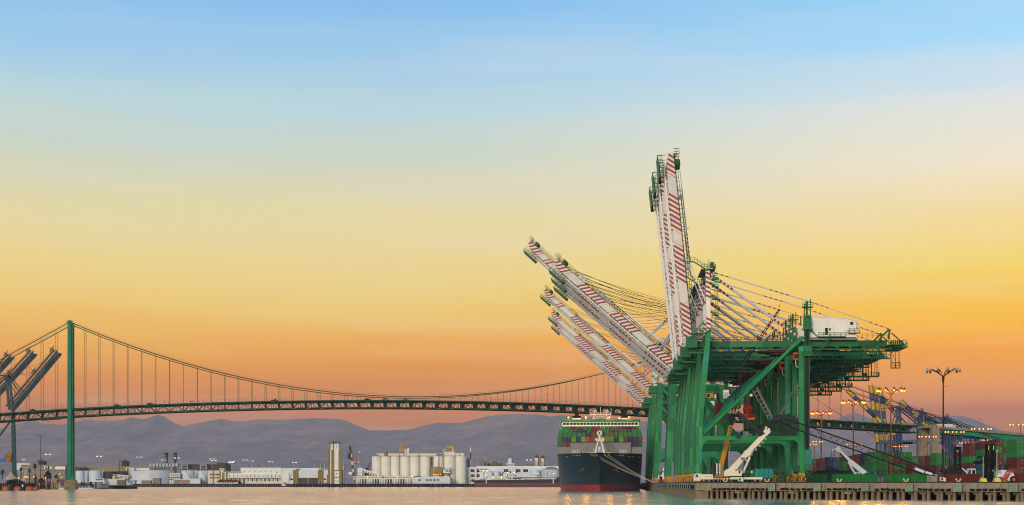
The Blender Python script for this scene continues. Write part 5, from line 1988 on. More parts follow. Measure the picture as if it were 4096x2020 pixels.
# derrick struts and the long lattice jib
gp = paint('grey lattice steel', (78, 82, 86), .55, .12)
MB().beam(ml(3093, 1676, 1.3), ml(3031, 1546, 1.3), .8, .55, (0, 1, 0), .35, .35).build('strut', gp, cm1)
MB().beam(ml(3114, 1676, 1.3), ml(3186, 1543, 1.3), .7, .5, (0, 1, 0), .3, .3).build('strut', gp, cm1)
g = MB().ladder(ml(3020, 1558, .9), ml(3082, 1668, .9), (1.0, 0, .5), 1.1, .05)
g.build('strut_ladder', M['steel'], cm1)
g = MB().lattice(ml(3076, 1722, 1.3), ml(3104, 1676, 1.3), 1.6, 1.2, 1.4, .13, .07).lattice(ml(3100, 1678, 1.3), ml(3128, 1672, 1.3), 1.6, 1.6, 1.2, .13, .07)
g.build('jib_foot', M['dark'], cm1)
g = MB().lattice(ml(3118, 1676, 1.3), ml(3190, 1703, 1.3), .9, .8, 1.2, .11, .06, w2=1.6, h2=1.9)
g.lattice(ml(3190, 1703, 1.3), ml(3690, 1880, 1.3), 1.6, 1.9, 1.75, .1, .05, w2=1.6, h2=1.9).lattice(ml(3690, 1880, 1.3), ml(3748, 1899, 1.3), 1.6, 1.9, 1.5, .11, .06, w2=.8, h2=.7)
g.build('lattice_jib', M['dark'], cm1, kind='stuff')
g = MB().tube(ml(3031, 1546, 1.3), ml(3186, 1543, 1.3), .05, 4).tube(ml(3031, 1546, 1.3), ml(3013, 1580, 1.3), .06, 4).tube(ml(3186, 1543, 1.3), ml(3690, 1868, 1.3), .055, 4).tube(ml(3078, 1716, 1.3), ml(3150, 1610, 1.3), .12, 6)
g.tube(ml(3195, 1548, 1.3), ml(3203, 1556, 1.3), .16, 6)
g.build('pendant_line', M['cable'], cm1, kind='stuff')
MB().ball(ml(3008, 1580, 1.3), .45, 8).build('hook_ball', M['white'], cm1)
MB().beam(ml(3661, 1874, .2), ml(3696, 1888, .2), .8, .7).beam(ml(3702, 1889, .2), ml(3728, 1896, .2), .7, .6).build('jib_roller', M['white2'], cm1, kind='stuff')

# yellow telescopic crane working inside the nearest portal
YY = 426.0
yk = YY / F


def yl(px, py, dy=0.0):
    return Vector(((px - 2880) * yk, dy, (HY - py) * yk + CZ - DZ))


cm2 = thing('mobile_crane', 'yellow telescopic mobile crane with a dark lattice fly jib inside the crane portal', 'mobile crane', (PX(2880, YY), YY, DZ))
g = MB().box(-1.5, 5.5, -.6, 2.2, 1.1, 2.0).box(-.4, 2.2, -.4, 1.8, 2.0, 3.4)
g.build('upper_structure', M['yellow'], cm2)
g = MB().box(-3, 9, -.9, 2.3, .5, 1.1)
g.build('carrier', M['dark'], cm2)
for x in (-2, 0, 2, 5, 7):
    wheel(cm2, x, -.95, .6)
by = MB().beam(yl(2876, 1898, .6), yl(2908, 1772, .6), 1.25, 1.35, (0, 1, 0), 1.2, 1.25).beam(yl(2907, 1774, .6), yl(2926, 1692, .6), 1.05, 1.1, (0, 1, 0)).beam(yl(2906, 1778, .6), yl(2909, 1766, .6), 1.5, 1.5, (0, 1, 0))
byo = by.build('boom', M['yellow'], cm2)
for ch, p in zip('BIGGE', ((2908, 1779), (2913, 1757), (2916, 1743), (2919, 1729), (2922, 1716))):
    text_mesh('letter', ch, .95, M['black'], byo, yl(p[0], p[1], -.12), (math.pi / 2, math.radians(14), 0))
MB().beam(yl(2924, 1700, .6), yl(2928, 1680, .6), 1.35, 1.35, (0, 1, 0)).box(yl(2918, 0).x, yl(2936, 0).x, .1, 1.1, yl(0, 1684).z, yl(0, 1676).z).build('boom_head', M['dark'], byo)
MB().tube(yl(2917, 1890, .2), yl(2918, 1778, .2), .17, 8).build('luffing_cylinder', M['steel'], cm2, smooth=True)
g = MB().lattice(yl(2929, 1678, .6), yl(2974, 1452, .6), .85, .85, 1.1, .09, .05).lattice(yl(2974, 1452, .6), yl(3114, 1244, .6), .85, .85, 1.1, .09, .05, w2=.4, h2=.4)
g.build('fly_jib', M['dark'], cm2, kind='stuff')
MB().tube(yl(3117, 1240, .3), yl(3117, 1240, .9), .32, 10).tube(yl(3117, 1238, .6), yl(3118, 1218, .6), .04, 4).tube(yl(2968, 1452, .5), yl(2968, 1452, .9), .3, 10).tube(yl(2942, 1600, .5), yl(2942, 1600, .9), .3, 10).build('sheave', M['dark'], cm2, kind='stuff')
MB().prism([(yl(3117.5, 0).x, yl(0, 1226).z), (yl(3121, 0).x, yl(0, 1224).z), (yl(3118.5, 0).x, yl(0, 1214).z)], .58, .62).build('flag', M['red'], cm2)
g = MB()
for p in ((2890, 1895), (2900, 1830), (2905, 1850)):
    g.tube(yl(p[0], p[1], .1), yl(2932, 1682, .1), .04, 4)
g.tube(yl(3117, 1240, .6), yl(3117, 1340, .6), .04, 4).tube(yl(2972, 1452, .6), yl(2958, 1640, .6), .04, 4)
g.build('hoist_rope', M['cable'], cm2, kind='stuff')
t = tag(MB().tube((0, 0, 0), (0, .12, 0), .78, 24).tube((-.9, .05, 1.3), (0, .05, .2), .06, 5).build('signal_disc', M['teal'], None, P(2948, 1738, 415)), 'round pale green disc hanging in front of the portal beam railing', 'disc')

# white telescopic crane behind the boxes
TY = 468.0
tk = TY / F


def tl(px, py, dy=0.0):
    return Vector(((px - 3440) * tk, dy, (HY - py) * tk + CZ - DZ))


cm3 = thing('mobile_crane', 'white telescopic mobile crane with blue body, boom raised to the left behind the boxes', 'mobile crane', (PX(3440, TY), TY, DZ))
b3 = MB().beam(tl(3474, 1903, 1), tl(3402, 1846, 1), 1.5, 1.5, (0, 1, 0)).beam(tl(3404, 1848, 1), tl(3352, 1796, 1), 1.25, 1.3, (0, 1, 0), 1.1, 1.15)
b3o = b3.build('boom', M['white2'], cm3)
MB().beam(tl(3358, 1804, 1), tl(3347, 1790, 1), 1.6, 1.9, (0, 1, 0)).beam(tl(3348, 1795, 1), tl(3330, 1800, 1), .5, .5).build('boom_head', M['white2'], b3o)
g = MB()
for px in (3329, 3336, 3342):
    g.tube(tl(px, 1800, 1), tl(px, 1826, 1), .06, 4)
g.tube(tl(3347, 1788, 1), tl(3330, 1799, 1), .05, 4).path([tl(3352, 1792, 1), tl(3376, 1808, 1), tl(3440, 1868, 1)], .05, 4)
g.build('hoist_rope', M['dark'], cm3, kind='stuff')
MB().tube(tl(3392, 1848, .2), tl(3402, 1863, .2), .2, 8).tube(tl(3400, 1860, .2), tl(3423, 1899, .2), .34, 10).build('luffing_cylinder', M['white2'], cm3, smooth=True)
MB().beam(tl(3360, 1812, .3), tl(3392, 1846, .3), .4, .4).build('boom_rail', M['dark'], b3o)
g = MB().prism([(tl(3418, 0).x, tl(0, 1931).z), (tl(3448, 0).x, tl(0, 1931).z), (tl(3447, 0).x, tl(0, 1892).z), (tl(3440, 0).x, tl(0, 1889).z), (tl(3424, 0).x, tl(0, 1890).z)], -.5, 1.4)
c3 = g.build('cab', M['white2'], cm3)
MB().prism([(tl(3423, 0).x, tl(0, 1899).z), (tl(3432, 0).x, tl(0, 1899).z), (tl(3432, 0).x, tl(0, 1892).z), (tl(3426, 0).x, tl(0, 1892).z)], -.53, -.48).prism([(tl(3436, 0).x, tl(0, 1899).z), (tl(3444, 0).x, tl(0, 1899).z), (tl(3443, 0).x, tl(0, 1892).z), (tl(3436, 0).x, tl(0, 1892).z)], -.53, -.48).build('window', M['glass'], c3, kind='stuff')
MB().prism([(tl(3448, 0).x, tl(0, 1900).z), (tl(3494, 0).x, tl(0, 1900).z), (tl(3492, 0).x, tl(0, 1888).z), (tl(3466, 0).x, tl(0, 1890).z)], -.3, 2.3).box(tl(3420, 0).x, tl(3500, 0).x, -.6, 2.4, .6, 2.4).build('upper_structure', M['navy'], cm3)
for px in (3425, 3445, 3470, 3490):
    wheel(cm3, tl(px, 0).x, -.7, .65)

# trailer under a teal tarpaulin
q = P(3044, 1931, 408)
t = thing('trailer', 'flatbed trailer loaded with a box under a teal tarpaulin', 'trailer', (q.x, 408, DZ))
k_ = 408 / F
MB().box(-46 * k_, 50 * k_, 0, 2.5, .95, 1.2).box(-46 * k_, -40 * k_, .8, 1.6, .1, .95).build('chassis', M['greend'], t)
for px in (-20, -4):
    wheel(t, px * k_, -.05, .55)
MB().box(-46 * k_, -24 * k_, .02, 2.45, 1.45, 3.75).build('generator', M['green2'], t)
MB().ball((-37 * k_, 0, 3.0), .28, 10, 1.3).build('vent', M['white'], t)
g = MB()
n = 12
for i in range(n):
    for j in range(5):
        def pt(i, j):
            return ((-23 + 71 * i / n) * k_, -.02 + .06 * math.sin(i * 2.1 + j * 1.3), 1.4 + 2.5 * j / 5)
        g.quad(pt(i, j), pt(i + 1, j), pt(i + 1, j + 1), pt(i, j + 1))
g.box(-23 * k_, 48 * k_, .06, 2.4, 1.4, 3.9)
tp = g.build('tarpaulin', paint('teal tarpaulin', (22, 130, 124), .6, .2), t)
for i in range(1, 4):
    MB().box((-23 + 17.7 * i) * k_ - .03, (-23 + 17.7 * i) * k_ + .03, -.12, -.08, 1.3, 3.95).build('strap', M['dark'], tp)


def light_tower(px, Y, lamp_py, lb, lit):
    t = thing('light_tower', lb, 'light tower', (PX(px, Y), Y, DZ), 0, 'white mobile light towers')
    b = MB().box(-.55, .35, -.5, .5, .45, 1.35).box(-.35, .3, -.45, .45, .25, .45)
    b.build('body', M['white'], t)
    MB().box(.4, .85, -.3, .3, .3, 1.25).build('water_tank', M['white2'], t)
    MB().box(-.42, .1, -.53, -.5, .6, 1.2).build('hatch', M['dark'], t)
    for x in (-.3, .2):
        MB().tube((x, -.5, .25), (x, -.4, .25), .25, 10).build('wheel', M['tyre'], t)
    h = PZ(lamp_py, Y) - DZ
    MB().tube((.85, 0, .3), (.85, 0, h), .12, 8, .07).build('mast', M['black'], t)
    for dx, dz in ((-.35, .1), (.4, .1), (-.3, -.35), (.35, -.4)):
        MB().lathe([(.1, -.1), (.24, .1), (.24, .16)], (.85 + dx, -.2, h + dz), 8).build('lamp', M['lampw'] if lit else M['steel'], t)


light_tower(2960, 402, 1834, 'white light tower trailer in front of the bright green container ends', False)
light_tower(3769, 372, 1800, 'white light tower trailer in front of the long maroon container', False)

# yellow lamp bases
for k, (px, top, lb) in enumerate(((3932, 1826, 'grey lamp post on a yellow tapered base in front of the navy container'), (3987, 1808, 'grey lamp post with ring top on a yellow tapered base beside the top loader'))):
    Y = 378
    t = thing('lamp_post', lb, 'lamp post', (PX(px, Y), Y, DZ), 0, 'grey posts on yellow tapered bases')
    MB().lathe([(1.25, 0), (.8, 1.15), (.78, 1.2)], n=4, a0=math.pi / 4 + .1).build('base', M['yellow2'], t)
    h = PZ(top, Y) - DZ
    MB().tube((.05, 0, 1.2), (.05, 0, h), .12, 8, .1).build('pole', M['steel'], t, smooth=True)
    if k:
        g = MB()
        for q in range(12):
            a, b = 2 * math.pi * q / 12, 2 * math.pi * (q + 1) / 12
            g.tube((.05 + .28 * math.cos(a), 0, h + .25 + .28 * math.sin(a)), (.05 + .28 * math.cos(b), 0, h + .25 + .28 * math.sin(b)), .06, 5)
        g.build('ring', M['yellow2'], t)
    MB().box(-.5, -.3, -.3, .3, 1.2, 1.6).build('junction_box', M['steel'], t)

# top loaders
LY = 405.0
lk = LY / F


def ll(px, py, dy=0.0):
    return Vector(((px - 4010) * lk, dy, (HY - py) * lk + CZ - DZ))


tlr = thing('top_loader', 'white container top loader with orange stair and tall black mast', 'top loader', (PX(4010, LY), LY, DZ))
g = MB().prism([(ll(3990, 0).x, .8), (ll(4052, 0).x, .8), (ll(4056, 0).x, 2.6), (ll(4044, 0).x, 3.0), (ll(4002, 0).x, 3.3), (ll(3985, 0).x, 2.0)], 0, 3.2)
g.prism([(ll(4030, 0).x, .6), (ll(4058, 0).x, .6), (ll(4058, 0).x, 1.9), (ll(4050, 0).x, 2.5), (ll(4036, 0).x, 2.2)], -.25, .6)
g.build('body', M['white2'], tlr)
MB().box(ll(4003, 0).x, ll(4028, 0).x, .3, 2.6, 3.2, 3.55).build('cab_base', M['white2'], tlr)
c = MB().prism([(ll(4005, 0).x, 3.55), (ll(4034, 0).x, 3.55), (ll(4034, 0).x, 5.0), (ll(4008, 0).x, 5.0)], .3, 2.4).build('cab', M['glass'], tlr)
MB().prism([(ll(4006, 0).x, 3.7), (ll(4018, 0).x, 3.7), (ll(4018, 0).x, 4.9), (ll(4009, 0).x, 4.9)], .24, .3).build('window', M['glassb'], c)
g = MB()
a, b = ll(4004, 1930, -.5), ll(4026, 1893, -.5)
g.beam(a, b, .12).beam(a + Vector((.9, 0, 0)), b + Vector((.9, 0, 0)), .12)
for q in range(10):
    p = a.lerp(b, (q + .5) / 10)
    g.box(p.x, p.x + .9, -.7, -.3, p.z - .03, p.z + .03)
g.rail([a, b], .9, .8, .05).rail([a + Vector((.9, 0, 0)), b + Vector((.9, 0, 0))], .9, .8, .05).rail([b, b + Vector((2.4, 0, 0))], 1.1, .5, .05)
g.rail([ll(3988, 1894, -.3), ll(4002, 1894, -.3)], .7, .5, .04)
g.build('stair', M['orange'], tlr)
wheel(tlr, ll(4052, 0).x, -.6, .95, .6, M['orange'])
wheel(tlr, ll(4000, 0).x, -.3, .8, .6)
g = MB()
for px in (3950, 3971):
    g.beam(ll(px + 1, 1931, .5), ll(px + 5, 1776, .5), .45, .8).beam(ll(px + 3, 1925, 2.5), ll(px + 7, 1776, 2.5), .45, .8)
for py in (1780, 1800, 1838, 1862, 1890):
    g.beam(ll(3948, py, .5), ll(3982, py, .5), .35, .3)
g.beam(ll(3960, 1900, .2), ll(3966, 1776, .2), .35)
mo = g.build('mast', M['black'], tlr)
for px in (3954.5, 3973.5):
    MB().beam(ll(px - .5, 1800, .05), ll(px + 1, 1782, .05), .18, .12).build('strip_light', M['yellow2'], mo)
g = MB().box(ll(3895, 0).x, ll(3978, 0).x, -.6, .4, ll(0, 1856).z, ll(0, 1844).z).box(ll(3910, 0).x, ll(3960, 0).x, -.4, .4, ll(0, 1833).z, ll(0, 1826).z)
g.prism([(ll(3893, 0).x, ll(0, 1857).z), (ll(3906, 0).x, ll(0, 1857).z), (ll(3906, 0).x, ll(0, 1846).z), (ll(3897, 0).x, ll(0, 1849).z)], -.8, -.5)
g.prism([(ll(3966, 0).x, ll(0, 1860).z), (ll(3980, 0).x, ll(0, 1860).z), (ll(3980, 0).x, ll(0, 1800).z), (ll(3973, 0).x, ll(0, 1800).z)], -.9, -.5)
g.tube(ll(3952, 1846, -.4), ll(3952, 1830, -.4), .2, 8).tube(ll(3920, 1842, -.7), ll(3950, 1842, -.7), .25, 8)
g.build('spreader', M['black'], tlr)
MB().tube(ll(3968, 1880, -.2), ll(3984, 1896, -.2), .16, 8).build('tilt_cylinder', M['steel'], tlr)

l2 = thing('top_loader', 'dark top loader with a black twin mast behind the maroon container', 'top loader', (PX(3810, 470), 470, DZ))
dk_ = 470 / F


def dl(px, py, dy=0.0):
    return Vector(((px - 3810) * dk_, dy, (HY - py) * dk_ + CZ - DZ))


g = MB()
for px in (3822, 3842):
    g.beam(dl(px, 1931, .6), dl(px + 1, 1790, .6), .62, .8)
for py in (1790, 1818, 1858):
    g.beam(dl(3818, py, .8), dl(3848, py, .8), .4, .4)
g.beam(dl(3823, 1862, .4), dl(3842, 1830, .4), .16).box(dl(3828, 0).x, dl(3838, 0).x, .6, 1.0, dl(0, 1800).z, dl(0, 1788).z)
g.build('mast', M['black'], l2)
g = MB().box(dl(3768, 0).x, dl(3855, 0).x, 0, 2.8, dl(0, 1890).z, dl(0, 1881).z).prism([(dl(3786, 0).x, dl(0, 1882).z), (dl(3836, 0).x, dl(0, 1882).z), (dl(3832, 0).x, dl(0, 1863).z), (dl(3800, 0).x, dl(0, 1862).z), (dl(3786, 0).x, dl(0, 1870).z)], .3, 2.4)
for k in range(6):
    g.box(dl(3792 + k * 8, 0).x, dl(3797 + k * 8, 0).x, .1, .4, dl(0, 1878).z, dl(0, 1868).z)
g.box(dl(3780, 0).x, dl(3850, 0).x, .4, 2.6, .7, dl(0, 1890).z)
g.build('body', M['dark'], l2)
MB().box(dl(3781, 0).x, dl(3785, 0).x, 0, .4, dl(0, 1876).z, dl(0, 1862).z).build('mirror_box', M['white2'], l2)
MB().beam(dl(3849, 1873, .1), dl(3867, 1890, .1), .35).build('tilt_cylinder', M['white2'], l2)
for px in (3785, 3840):
    wheel(l2, dl(px, 0).x, -.3, .8)
l3 = thing('yard_tractor', 'yard vehicle with a pale glazed cab behind the maroon container', 'vehicle', (PX(3884, 472), 472, DZ))
MB().prism([(-1.3, .5), (2.0, .5), (2.0, 2.6), (-1.3, 2.6)], 0, 2.2).build('body', M['dark'], l3)
c = MB().prism([(-1.2, 2.6), (1.6, 2.6), (1.5, 4.6), (-.8, 4.6)], .1, 2.0).build('cab', M['white2'], l3)
MB().prism([(-1.0, 2.9), (-.0, 2.9), (.05, 4.3), (-.7, 4.3)], .05, .1).build('window', M['glassb'], c)
MB().box(.4, 1.4, .05, .1, 2.8, 4.2).build('door', M['glass'], c)
for x in (-.8, 1.4):
    wheel(l3, x, -.2, .55)

# yellow rubber-tyred gantry seen between the far legs
t = thing('gantry_crane', 'yellow gantry with grab hanging seen between the far green crane legs', 'gantry crane', (PX(2652, 1050), 1050, DZ))
k_ = 1050 / F
g = MB().box(-14 * k_, 15 * k_, 0, 1.5, 44 * k_, 49 * k_)
g.beam((8 * k_, .5, 0), (8 * k_, .5, 45 * k_), .9).beam((13 * k_, .5, 0), (13 * k_, .5, 46 * k_), .6).beam((-12 * k_, .5, 0), (-12 * k_, .5, 45 * k_), .8).box(-8 * k_, 10 * k_, .2, 1, 50 * k_, 51 * k_)
g.build('frame', M['yellow'], t)
MB().box(-13 * k_, 14 * k_, -.4, 1.6, 0, .8).build('wheel_bogie', M['dark'], t)
g = MB().ball((-7 * k_, 0, 22 * k_), 1.0, 8).beam((-9 * k_, 0, 20 * k_), (-5 * k_, 0, 15 * k_), .5).beam((-5 * k_, 0, 20 * k_), (-9 * k_, 0, 15 * k_), .5).tube((-9 * k_, 0, 15 * k_), (-11 * k_, 0, 8 * k_), .3, 6).tube((-5 * k_, 0, 15 * k_), (-3 * k_, 0, 8 * k_), .3, 6).tube((-7 * k_, 0, 22 * k_), (-7 * k_, 0, 45 * k_), .12, 4)
g.build('grab', M['black'], t)
t = thing('ship_astern', 'maroon hulled white ship at the next berth seen between crane legs', 'ship', (PX(2655, 1500), 1500, 0))
k_ = 1500 / F
MB().prism([(-30 * k_, 0), (24 * k_, 0), (24 * k_, 33 * k_), (-30 * k_, 33 * k_)], 0, 14).build('hull', paint('maroon hull', (140, 70, 84), .6, .1), t)
MB().box(-22 * k_, 22 * k_, 2, 12, 33 * k_, 52 * k_).box(-6 * k_, 14 * k_, 2, 12, 52 * k_, 66 * k_).tube((2 * k_, 6, 60 * k_), (2 * k_, 6, 80 * k_), .8, 6).build('superstructure', M['white'], t)
MB().box(-22 * k_, -6 * k_, 3, 9, 52 * k_, 62 * k_).build('funnel', M['navy'], t)

# ================================================================ blue and yellow cranes beyond the bridge
def far_crane(px, Y, boom, stripes, steel, lb, legs, apex, back):
    t = thing('container_crane', lb, 'container crane', (PX(px, Y), Y, DZ), 0, 'blue and yellow cranes beyond the bridge')
    k = Y / F

    def q(x, y, dy=0.0):
        return Vector(((x - px) * k, dy, (HY - y) * k + CZ - DZ))
    (x0, y0), (x1, y1) = boom
    a, b = q(x0, y0, 4), q(x1, y1, 4)
    n = 7
    for i in range(n):
        u, v = a.lerp(b, i / n), a.lerp(b, (i + 1) / n)
        bo_ = MB().beam(u, v, 5.0, 2.6, (0, 1, 0) if False else (0, 0, 1))
        bo_.v, bo_.f, bo_.m = [], [], []
        bo_.beam(u, v, 2.9, 5.0, (0, 1, 0))
        bo_.build('boom_section', M['craneyel'] if i % 2 == stripes else steel, t)
    d = (b - a).normalized()
    nrm = Vector((d.z, 0, -d.x))
    if nrm.x < 0: nrm = -nrm
    w = MB().rail([a + nrm * 1.6 + Vector((0, -2.6, 0)), b + nrm * 1.6 + Vector((0, -2.6, 0))], 1.3, 4, .12)
    w.beam(a + nrm * 1.8, b + nrm * 1.8, 1.6, .4, (0, 1, 0))
    for i in range(12):
        p = a.lerp(b, (i + .5) / 12) + nrm * 2.0
        w.beam(p, p + nrm * 1.4, .25)
    w.build('walkway', M['cranegrey'], t)
    for lx, lt in legs:
        for dy in (0, 15):
            MB().beam(q(lx - (1.5 if dy == 0 else 0), 1931, dy), q(lx, lt, dy), 1.9, 2.2).build('leg', steel, t)
    if apex:
        ax, ay = apex
        g = MB()
        for dy in (1, 13):
            g.beam(q(ax, 1765, dy), q(ax + 2, ay, dy), 1.8, 1.6)
            g.beam(q(ax - 20, 1700, dy), q(ax, ay + 4, dy), 1.1, .9)
            if back:
                g.beam(q(ax + 2, ay + 3, dy), q(back[0], back[1], dy), 1.5, 1.3)
                g.beam(q(ax + 2, ay + 1, dy), q(back[0] + 45, back[1] - 4, dy), .8, .8)
        g.box(q(ax - 5, 0).x, q(ax + 7, 0).x, 0, 14, q(0, ay).z, q(0, ay - 3).z)
        g.rail([q(ax - 6, ay - 3), q(ax + 8, ay - 3)], 2, 1, .12)
        g.beam(q(ax + 1, ay), q(ax + 1, ay - 10), .4).beam(q(ax - 1, ay - 9), q(ax + 9, ay - 9), .3)
        g.build('apex_frame', steel, t)
        r = MB()
        for f_ in (.55, .8):
            for dy in (1, 13):
                r.tube(q(ax, ay, dy), a.lerp(b, f_), .14, 4)
        r.build('stay_rope', M['cable'], t, kind='stuff')
    gx = legs[0][0]
    MB().box(q(gx - 4, 0).x, q(gx + 130, 0).x, 2, 4.5, q(0, 1776).z, q(0, 1766).z).build('girder', M['cranegrey'], t)
    MB().rail([q(gx, 1766, 2), q(gx + 130, 1766, 2)], 1.6, 3, .12).build('railing', steel, t)
    return t


far_crane(3518, 1500, ((3512, 1768), (3484, 1540)), 0, M['cranegrey'], 'blue and yellow crane with upright boom beyond the bridge, leftmost of three', [(3522, 1760), (3555, 1760)], None, None)
far_crane(3538, 1560, ((3530, 1768), (3503, 1545)), 0, M['cranegrey'], 'blue and yellow crane with upright boom beyond the bridge, middle of three', [(3538, 1760), (3572, 1760)], None, None)
far_crane(3556, 1620, ((3551, 1768), (3523, 1551)), 0, M['cranegrey'], 'blue and yellow crane with upright boom beyond the bridge, rightmost of three', [(3558, 1760), (3592, 1760)], None, None)
far_crane(3600, 1500, ((3580, 1738), (3390, 1560)), 0, M['craneblue'], 'crane with yellow and blue boom slanting left behind the upright booms', [(3592, 1700), (3605, 1700)], (3600, 1626), (3690, 1700))
far_crane(3640, 1580, ((3640, 1720), (3530, 1590)), 1, M['craneblue'], 'crane with slanting yellow and blue boom right of the three upright ones', [(3686, 1690), (3700, 1690)], (3687, 1645), (3770, 1700))
far_crane(3760, 1540, ((3760, 1752), (3605, 1604)), 0, M['craneblue'], 'crane with raised yellow tip above the concrete bridge pier', [(3788, 1680), (3800, 1680)], (3788, 1668), (3850, 1712))
far_crane(3860, 1600, ((3850, 1760), (3702, 1672)), 1, M['craneblue'], 'blue crane behind the tall unlit mast with its boom below the bridge', [(3820, 1740), (3900, 1740)], None, None)
g = thing('container_crane', 'blue crane gantry with cable festoons under the approach bridge', 'container crane', (PX(3870, 1580), 1580, DZ), 0, 'blue and yellow cranes beyond the bridge')
k_ = 1580 / F
MB().box(-140 * k_, 130 * k_, 0, 3, 178 * k_, 186 * k_).box(-140 * k_, 110 * k_, 14, 17, 196 * k_, 205 * k_).build('girder', M['craneblue'], g)
for x in (-70, -52, 40):
    MB().beam((x * k_, 1, 0), (x * k_, 1, 190 * k_), 3.6, 2.4).build('leg', M['craneblue'], g)
fs_ = MB()
for i in range(14):
    x = (-120 + i * 17) * k_
    fs_.path([Vector((x, 0, 178 * k_)), Vector((x + 4 * k_, 0, (160 - (i * 7) % 13) * k_)), Vector((x + 8 * k_, 0, 178 * k_))], .2, 4)
fs_.rail([Vector((-140 * k_, -.2, 186 * k_)), Vector((130 * k_, -.2, 186 * k_))], 2.2, 3, .14)
fs_.lattice((-140 * k_, 3, 206 * k_), (110 * k_, 3, 206 * k_), 3, 4, 5, .25, .16)
fs_.build('cable_festoon', M['cranegrey'], g, kind='stuff')
# ================================================================ far shore, from left to right
SYD = 1795.0


class Site:
    """one thing standing at distance Y; sizes are read off at its own distance"""

    def __init__(s, name, label, cat, px, Y=SYD + 8, z0=3.4, group=None):
        s.px, s.Y, s.k, s.z0 = px, Y, Y / F, z0
        s.t = thing(name, label, cat, (PX(px, Y), Y, z0), 0, group)

    def x(s, px): return (px - s.px) * s.k

    def z(s, py): return CZ + (HY - py) * s.k - s.z0

    def p(s, px, py, dy=0.0): return Vector((s.x(px), dy, s.z(py)))

    def box(s, name, m, x0, x1, y0, y1, d0=0.0, d1=20.0, parent=None, kind=None):
        zl = 0.0 if y1 is None else s.z(y1)
        return MB().box(s.x(x0), s.x(x1), d0, d1, zl, s.z(y0)).build(name, M[m] if isinstance(m, str) else m, parent or s.t, kind=kind)

    def wins(s, xs, y0, y1, w, parent, m='glass', name='window', d=0.0):
        me = None
        for px in xs:
            if me is None:
                me = MB().box(0, w * s.k, d - .08, d + .1, 0, s.z(y0) - s.z(y1)).mesh(name, M[m] if isinstance(m, str) else m)
            put(name, me, parent, (s.x(px), 0, s.z(y1)))

    def cyl(s, name, m, px, r, y0, y1=None, d=None, cone=0.0, parent=None, n=28):
        rr = r * s.k
        d = rr if d is None else d
        zl = 0 if y1 is None else s.z(y1)
        prof = [(rr, zl), (rr, s.z(y0))] + ([(rr * .06, s.z(y0) + cone * s.k)] if cone else [])
        return MB().lathe(prof, (s.x(px), d, 0), n).build(name, M[m], parent or s.t, smooth=True)


def fr(t):
    return [t * i for i in range(100)]


# pier along the far bank
pr = MB()
def shore_px(px):
    return PX(px, 1785)
fp = thing('timber_pier', 'dark timber pier running along the whole far shore', 'pier', (0, 1785, 0))
MB().box(shore_px(322), shore_px(1440), 0, 12, 3.2, 3.95).build('pier_deck', M['timber'], fp)
MB().box(shore_px(1440), shore_px(1905), 3, 14, 3.2, 4.0).build('pier_deck', M['timber'], fp)
MB().box(shore_px(322), shore_px(1905), 9, 10, -2, 3.2).build('bulkhead', M['black'], fp)
pme = MB().tube((0, 0, -2), (0, 0, 3.3), .3, 6).mesh('pile', paint('weathered pile', (112, 98, 84), .9, .4, rnd=.6))
px = 325
rp = random.Random(5)
while px < 1900:
    put('pile', pme, fp, (shore_px(px), (.2 if px < 1440 else 3.2), 0)).scale = (1, 1, rp.uniform(.95, 1.16))
    px += rp.uniform(8, 13)
g = MB()
g.beam((shore_px(322), -.1, 2.2), (shore_px(1170), -.1, 2.2), .3).beam((shore_px(322), -.1, 1.2), (shore_px(1170), -.1, 1.2), .25)
g.build('waler', M['pile'], fp)
for a in (1682, 1724, 1823):
    MB().box(shore_px(a) - .5, shore_px(a) + .5, 2.6, 3.2, -1, 3.9).build('fender_pile', M['teal'], fp)
MB().box(shore_px(1127), shore_px(1142), -.3, -.2, 1.6, 3.4).build('notice_board', M['white'], fp)
MB().rail([Vector((shore_px(1450), 3.4, 4)), Vector((shore_px(1900), 3.4, 4))], 1.2, 3, .08).build('railing', M['grey'], fp)

# --- left bank: tents, palms, gangway
def tent(px0, px1, top, base, Y, lb):
    s = Site('canopy_tent', lb, 'tent', (px0 + px1) / 2, Y, 3.3, 'tan canopy tents')
    w = (px1 - px0) / 2 * s.k
    g = MB()
    H, hb = s.z(top), s.z(base)
    rings = 7
    n = 16
    prof = []
    for i in range(rings + 1):
        t = i / rings
        prof.append((w * t + .05, hb + (H - hb) * (1 - t) ** 1.7))
    g.lathe(prof[::-1], (0, w, 0), n)
    g.build('canvas', M['tent'], s.t, smooth=True)
    for k in range(6):
        a = 2 * math.pi * k / 6 + .4
        MB().tube((w * .88 * math.cos(a), w + w * .88 * math.sin(a), 0), (w * .88 * math.cos(a), w + w * .88 * math.sin(a), hb + .4), .12, 6).build('pole', M['white'], s.t)
    return s


tent(-6, 70, 1884, 1919, 900, 'larger tan peaked canopy tent at the left edge')
tent(70, 112, 1900, 1924, 930, 'smaller tan peaked canopy tent beside the palms')


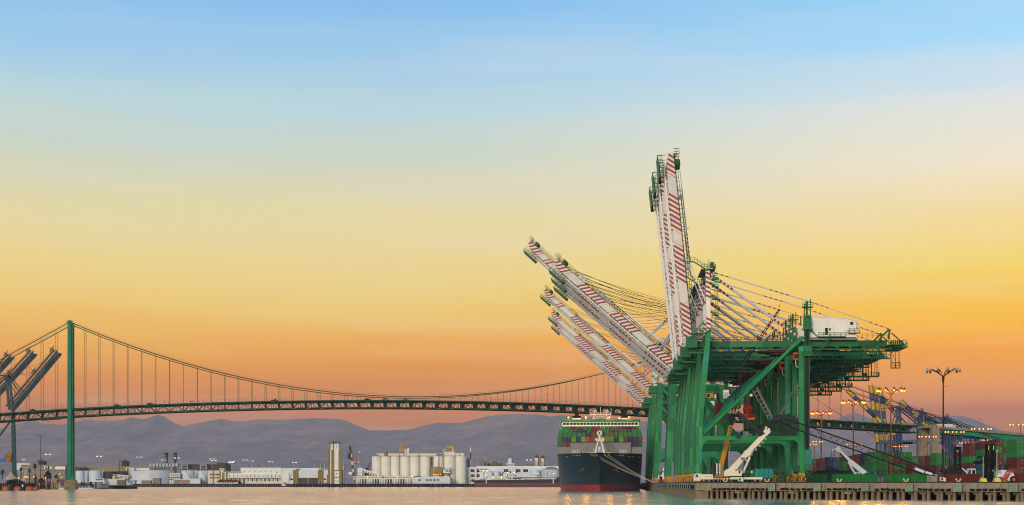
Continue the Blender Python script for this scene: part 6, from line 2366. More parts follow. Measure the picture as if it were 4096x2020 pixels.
def palm(px, top, base, r, Y, lb, kind='fan', z0=3.3):
    s = Site('palm_tree', lb, 'palm tree', px, Y, z0, 'palm trees along the waterfront')
    h = s.z(top) - r * s.k * .5
    rr = r * s.k
    rnd = random.Random(int(px * 7 + top))
    MB().path([Vector((0, 0, 0)), Vector((.1, 0, h * .5)), Vector((0, 0, h))], .3, 7).build('trunk', M['bark'], s.t)
    g = MB()
    nf = 46 if kind == 'fan' else 60
    for k in range(nf):
        a = rnd.uniform(0, 2 * math.pi)
        el = rnd.uniform(-.9, 1.35) if kind == 'fan' else rnd.uniform(-.5, 1.3)
        ln = rr * rnd.uniform(.75, 1.1)
        d = Vector((math.cos(a) * math.cos(el), math.sin(a) * math.cos(el), math.sin(el)))
        sd = Vector((-math.sin(a), math.cos(a), 0))
        p0 = Vector((0, 0, h))
        droop = Vector((0, 0, -ln * (.28 if kind == 'fan' else .5)))
        p1 = p0 + d * ln * .55
        p2 = p0 + d * ln + droop * .6
        w = rr * (.13 if kind == 'fan' else .07)
        for q in range(3):
            off = sd * (w * (q - 1) * 1.2)
            b1, b2 = p1 + off * 1.0, p2 + off * 1.9 + Vector((0, 0, rnd.uniform(-.1, .1) * rr))
            g.quad(p0 - sd * .04, p0 + sd * .04, b1 + sd * w * .35, b1 - sd * w * .35)
            g.add([b1 - sd * w * .35, b1 + sd * w * .35, b2], [(0, 1, 2)])
    if kind == 'fan':
        for k in range(20):
            a = rnd.uniform(0, 2 * math.pi)
            d = Vector((math.cos(a) * .35, math.sin(a) * .35, -1)) * rr * rnd.uniform(.4, .8)
            sd = Vector((-math.sin(a), math.cos(a), 0)) * rr * .09
            p0 = Vector((0, 0, h))
            g.add([p0 + d * .2 - sd, p0 + d * .2 + sd, p0 + d], [(0, 1, 2)])
    g.build('crown', M['leaf'], s.t, kind='stuff')


palm(84, 1871, 1925, 11, 960, 'fan palm between the two tan tents')
palm(118, 1876, 1925, 11, 930, 'shorter fan palm left of the tallest palm')
palm(140, 1856, 1925, 14, 920, 'tallest fan palm on the left bank')
palm(10, 1880, 1925, 17, 1000, 'broad dark palm behind the larger tan tent', 'date')
palm(195, 1866, 1925, 10, 1120, 'dark palm rising from the bushes left of the bridge tower')
palm(1954, 1853, 1928, 9, 1840, 'slender leaning palm in front of the white works')
palm(2018, 1869, 1928, 9, 1840, 'fan palm before the windows of the white works')
palm(2069, 1877, 1928, 14, 1840, 'broad feather palm before the white works', 'date')


def bush(px, top, r, Y, lb, z0=3.3):
    s = Site('shrub', lb, 'shrub', px, Y, z0, 'dark bushes on the left bank')
    rnd = random.Random(int(px))
    g = MB()
    rr = r * s.k
    h = s.z(top)
    for k in range(420):
        a, b = rnd.uniform(0, 2 * math.pi), rnd.uniform(-.4, 1.5)
        q = rnd.uniform(.5, 1.0)
        c = Vector((rr * q * math.cos(a) * math.cos(b), rr * q * math.sin(a) * math.cos(b) * .7, h * .5 + h * .5 * q * math.sin(b)))
        d = Vector((rnd.uniform(-1, 1), rnd.uniform(-1, 1), rnd.uniform(-1, 1))).normalized() * rr * .13
        e = d.cross(Vector((rnd.uniform(-1, 1), rnd.uniform(-1, 1), 1))).normalized() * rr * .13
        g.quad(c - d, c - e, c + d, c + e)
    g.build('crown', M['leaf2'], s.t, kind='stuff')
    MB().tube((0, 0, 0), (0, 0, h * .6), .2, 6).build('trunk', M['bark'], s.t)


for px, top, r, Y, lb in ((192, 1884, 17, 1115, 'large dark bush under the palm left of the bridge tower'), (225, 1897, 9, 1150, 'small dark bush beside the bridge tower'),
                          (165, 1913, 14, 940, 'low bush at the landward end of the gangway'), (60, 1919, 34, 890, 'low wide bush in front of the larger tan tent'),
                          (142, 1905, 9, 960, 'dark bush at the foot of the tallest palm'), (55, 1893, 10, 985, 'dark shrub between the tents, behind')):
    bush(px, top, r, Y, lb)
# gangway pier
s = Site('gangway', 'pale walkway on concrete trestles sloping up beside the left bank', 'walkway', 180, 1000, 0)
g = MB().beam(s.p(95, 1930), s.p(206, 1924), 3, .5)
g.beam(s.p(206, 1924), s.p(230, 1922), 3, .6)
g.build('walkway_deck', M['concrete'], s.t)
MB().rail([s.p(95, 1929, -1.4), s.p(206, 1923, -1.4), s.p(230, 1921, -1.4)], 1.2, 1.6, .07).build('railing', M['white2'], s.t)
for px in (134, 158, 186):
    MB().box(s.x(px) - .45, s.x(px) + .45, -.5, .5, -2, s.z(1930)).build('trestle', M['concrete'], s.t)
g = MB()
for a, b in ((208, 203), (212, 210), (218, 221), (223, 229), (228, 232)):
    g.beam(s.p(a, 1932), s.p(b, 1958), .7)
g.box(s.x(206), s.x(231), -1.6, 1.6, s.z(1931), s.z(1925)).build('trestle', M['concrete'], s.t)
MB().tube(s.p(208, 1924), s.p(208, 1900), .15, 6).ball(s.p(208, 1899), .4, 6).build('lamp_post', M['white2'], s.t)
# old timber dolphin wharf with notice
s = Site('timber_wharf', 'dark timber wharf wall behind the orange mooring buoys', 'wharf', 60, 848, 0)
g = MB().box(s.x(-30), s.x(132), 0, 3, s.z(1937), s.z(1934)).build('deck', M['timber'], s.t)
MB().box(s.x(-30), s.x(132), 2.4, 3, -2, s.z(1937)).build('bulkhead', M['black'], s.t)
rp = random.Random(9)
pm2 = MB().tube((0, 0, -2), (0, 0, s.z(1934)), .28, 7).mesh('pile', M['timber'])
for k in range(34):
    put('pile', pm2, s.t, (s.x(-28 + 4.8 * k + rp.uniform(-1, 1)), rp.uniform(-.2, .2), 0)).scale = (1, 1, rp.uniform(.95, 1.12))
gp_ = MB().tube((0, 0, s.z(1954)), (0, 0, s.z(1938)), .14, 6).mesh('pale_pile', M['grey'])
for px in (12, 20, 28, 36, 41):
    put('pale_pile', gp_, s.t, (s.x(px), -.5, 0))
MB().box(s.x(89), s.x(94), -.5, -.4, s.z(1948), s.z(1938)).build('notice_board', M['white'], s.t)
for k, (px, Y, sc) in enumerate(((23, 822, 1), (71, 822, 1), (118, 825, 1), (139, 850, .92))):
    b = Site('mooring_buoy', 'big rust-orange mooring buoy afloat by the timber wharf, %s from the left' % ORD[k + 1], 'buoy', px, Y, 0, 'orange mooring buoys')
    r = 1.72 * sc
    g = MB().tube((-1.5, -.6, .75), (1.5, .6, .75), .1, 6)
    b2 = MB().lathe([(.2, -1.9), (1.2, -1.85), (r * .98, -1.3), (r, 0), (r * .98, 1.3), (1.2, 1.85), (.2, 1.9)], (0, 0, 0), 20)
    b2.v = [(z_ + 0, y_, x_) for x_, y_, z_ in b2.v]
    o = b2.build('float', paint('buoy orange', (168, 84, 26), .6, .2, .4, (90, 50, 30), 1), b.t, smooth=True)
    o.location = (0, 0, .72)
    MB().beam((-.3, -1.75, .2), (.3, -1.8, .9), .22).build('shackle', M['steel'], b.t)
# orange path lamps of the left bank
for k, (px, py, Y) in enumerate(((75, 1915, 880), (100, 1910, 900), (108, 1911, 900), (135, 1910, 905), (182, 1915, 930), (246, 1910, 1160), (239, 1897, 1180))):
    s = Site('path_lamp', 'small orange path lamp on the left bank, %s from the left' % ORD[k + 1], 'lamp', px, Y, 3.3, 'orange path lamps on the left bank')
    MB().tube((0, 0, 0), (0, 0, s.z(py)), .1, 5).build('pole', M['steel'], s.t)
    MB().lathe([(.18, 0), (.34, .3), (.3, .62), (.05, .8)], (0, 0, s.z(py)), 6).build('lamp', M['lamporange'], s.t)

# floating dock, dolphins, yacht, supply boat
s = Site('floating_dock', 'long white floating dock at the foot of the bridge tower', 'dock', 310, 1046, 0)
MB().box(s.x(234), s.x(372), 0, 4, -.5, s.z(1950.5)).build('pontoon', M['white2'], s.t)
MB().rail([s.p(236, 1950, .3), s.p(364, 1950, .3)], 1.2, 2, .07).build('railing', M['steel'], s.t)
g = MB()
for px in (248, 262, 330, 352):
    g.box(s.x(px), s.x(px + 5), 1, 2, s.z(1950), s.z(1949))
g.build('yellow_edge', M['yellow'], s.t, kind='stuff')
MB().box(s.x(350), s.x(354), 1, 2, s.z(1950), s.z(1944)).build('bin', M['yellow2'], s.t)
s = Site('pipe_gangway', 'bright blue gangway tube in front of the bridge tower foot', 'gangway', 290, 1075, 0)
MB().beam(s.p(231, 1929, 2), s.p(356, 1935, 2), 1.2, .7).build('tube', M['blue'], s.t)
MB().box(s.x(231), s.x(245), 0, 4, -1, s.z(1930)).build('support', M['concrete'], s.t)
for k, px in enumerate((309, 327, 338, 361, 366)):
    s = Site('mooring_dolphin', 'dark braced timber dolphin on the floating dock, %s from the left' % ORD[k + 1], 'dolphin', px, 1062, 0, 'dark timber dolphins by the floating dock')
    top = 1927
    MB().beam(s.p(px - 4, 1953), s.p(px - 1, top), .5).beam(s.p(px + 4, 1953), s.p(px + 1, top), .5).beam(s.p(px - 3, 1944), s.p(px + 3, 1944), .4).box(s.x(px - 2), s.x(px + 2), -.3, .6, s.z(1934), s.z(top)).build('frame', M['black'], s.t)

s = Site('yacht', 'white motor yacht moored bow-on beside the dark supply boat', 'yacht', 395, 1090, 0)
g = MB()
secs = []
for i in range(9):
    t = i / 8
    y = -8 + 20 * t
    hw = 4.6 * min(1, (t + .02) ** .55 * 1.25) if t < .7 else 4.6
    sheer = s.z(1935) + .5 * (1 - t)
    secs.append([(-hw, y, sheer), (-hw * .8, y + .2, 1.0), (-hw * .25, y + .8, -.4), (hw * .25, y + .8, -.4), (hw * .8, y + .2, 1.0), (hw, y, sheer)])
for a, b in zip(secs, secs[1:]):
    o = len(g.v)
    g.add(a + b, [(k, k + 1, 7 + k, 6 + k) for k in range(5)] + [(5, 0, 6, 11)])
g.f = [f[::-1] for f in g.f]
hl = g.build('hull', M['white'], s.t)
for a, b in ((371, 398), (398, 428)):
    pass
MB().prism([(s.x(372), s.z(1934.6)), (s.x(426), s.z(1934.6)), (s.x(426), s.z(1935.6)), (s.x(372), s.z(1935.6))], -2, 12).build('sheer_stripe', M['navy'], hl)
up = MB().prism([(s.x(374), s.z(1935)), (s.x(423), s.z(1935)), (s.x(418), s.z(1926)), (s.x(376), s.z(1926))], -1.5, 11)
upo = up.build('deckhouse', M['white'], s.t)
u2 = MB().prism([(s.x(378), s.z(1926)), (s.x(417), s.z(1926)), (s.x(415), s.z(1914)), (s.x(382), s.z(1914))], .5, 10)
u2o = u2.build('flybridge', M['white'], s.t)
MB().box(s.x(376), s.x(419), -.6, 11, s.z(1926.5), s.z(1923.5)).build('deck_band', M['white2'], s.t)
MB().box(s.x(380), s.x(417), -.2, 10.4, s.z(1915), s.z(1913.4)).build('flybridge_roof', M['white2'], s.t)
s.wins((377, 384, 392.5, 401, 408), 1927.5, 1932.5, 6.2, upo, d=-1.5)
s.wins((383, 390, 397, 404), 1916, 1921.5, 5.6, u2o, d=.5)
MB().tube(s.p(396, 1914, 3), s.p(396, 1900, 3), .07, 5).beam(s.p(391, 1909, 3), s.p(401, 1909, 3), .2).rail([s.p(371, 1935, -3), s.p(398, 1934, -8), s.p(424, 1935, -3)], .9, 1.5, .05).build('mast_rail', M['steel'], s.t)

s = Site('supply_boat', 'white and black supply boat with yellow funnels moored left of the big tank', 'boat', 475, 1120, 0)
hb_ = MB().prism([(s.x(427), -.6), (s.x(536), -.6), (s.x(536), s.z(1945)), (s.x(510), s.z(1942)), (s.x(427), s.z(1941))], 0, 11)
hb_.build('hull', M['dark'], s.t)
MB().prism([(s.x(456), s.z(1953)), (s.x(512), s.z(1953)), (s.x(500), s.z(1943)), (s.x(470), s.z(1943))], -.05, .02).build('stern_ramp', M['black'], s.t)
MB().box(s.x(429), s.x(462), -.06, .2, s.z(1941), s.z(1939)).build('rub_rail', M['yellow2'], s.t)
a_ = MB().prism([(s.x(430), s.z(1941)), (s.x(520), s.z(1941)), (s.x(520), s.z(1931)), (s.x(505), s.z(1916)), (s.x(427), s.z(1915.5))], 1, 10).build('superstructure', M['white'], s.t)
b_ = MB().prism([(s.x(448), s.z(1916)), (s.x(516), s.z(1916)), (s.x(514), s.z(1901)), (s.x(447), s.z(1897))], 2, 9).build('wheelhouse', M['white'], s.t)
s.wins((477, 482, 487, 498, 503.5), 1903, 1907, 2.0, b_, d=2)
MB().box(s.x(467), s.x(504), .95, 1.05, s.z(1939), s.z(1919)).build('deck_recess', M['grey'], a_)
MB().prism([(s.x(447), s.z(1903)), (s.x(458), s.z(1903)), (s.x(456), s.z(1899)), (s.x(447), s.z(1898))], 1.9, 2.0).build('window', M['glass'], b_)
for px, top, bot in ((456, 1899, 1915), (511, 1901, 1915)):
    f = MB().prism([(s.x(px), s.z(bot)), (s.x(px + (11 if px < 500 else 6)), s.z(bot)), (s.x(px + (10 if px < 500 else 6)), s.z(top + 2)), (s.x(px + 1), s.z(top))], .8, 2.6).build('funnel', M['yellow'], s.t)
    MB().tube(s.p(px + 4, top, 1.6), s.p(px + 5, top - 9, 1.6), .15, 6).build('exhaust', M['black'], f)
MB().tube(s.p(473, 1898, 3), s.p(473, 1838, 3), .22, 6, .1).beam(s.p(468, 1875, 3), s.p(480, 1875, 3), .2).beam(s.p(468, 1863, 3), s.p(478, 1863, 3), .2).beam(s.p(470, 1846, 3), s.p(476, 1846, 3), .2).tube(s.p(473, 1860, 3), s.p(490, 1882, 3), .07, 4).tube(s.p(473, 1850, 3), s.p(496, 1884, 3), .07, 4).build('mast', M['black'], s.t)
MB().beam(s.p(502, 1916, .4), s.p(520, 1933, .4), 1.0, .25).rail([s.p(460, 1915, .8), s.p(518, 1915, .8)], 1.1, 1.6, .06).beam(s.p(500, 1940, .6), s.p(500, 1914, .6), .3).build('stair', M['dark'], s.t)
MB().beam(s.p(466, 1904, .9), s.p(477, 1911, .9), .3).beam(s.p(466, 1915, .9), s.p(477, 1909, .9), .3).build('davit', M['white'], s.t)
MB().box(s.x(532), s.x(544), .5, 2, 0, s.z(1948)).build('dinghy', M['black'], s.t)

# --- teal cranes at the far left, behind the bridge
def teal_crane(px, Y, a0, a1, lb, mast=None, legs=()):
    s = Site('container_crane', lb, 'container crane', px, Y, 3.4, 'teal cranes at the left edge')
    A, B = s.p(*a0), s.p(*a1)
    for dy in (0, 8):
        MB().beam(A + Vector((0, dy, 0)), B + Vector((0, dy, 0)), 1.6, 3.0, (0, 1, 0)).build('boom', M['teal'], s.t)
    d = (B - A).normalized()
    n = Vector((-d.z, 0, d.x))
    u, v = A.lerp(B, .70), A.lerp(B, .86)
    MB().beam(u + Vector((0, -.86, 0)), v + Vector((0, -.86, 0)), .1, 3.0, (0, 1, 0)).build('painted_band', M['cranegrey'], s.t)
    g = MB()
    for dy in (-.4, 8.4):
        g.rail([A + n * 5.5 + Vector((0, dy, 0)), B + n * 5.0 + Vector((0, dy, 0))], 1.4, 3.0, .06)
    g.beam(A + n * 4.9, B + n * 4.4, .9, 2.0, (0, 1, 0)).beam(A + n * 4.6 + Vector((0, 8, 0)), B + n * 4.2 + Vector((0, 8, 0)), .8, 1.6, (0, 1, 0))
    for k in range(15):
        p = A.lerp(B, (k + .5) / 15)
        g.beam(p + n * 1.2, p + n * 4.2 + d * 1.2, .22).beam(p + n * 2.6 + Vector((0, 0, 0)), p + n * 2.6 + Vector((0, 8, 0)), .3)
    for q in (.6, .98):
        p = A.lerp(B, q)
        g.beam(p + n * 3, p + n * 9, .6).rail([p + n * 6.3 - d * 3, p + n * 6.3 + d * 3], 1.5, .8, .1).beam(p + n * 6 - d * 3, p + n * 6 + d * 2, 1.2, .4)
    g.build('boom_lattice', M['teal'], s.t)
    MB().ball(B + n * 9.5, .4, 6).build('warning_lamp', M['lampred'], s.t)
    if mast:
        m0, m1 = s.p(*mast[0]), s.p(*mast[1])
        g = MB()
        for dy in (0, 9):
            w = Vector((0, dy, 0))
            g.beam(m0 + w, m1 + w, 2.0, 1.8).beam(m1 + w, m0 + w + Vector((14, 0, 12)), .6).beam(m1 + w, m1 + w + Vector((-28, 0, -18)), 1.2, 1.0)
            g.beam(m1 + w + Vector((-1, 0, 0)), m0 + w + Vector((9, 0, 10)), .6)
        g.box(m1.x - 10, m1.x + 7, -1, 10, m1.z, m1.z + .5).rail([m1 + Vector((-10, -1, .5)), m1 + Vector((7, -1, .5))], 1.5, 1, .1)
        g.build('mast_frame', M['teal'], s.t)
        r = MB()
        for q in (.58, .62, .8):
            r.tube(m1, A.lerp(B, q) + n * 4, .12, 4)
        r.build('stay_rope', M['cable'], s.t, kind='stuff')
    for lx, lt, lbx in legs:
        MB().prism([(s.x(lbx - 8), 0), (s.x(lbx + 8), 0), (s.x(lx + 6), s.z(lt)), (s.x(lx - 6), s.z(lt))], 0, 3).build('leg', M['teal'], s.t)
    return s


s = teal_crane(40, 1300, (42, 1640), (233, 1411), 'teal crane with boom raised to the right, nearest the green bridge tower', ((38, 1640), (24, 1502)), ((50, 1640, 56),))
MB().beam(s.p(48, 1675, 1), s.p(-20, 1765, 1), 1.6, 1.4).build('brace', M['teal'], s.t)
MB().box(s.x(-60), s.x(52), .3, 2.6, s.z(1848), s.z(1834)).build('portal_beam', M['blue'], s.t)
g = MB().tube(s.p(36, 1827, -1), s.p(36, 1827, -.2), 20 * s.k * .8, 28)
ro = g.build('cable_reel', M['dark'], s.t, smooth=True)
ro.scale = (.82, 1, 1.12)
ro.location = (s.x(36) * .18, 0, -s.z(1827) * .12)
g = MB()
for q in range(24):
    a = 2 * math.pi * q / 24
    c = s.p(36, 1827, -1.15)
    g.beam(c, c + Vector((math.cos(a) * 13.2 * s.k, 0, math.sin(a) * 19 * s.k)), .25)
    b = 2 * math.pi * (q + 1) / 24
    g.beam(c + Vector((math.cos(a) * 13.4 * s.k, 0, math.sin(a) * 19.2 * s.k)), c + Vector((math.cos(b) * 13.4 * s.k, 0, math.sin(b) * 19.2 * s.k)), .4)
g.build('reel_rim', M['yellow'], ro, kind='stuff')
MB().path([s.p(64, 1850, 0), s.p(64, 1828, 0), s.p(60, 1824, 0)], .2, 5).build('hose', M['red'], s.t)
MB().box(s.x(9), s.x(18), 0, 2, s.z(1834), s.z(1820)).build('motor', M['grey'], s.t)
teal_crane(-40, 1420, (-70, 1640), (136, 1414), 'teal crane with boom raised to the right, middle of three at the left edge', None, ((-60, 1640, -55),))
teal_crane(-130, 1540, (-150, 1640), (44, 1428), 'teal crane at the left frame edge with only its boom tip showing', None, ((-150, 1640, -150),))

# --- works and warehouses on the far shore
s = Site('warehouse', 'long tan parapet warehouse left of the green bridge tower', 'warehouse', 150, 1900, 3.4)
wl = s.box('wall', 'concrete', 85, 262, 1862, None, 0, 30)
s.box('roof_edge', 'concrete', 84, 263, 1859, 1863, -.6, 30)
s.box('roof_plant', 'white2', 62, 114, 1853, 1880, 4, 20)
s.box('sign_panel', 'white', 178, 207, 1866, 1877, -1.0, -.6, wl)
MB().tube((s.x(185), -1.1, s.z(1872)), (s.x(185), -1.0, s.z(1872)), 4 * s.k, 16).build('round_emblem', M['dark'], wl)
s.box('awning', 'white', 222, 262, 1866, 1878, -1.0, -.6, wl)
g = MB()
for k in range(40):
    x = 64 + k * 5
    g.beam(s.p(x, 1900, -2), s.p(x + (k % 3) * 2, 1882, -2), .35)
    g.beam(s.p(x, 1882 + (k * 7) % 10, -2), s.p(x + 6, 1882 + (k * 5) % 12, -2), .3)
g.build('pipe_rack', M['steel'], s.t, kind='stuff')
s.box('crane_rail', 'red', 150, 262, 1879.5, 1881, -3, -2)
rr_ = random.Random(4)
for k in range(16):
    px = 62 + k * 12.2
    for j in range(2):
        c = rr_.choice('MMMCCMRY')
        Y = 1600 + (k % 3) * 8
        container(c, (PX(px, Y), Y, 3.35 + j * 2.65), math.pi / 2 + math.pi, '%s far container on the left shore, %s pair from the left, %s one' % (CN[c], ORD[k + 1], 'upper' if j else 'lower'), 'far containers on the left shore', CM40, doors=False)
s = Site('flagpole', 'pole with a drooping red flag before the far left warehouse', 'flag', 103, 1500, 3.4)
MB().tube((0, 0, 0), (0, 0, s.z(1848)), .2, 6).build('pole', M['white'], s.t)
MB().prism([(s.x(102.5), s.z(1852)), (s.x(106), s.z(1852)), (s.x(104.5), s.z(1866)), (s.x(102.5), s.z(1866))], -.2, .2).build('cloth', M['red'], s.t)
s = Site('storage_shed', 'tan parapet shed with slanted dark stripes right of the bridge tower', 'warehouse', 400, 1950, 3.4)
wl = s.box('wall', 'concrete', 296, 615, 1865, None, 0, 25)
for k in range(6):
    MB().prism([(s.x(302 + k * 8), s.z(1880)), (s.x(306 + k * 8), s.z(1880)), (s.x(310 + k * 8), s.z(1867)), (s.x(306 + k * 8), s.z(1867))], -.15, .0).build('stripe', M['dark'], wl)
for k in range(5):
    MB().prism([(s.x(318 + k * 9), s.z(1882)), (s.x(322 + k * 9), s.z(1882)), (s.x(328 + k * 9), s.z(1872)), (s.x(324 + k * 9), s.z(1872))], -2.15, -2.0).build('stripe', M['dark'], wl)
for k in range(7):
    MB().prism([(s.x(618 + k * 9), s.z(1880)), (s.x(622 + k * 9), s.z(1880)), (s.x(626 + k * 9), s.z(1869)), (s.x(622 + k * 9), s.z(1869))], -.45, -.3).build('stripe', M['dark'], wl)
s.box('wall', 'concrete', 596, 692, 1867, None, -.3, 25)
bb = s.box('sign_panel', 'white', 505, 538, 1871, 1882, -1.2, -.8, wl)
MB().tube((s.x(512), -1.35, s.z(1877)), (s.x(512), -1.2, s.z(1877)), 4.4 * s.k, 16).build('round_emblem', M['dark'], bb)
for k, ch in enumerate(('W', 'L')):
    text_mesh('letter', ch, 3.4, M['grey'], bb, (s.x(522 + k * 8), -1.3, s.z(1880)), (math.pi / 2, 0, 0))
s.box('sign_panel', 'white', 547, 598, 1872, 1881, -1.2, -.8, wl)
text_mesh('number', '3', 3.2, M['dark'], wl, (s.x(610), -.5, s.z(1880)), (math.pi / 2, 0, 0))
g = MB()
for k in range(26):
    x = 345 + k * 3.1 + (k > 14) * 40
    r = (2 + (k * 7) % 4) * s.k * .8
    zc = 1861 + (k * 5) % 4
    for q in range(8):
        a, b = 2 * math.pi * q / 8, 2 * math.pi * (q + 1) / 8
        g.tube((s.x(x) + r * math.cos(a), 2, s.z(zc) + r * math.sin(a)), (s.x(x) + r * math.cos(b), 2, s.z(zc) + r * math.sin(b)), .22, 4)
    g.beam(s.p(x, 1880, 2), s.p(x, 1862, 2), .3)
g.beam(s.p(345, 1866, 2), s.p(470, 1866, 2), .3)
g.build('pipework', M['steel'], s.t, kind='stuff')
for k in range(2):
    px = (162, 496)[k]
    q = Site('process_tower', 'dark process block with a lit yellow stair %s' % ('left of the bridge tower', 'behind the supply boat')[k], 'tower', px, 2000, 3.4)
    q.box('wall', 'dark', px - 14, px + 10, 1844, None, 0, 16)
    q.box('stair', 'lamporange' if False else 'yellow', px - 13, px - 9, 1845, 1866, -.6, 0)
    MB().tube(q.p(px + 8, 1844, 3), q.p(px + 8, 1836, 3), .4, 6).tube(q.p(px, 1844, 3), q.p(px, 1839, 3), .4, 6).build('vent_pipe', M['dark'], q.t)
    MB().rail([q.p(px - 14, 1844), q.p(px + 10, 1844)], 1.6, 1.4, .15).build('railing', M['dark'], q.t)

TANKS = [(316, 18, 1883, 1840, 'tank', 0, 'white storage tank just right of the bridge tower'), (340, 12, 1883, 1870, 'tank', 0, 'pale tank set back between two white tanks'),
         (375, 25, 1882, 1838, 'tank', 0, 'white storage tank behind the yacht'), (404, 14, 1883, 1868, 'tank', 0, 'bluish shaded tank set back behind the yacht'),
         (430, 22, 1886, 1850, 'tankbrown', 0, 'dark brown tank behind the supply boat, left one'), (478, 26, 1885, 1862, 'tankbrown', 0, 'dark brown tank behind the supply boat, right one'),
         (588, 90, 1883, 1830, 'tank', 5, 'very wide white storage tank with a pale patch'), (747, 26, 1882, 1815, 'tank', 2, 'white tank with a spiral stair right of the wide tank'),
         (780, 14, 1882, 1850, 'tank', 0, 'bluish tank set back between two stair tanks'), (810, 21, 1883, 1815, 'tank', 2, 'tall white tank beside the building with many windows')]
for px, r, top, Y, m, cone, lb in TANKS:
    s = Site('storage_tank', lb, 'storage tank', px, Y, 3.4, 'storage tanks on the far shore')
    o = s.cyl('shell', m, px, r, top, None, r * s.k, cone * .6 + .5, n=44)
    rr = r * s.k
    for q in range(8):
        a = math.pi * (1.08 + .84 * q / 7)
        MB().beam((rr * math.cos(a) * 1.002, rr + rr * math.sin(a) * 1.002, 0), (rr * math.cos(a) * 1.002, rr + rr * math.sin(a) * 1.002, s.z(top)), .16).build('seam', M['tank' if m == 'tank' else m], o)
    if cone == 2:
        g = MB()
        for q in range(16):
            a, b = math.pi * (1.45 + .5 * q / 16), math.pi * (1.45 + .5 * (q + 1) / 16)
            za, zb = s.z(top) * (1 - q / 16), s.z(top) * (1 - (q + 1) / 16)
            g.beam(((rr + .5) * math.cos(a), rr + (rr + .5) * math.sin(a), za), ((rr + .5) * math.cos(b), rr + (rr + .5) * math.sin(b), zb), .8, .35)
        g.build('stair', M['grey'], o)
    if r == 90:
        g = MB()
        pts = []
        for q in range(15):
            a = math.pi * (1.38 + .1 * q / 14 * 1.6)
            pts.append(a)
        for a, b in zip(pts, pts[1:]):
            g.quad((rr * 1.003 * math.cos(a), rr + rr * 1.003 * math.sin(a), s.z(1910)), (rr * 1.003 * math.cos(b), rr + rr * 1.003 * math.sin(b), s.z(1910)), (rr * 1.003 * math.cos(b), rr + rr * 1.003 * math.sin(b), s.z(1904)), (rr * 1.003 * math.cos(a), rr + rr * 1.003 * math.sin(a), s.z(1904)))
        g.build('paint_patch', M['white'], o)
for k, px in enumerate((664, 700)):
    s = Site('smokestack', 'dark power-station smokestack, %s of the pair' % ('left', 'right')[k], 'chimney', px, 2150, 3.4, 'pair of dark smokestacks')
    o = s.cyl('shaft', 'dark', px, 6.3, 1813, None, n=20)
    s.cyl('collar', 'dark', px, 8, 1811, 1816, 6.3 * s.k, n=20)
    for q in range(6):
        MB().lathe([(6.6 * s.k, s.z(1822 + 6 * q)), (6.6 * s.k, s.z(1823 + 6 * q))], (0, 6.3 * s.k, 0), 20).build('hoop', M['steel'], o)
s = Site('power_station', 'dark brown power station block behind the tanks', 'building', 800, 2100, 3.4)
s.box('wall', 'tankbrown', 722, 903, 1857, None, 0, 40)
s.box('wall', 'tankbrown', 866, 903, 1852, 1860, -.3, 20)
g = MB()
for k in range(9):
    x = 600 + k * 13
    g.box(s.x(x), s.x(x + 9), -4, 4, s.z(1866), s.z(1858 - k % 3 * 2)).beam(s.p(x + 4, 1858, -3), s.p(x + 4, 1849, -3), .4).tube(s.p(x, 1857, -3), s.p(x + 8, 1855, -3), .8, 6)
g.build('pipework', M['steel'], s.t, kind='stuff')
for px in (742, 818):
    g = MB()
    for a in (-12, 12):
        g.beam(s.p(px + a, 1885, -8), s.p(px + a, 1857, -8), 1.0)
    g.beam(s.p(px - 13, 1862, -8), s.p(px + 13, 1862, -8), .8).beam(s.p(px - 13, 1872, -8), s.p(px + 13, 1872, -8), .8)
    for q in range(5):
        g.lathe([(1.2, 0), (1.7, 1.2), (1.2, 2.4)], s.p(px - 10 + q * 5, 1861, -8), 8)
    g.rail([s.p(px - 13, 1862, -9), s.p(px + 13, 1862, -9)], 2.0, 1.5, .15)
    g.build('pipe_gantry', M['steel'], s.t)
s.box('crane_rail', 'red', 720, 840, 1877, 1879, -9, -8)
for px, w in ((622, 14),):
    q = Site('pump_house', 'small pale pump house in front of the wide tank', 'shed', 625, 1800, 3.4)
    q.box('wall', 'concrete', 611, 640, 1914, None, 0, 8)
    q.box('roof', 'grey', 610, 641, 1912, 1914, -.4, 8.4)
q = Site('tank_car', 'silvery horizontal tank lying left of the wide tank', 'tank', 534, 1300, 3.4)
MB().tube(q.p(522, 1924, 2), q.p(545, 1924, 2), 4 * q.k, 14).build('shell', M['steel'], q.t, smooth=True)
MB().box(q.x(525), q.x(528), 1, 3, 0, q.z(1926)).box(q.x(539), q.x(542), 1, 3, 0, q.z(1926)).build('saddle', M['dark'], q.t)
q = Site('shed', 'low dark-roofed shed on the pier right of the supply boat', 'shed', 584, 1700, 3.6)
q.box('wall', 'concrete', 566, 602, 1924, None, 0, 8)
q.box('roof', 'grey', 565, 603, 1921.5, 1924, -.5, 8.5)

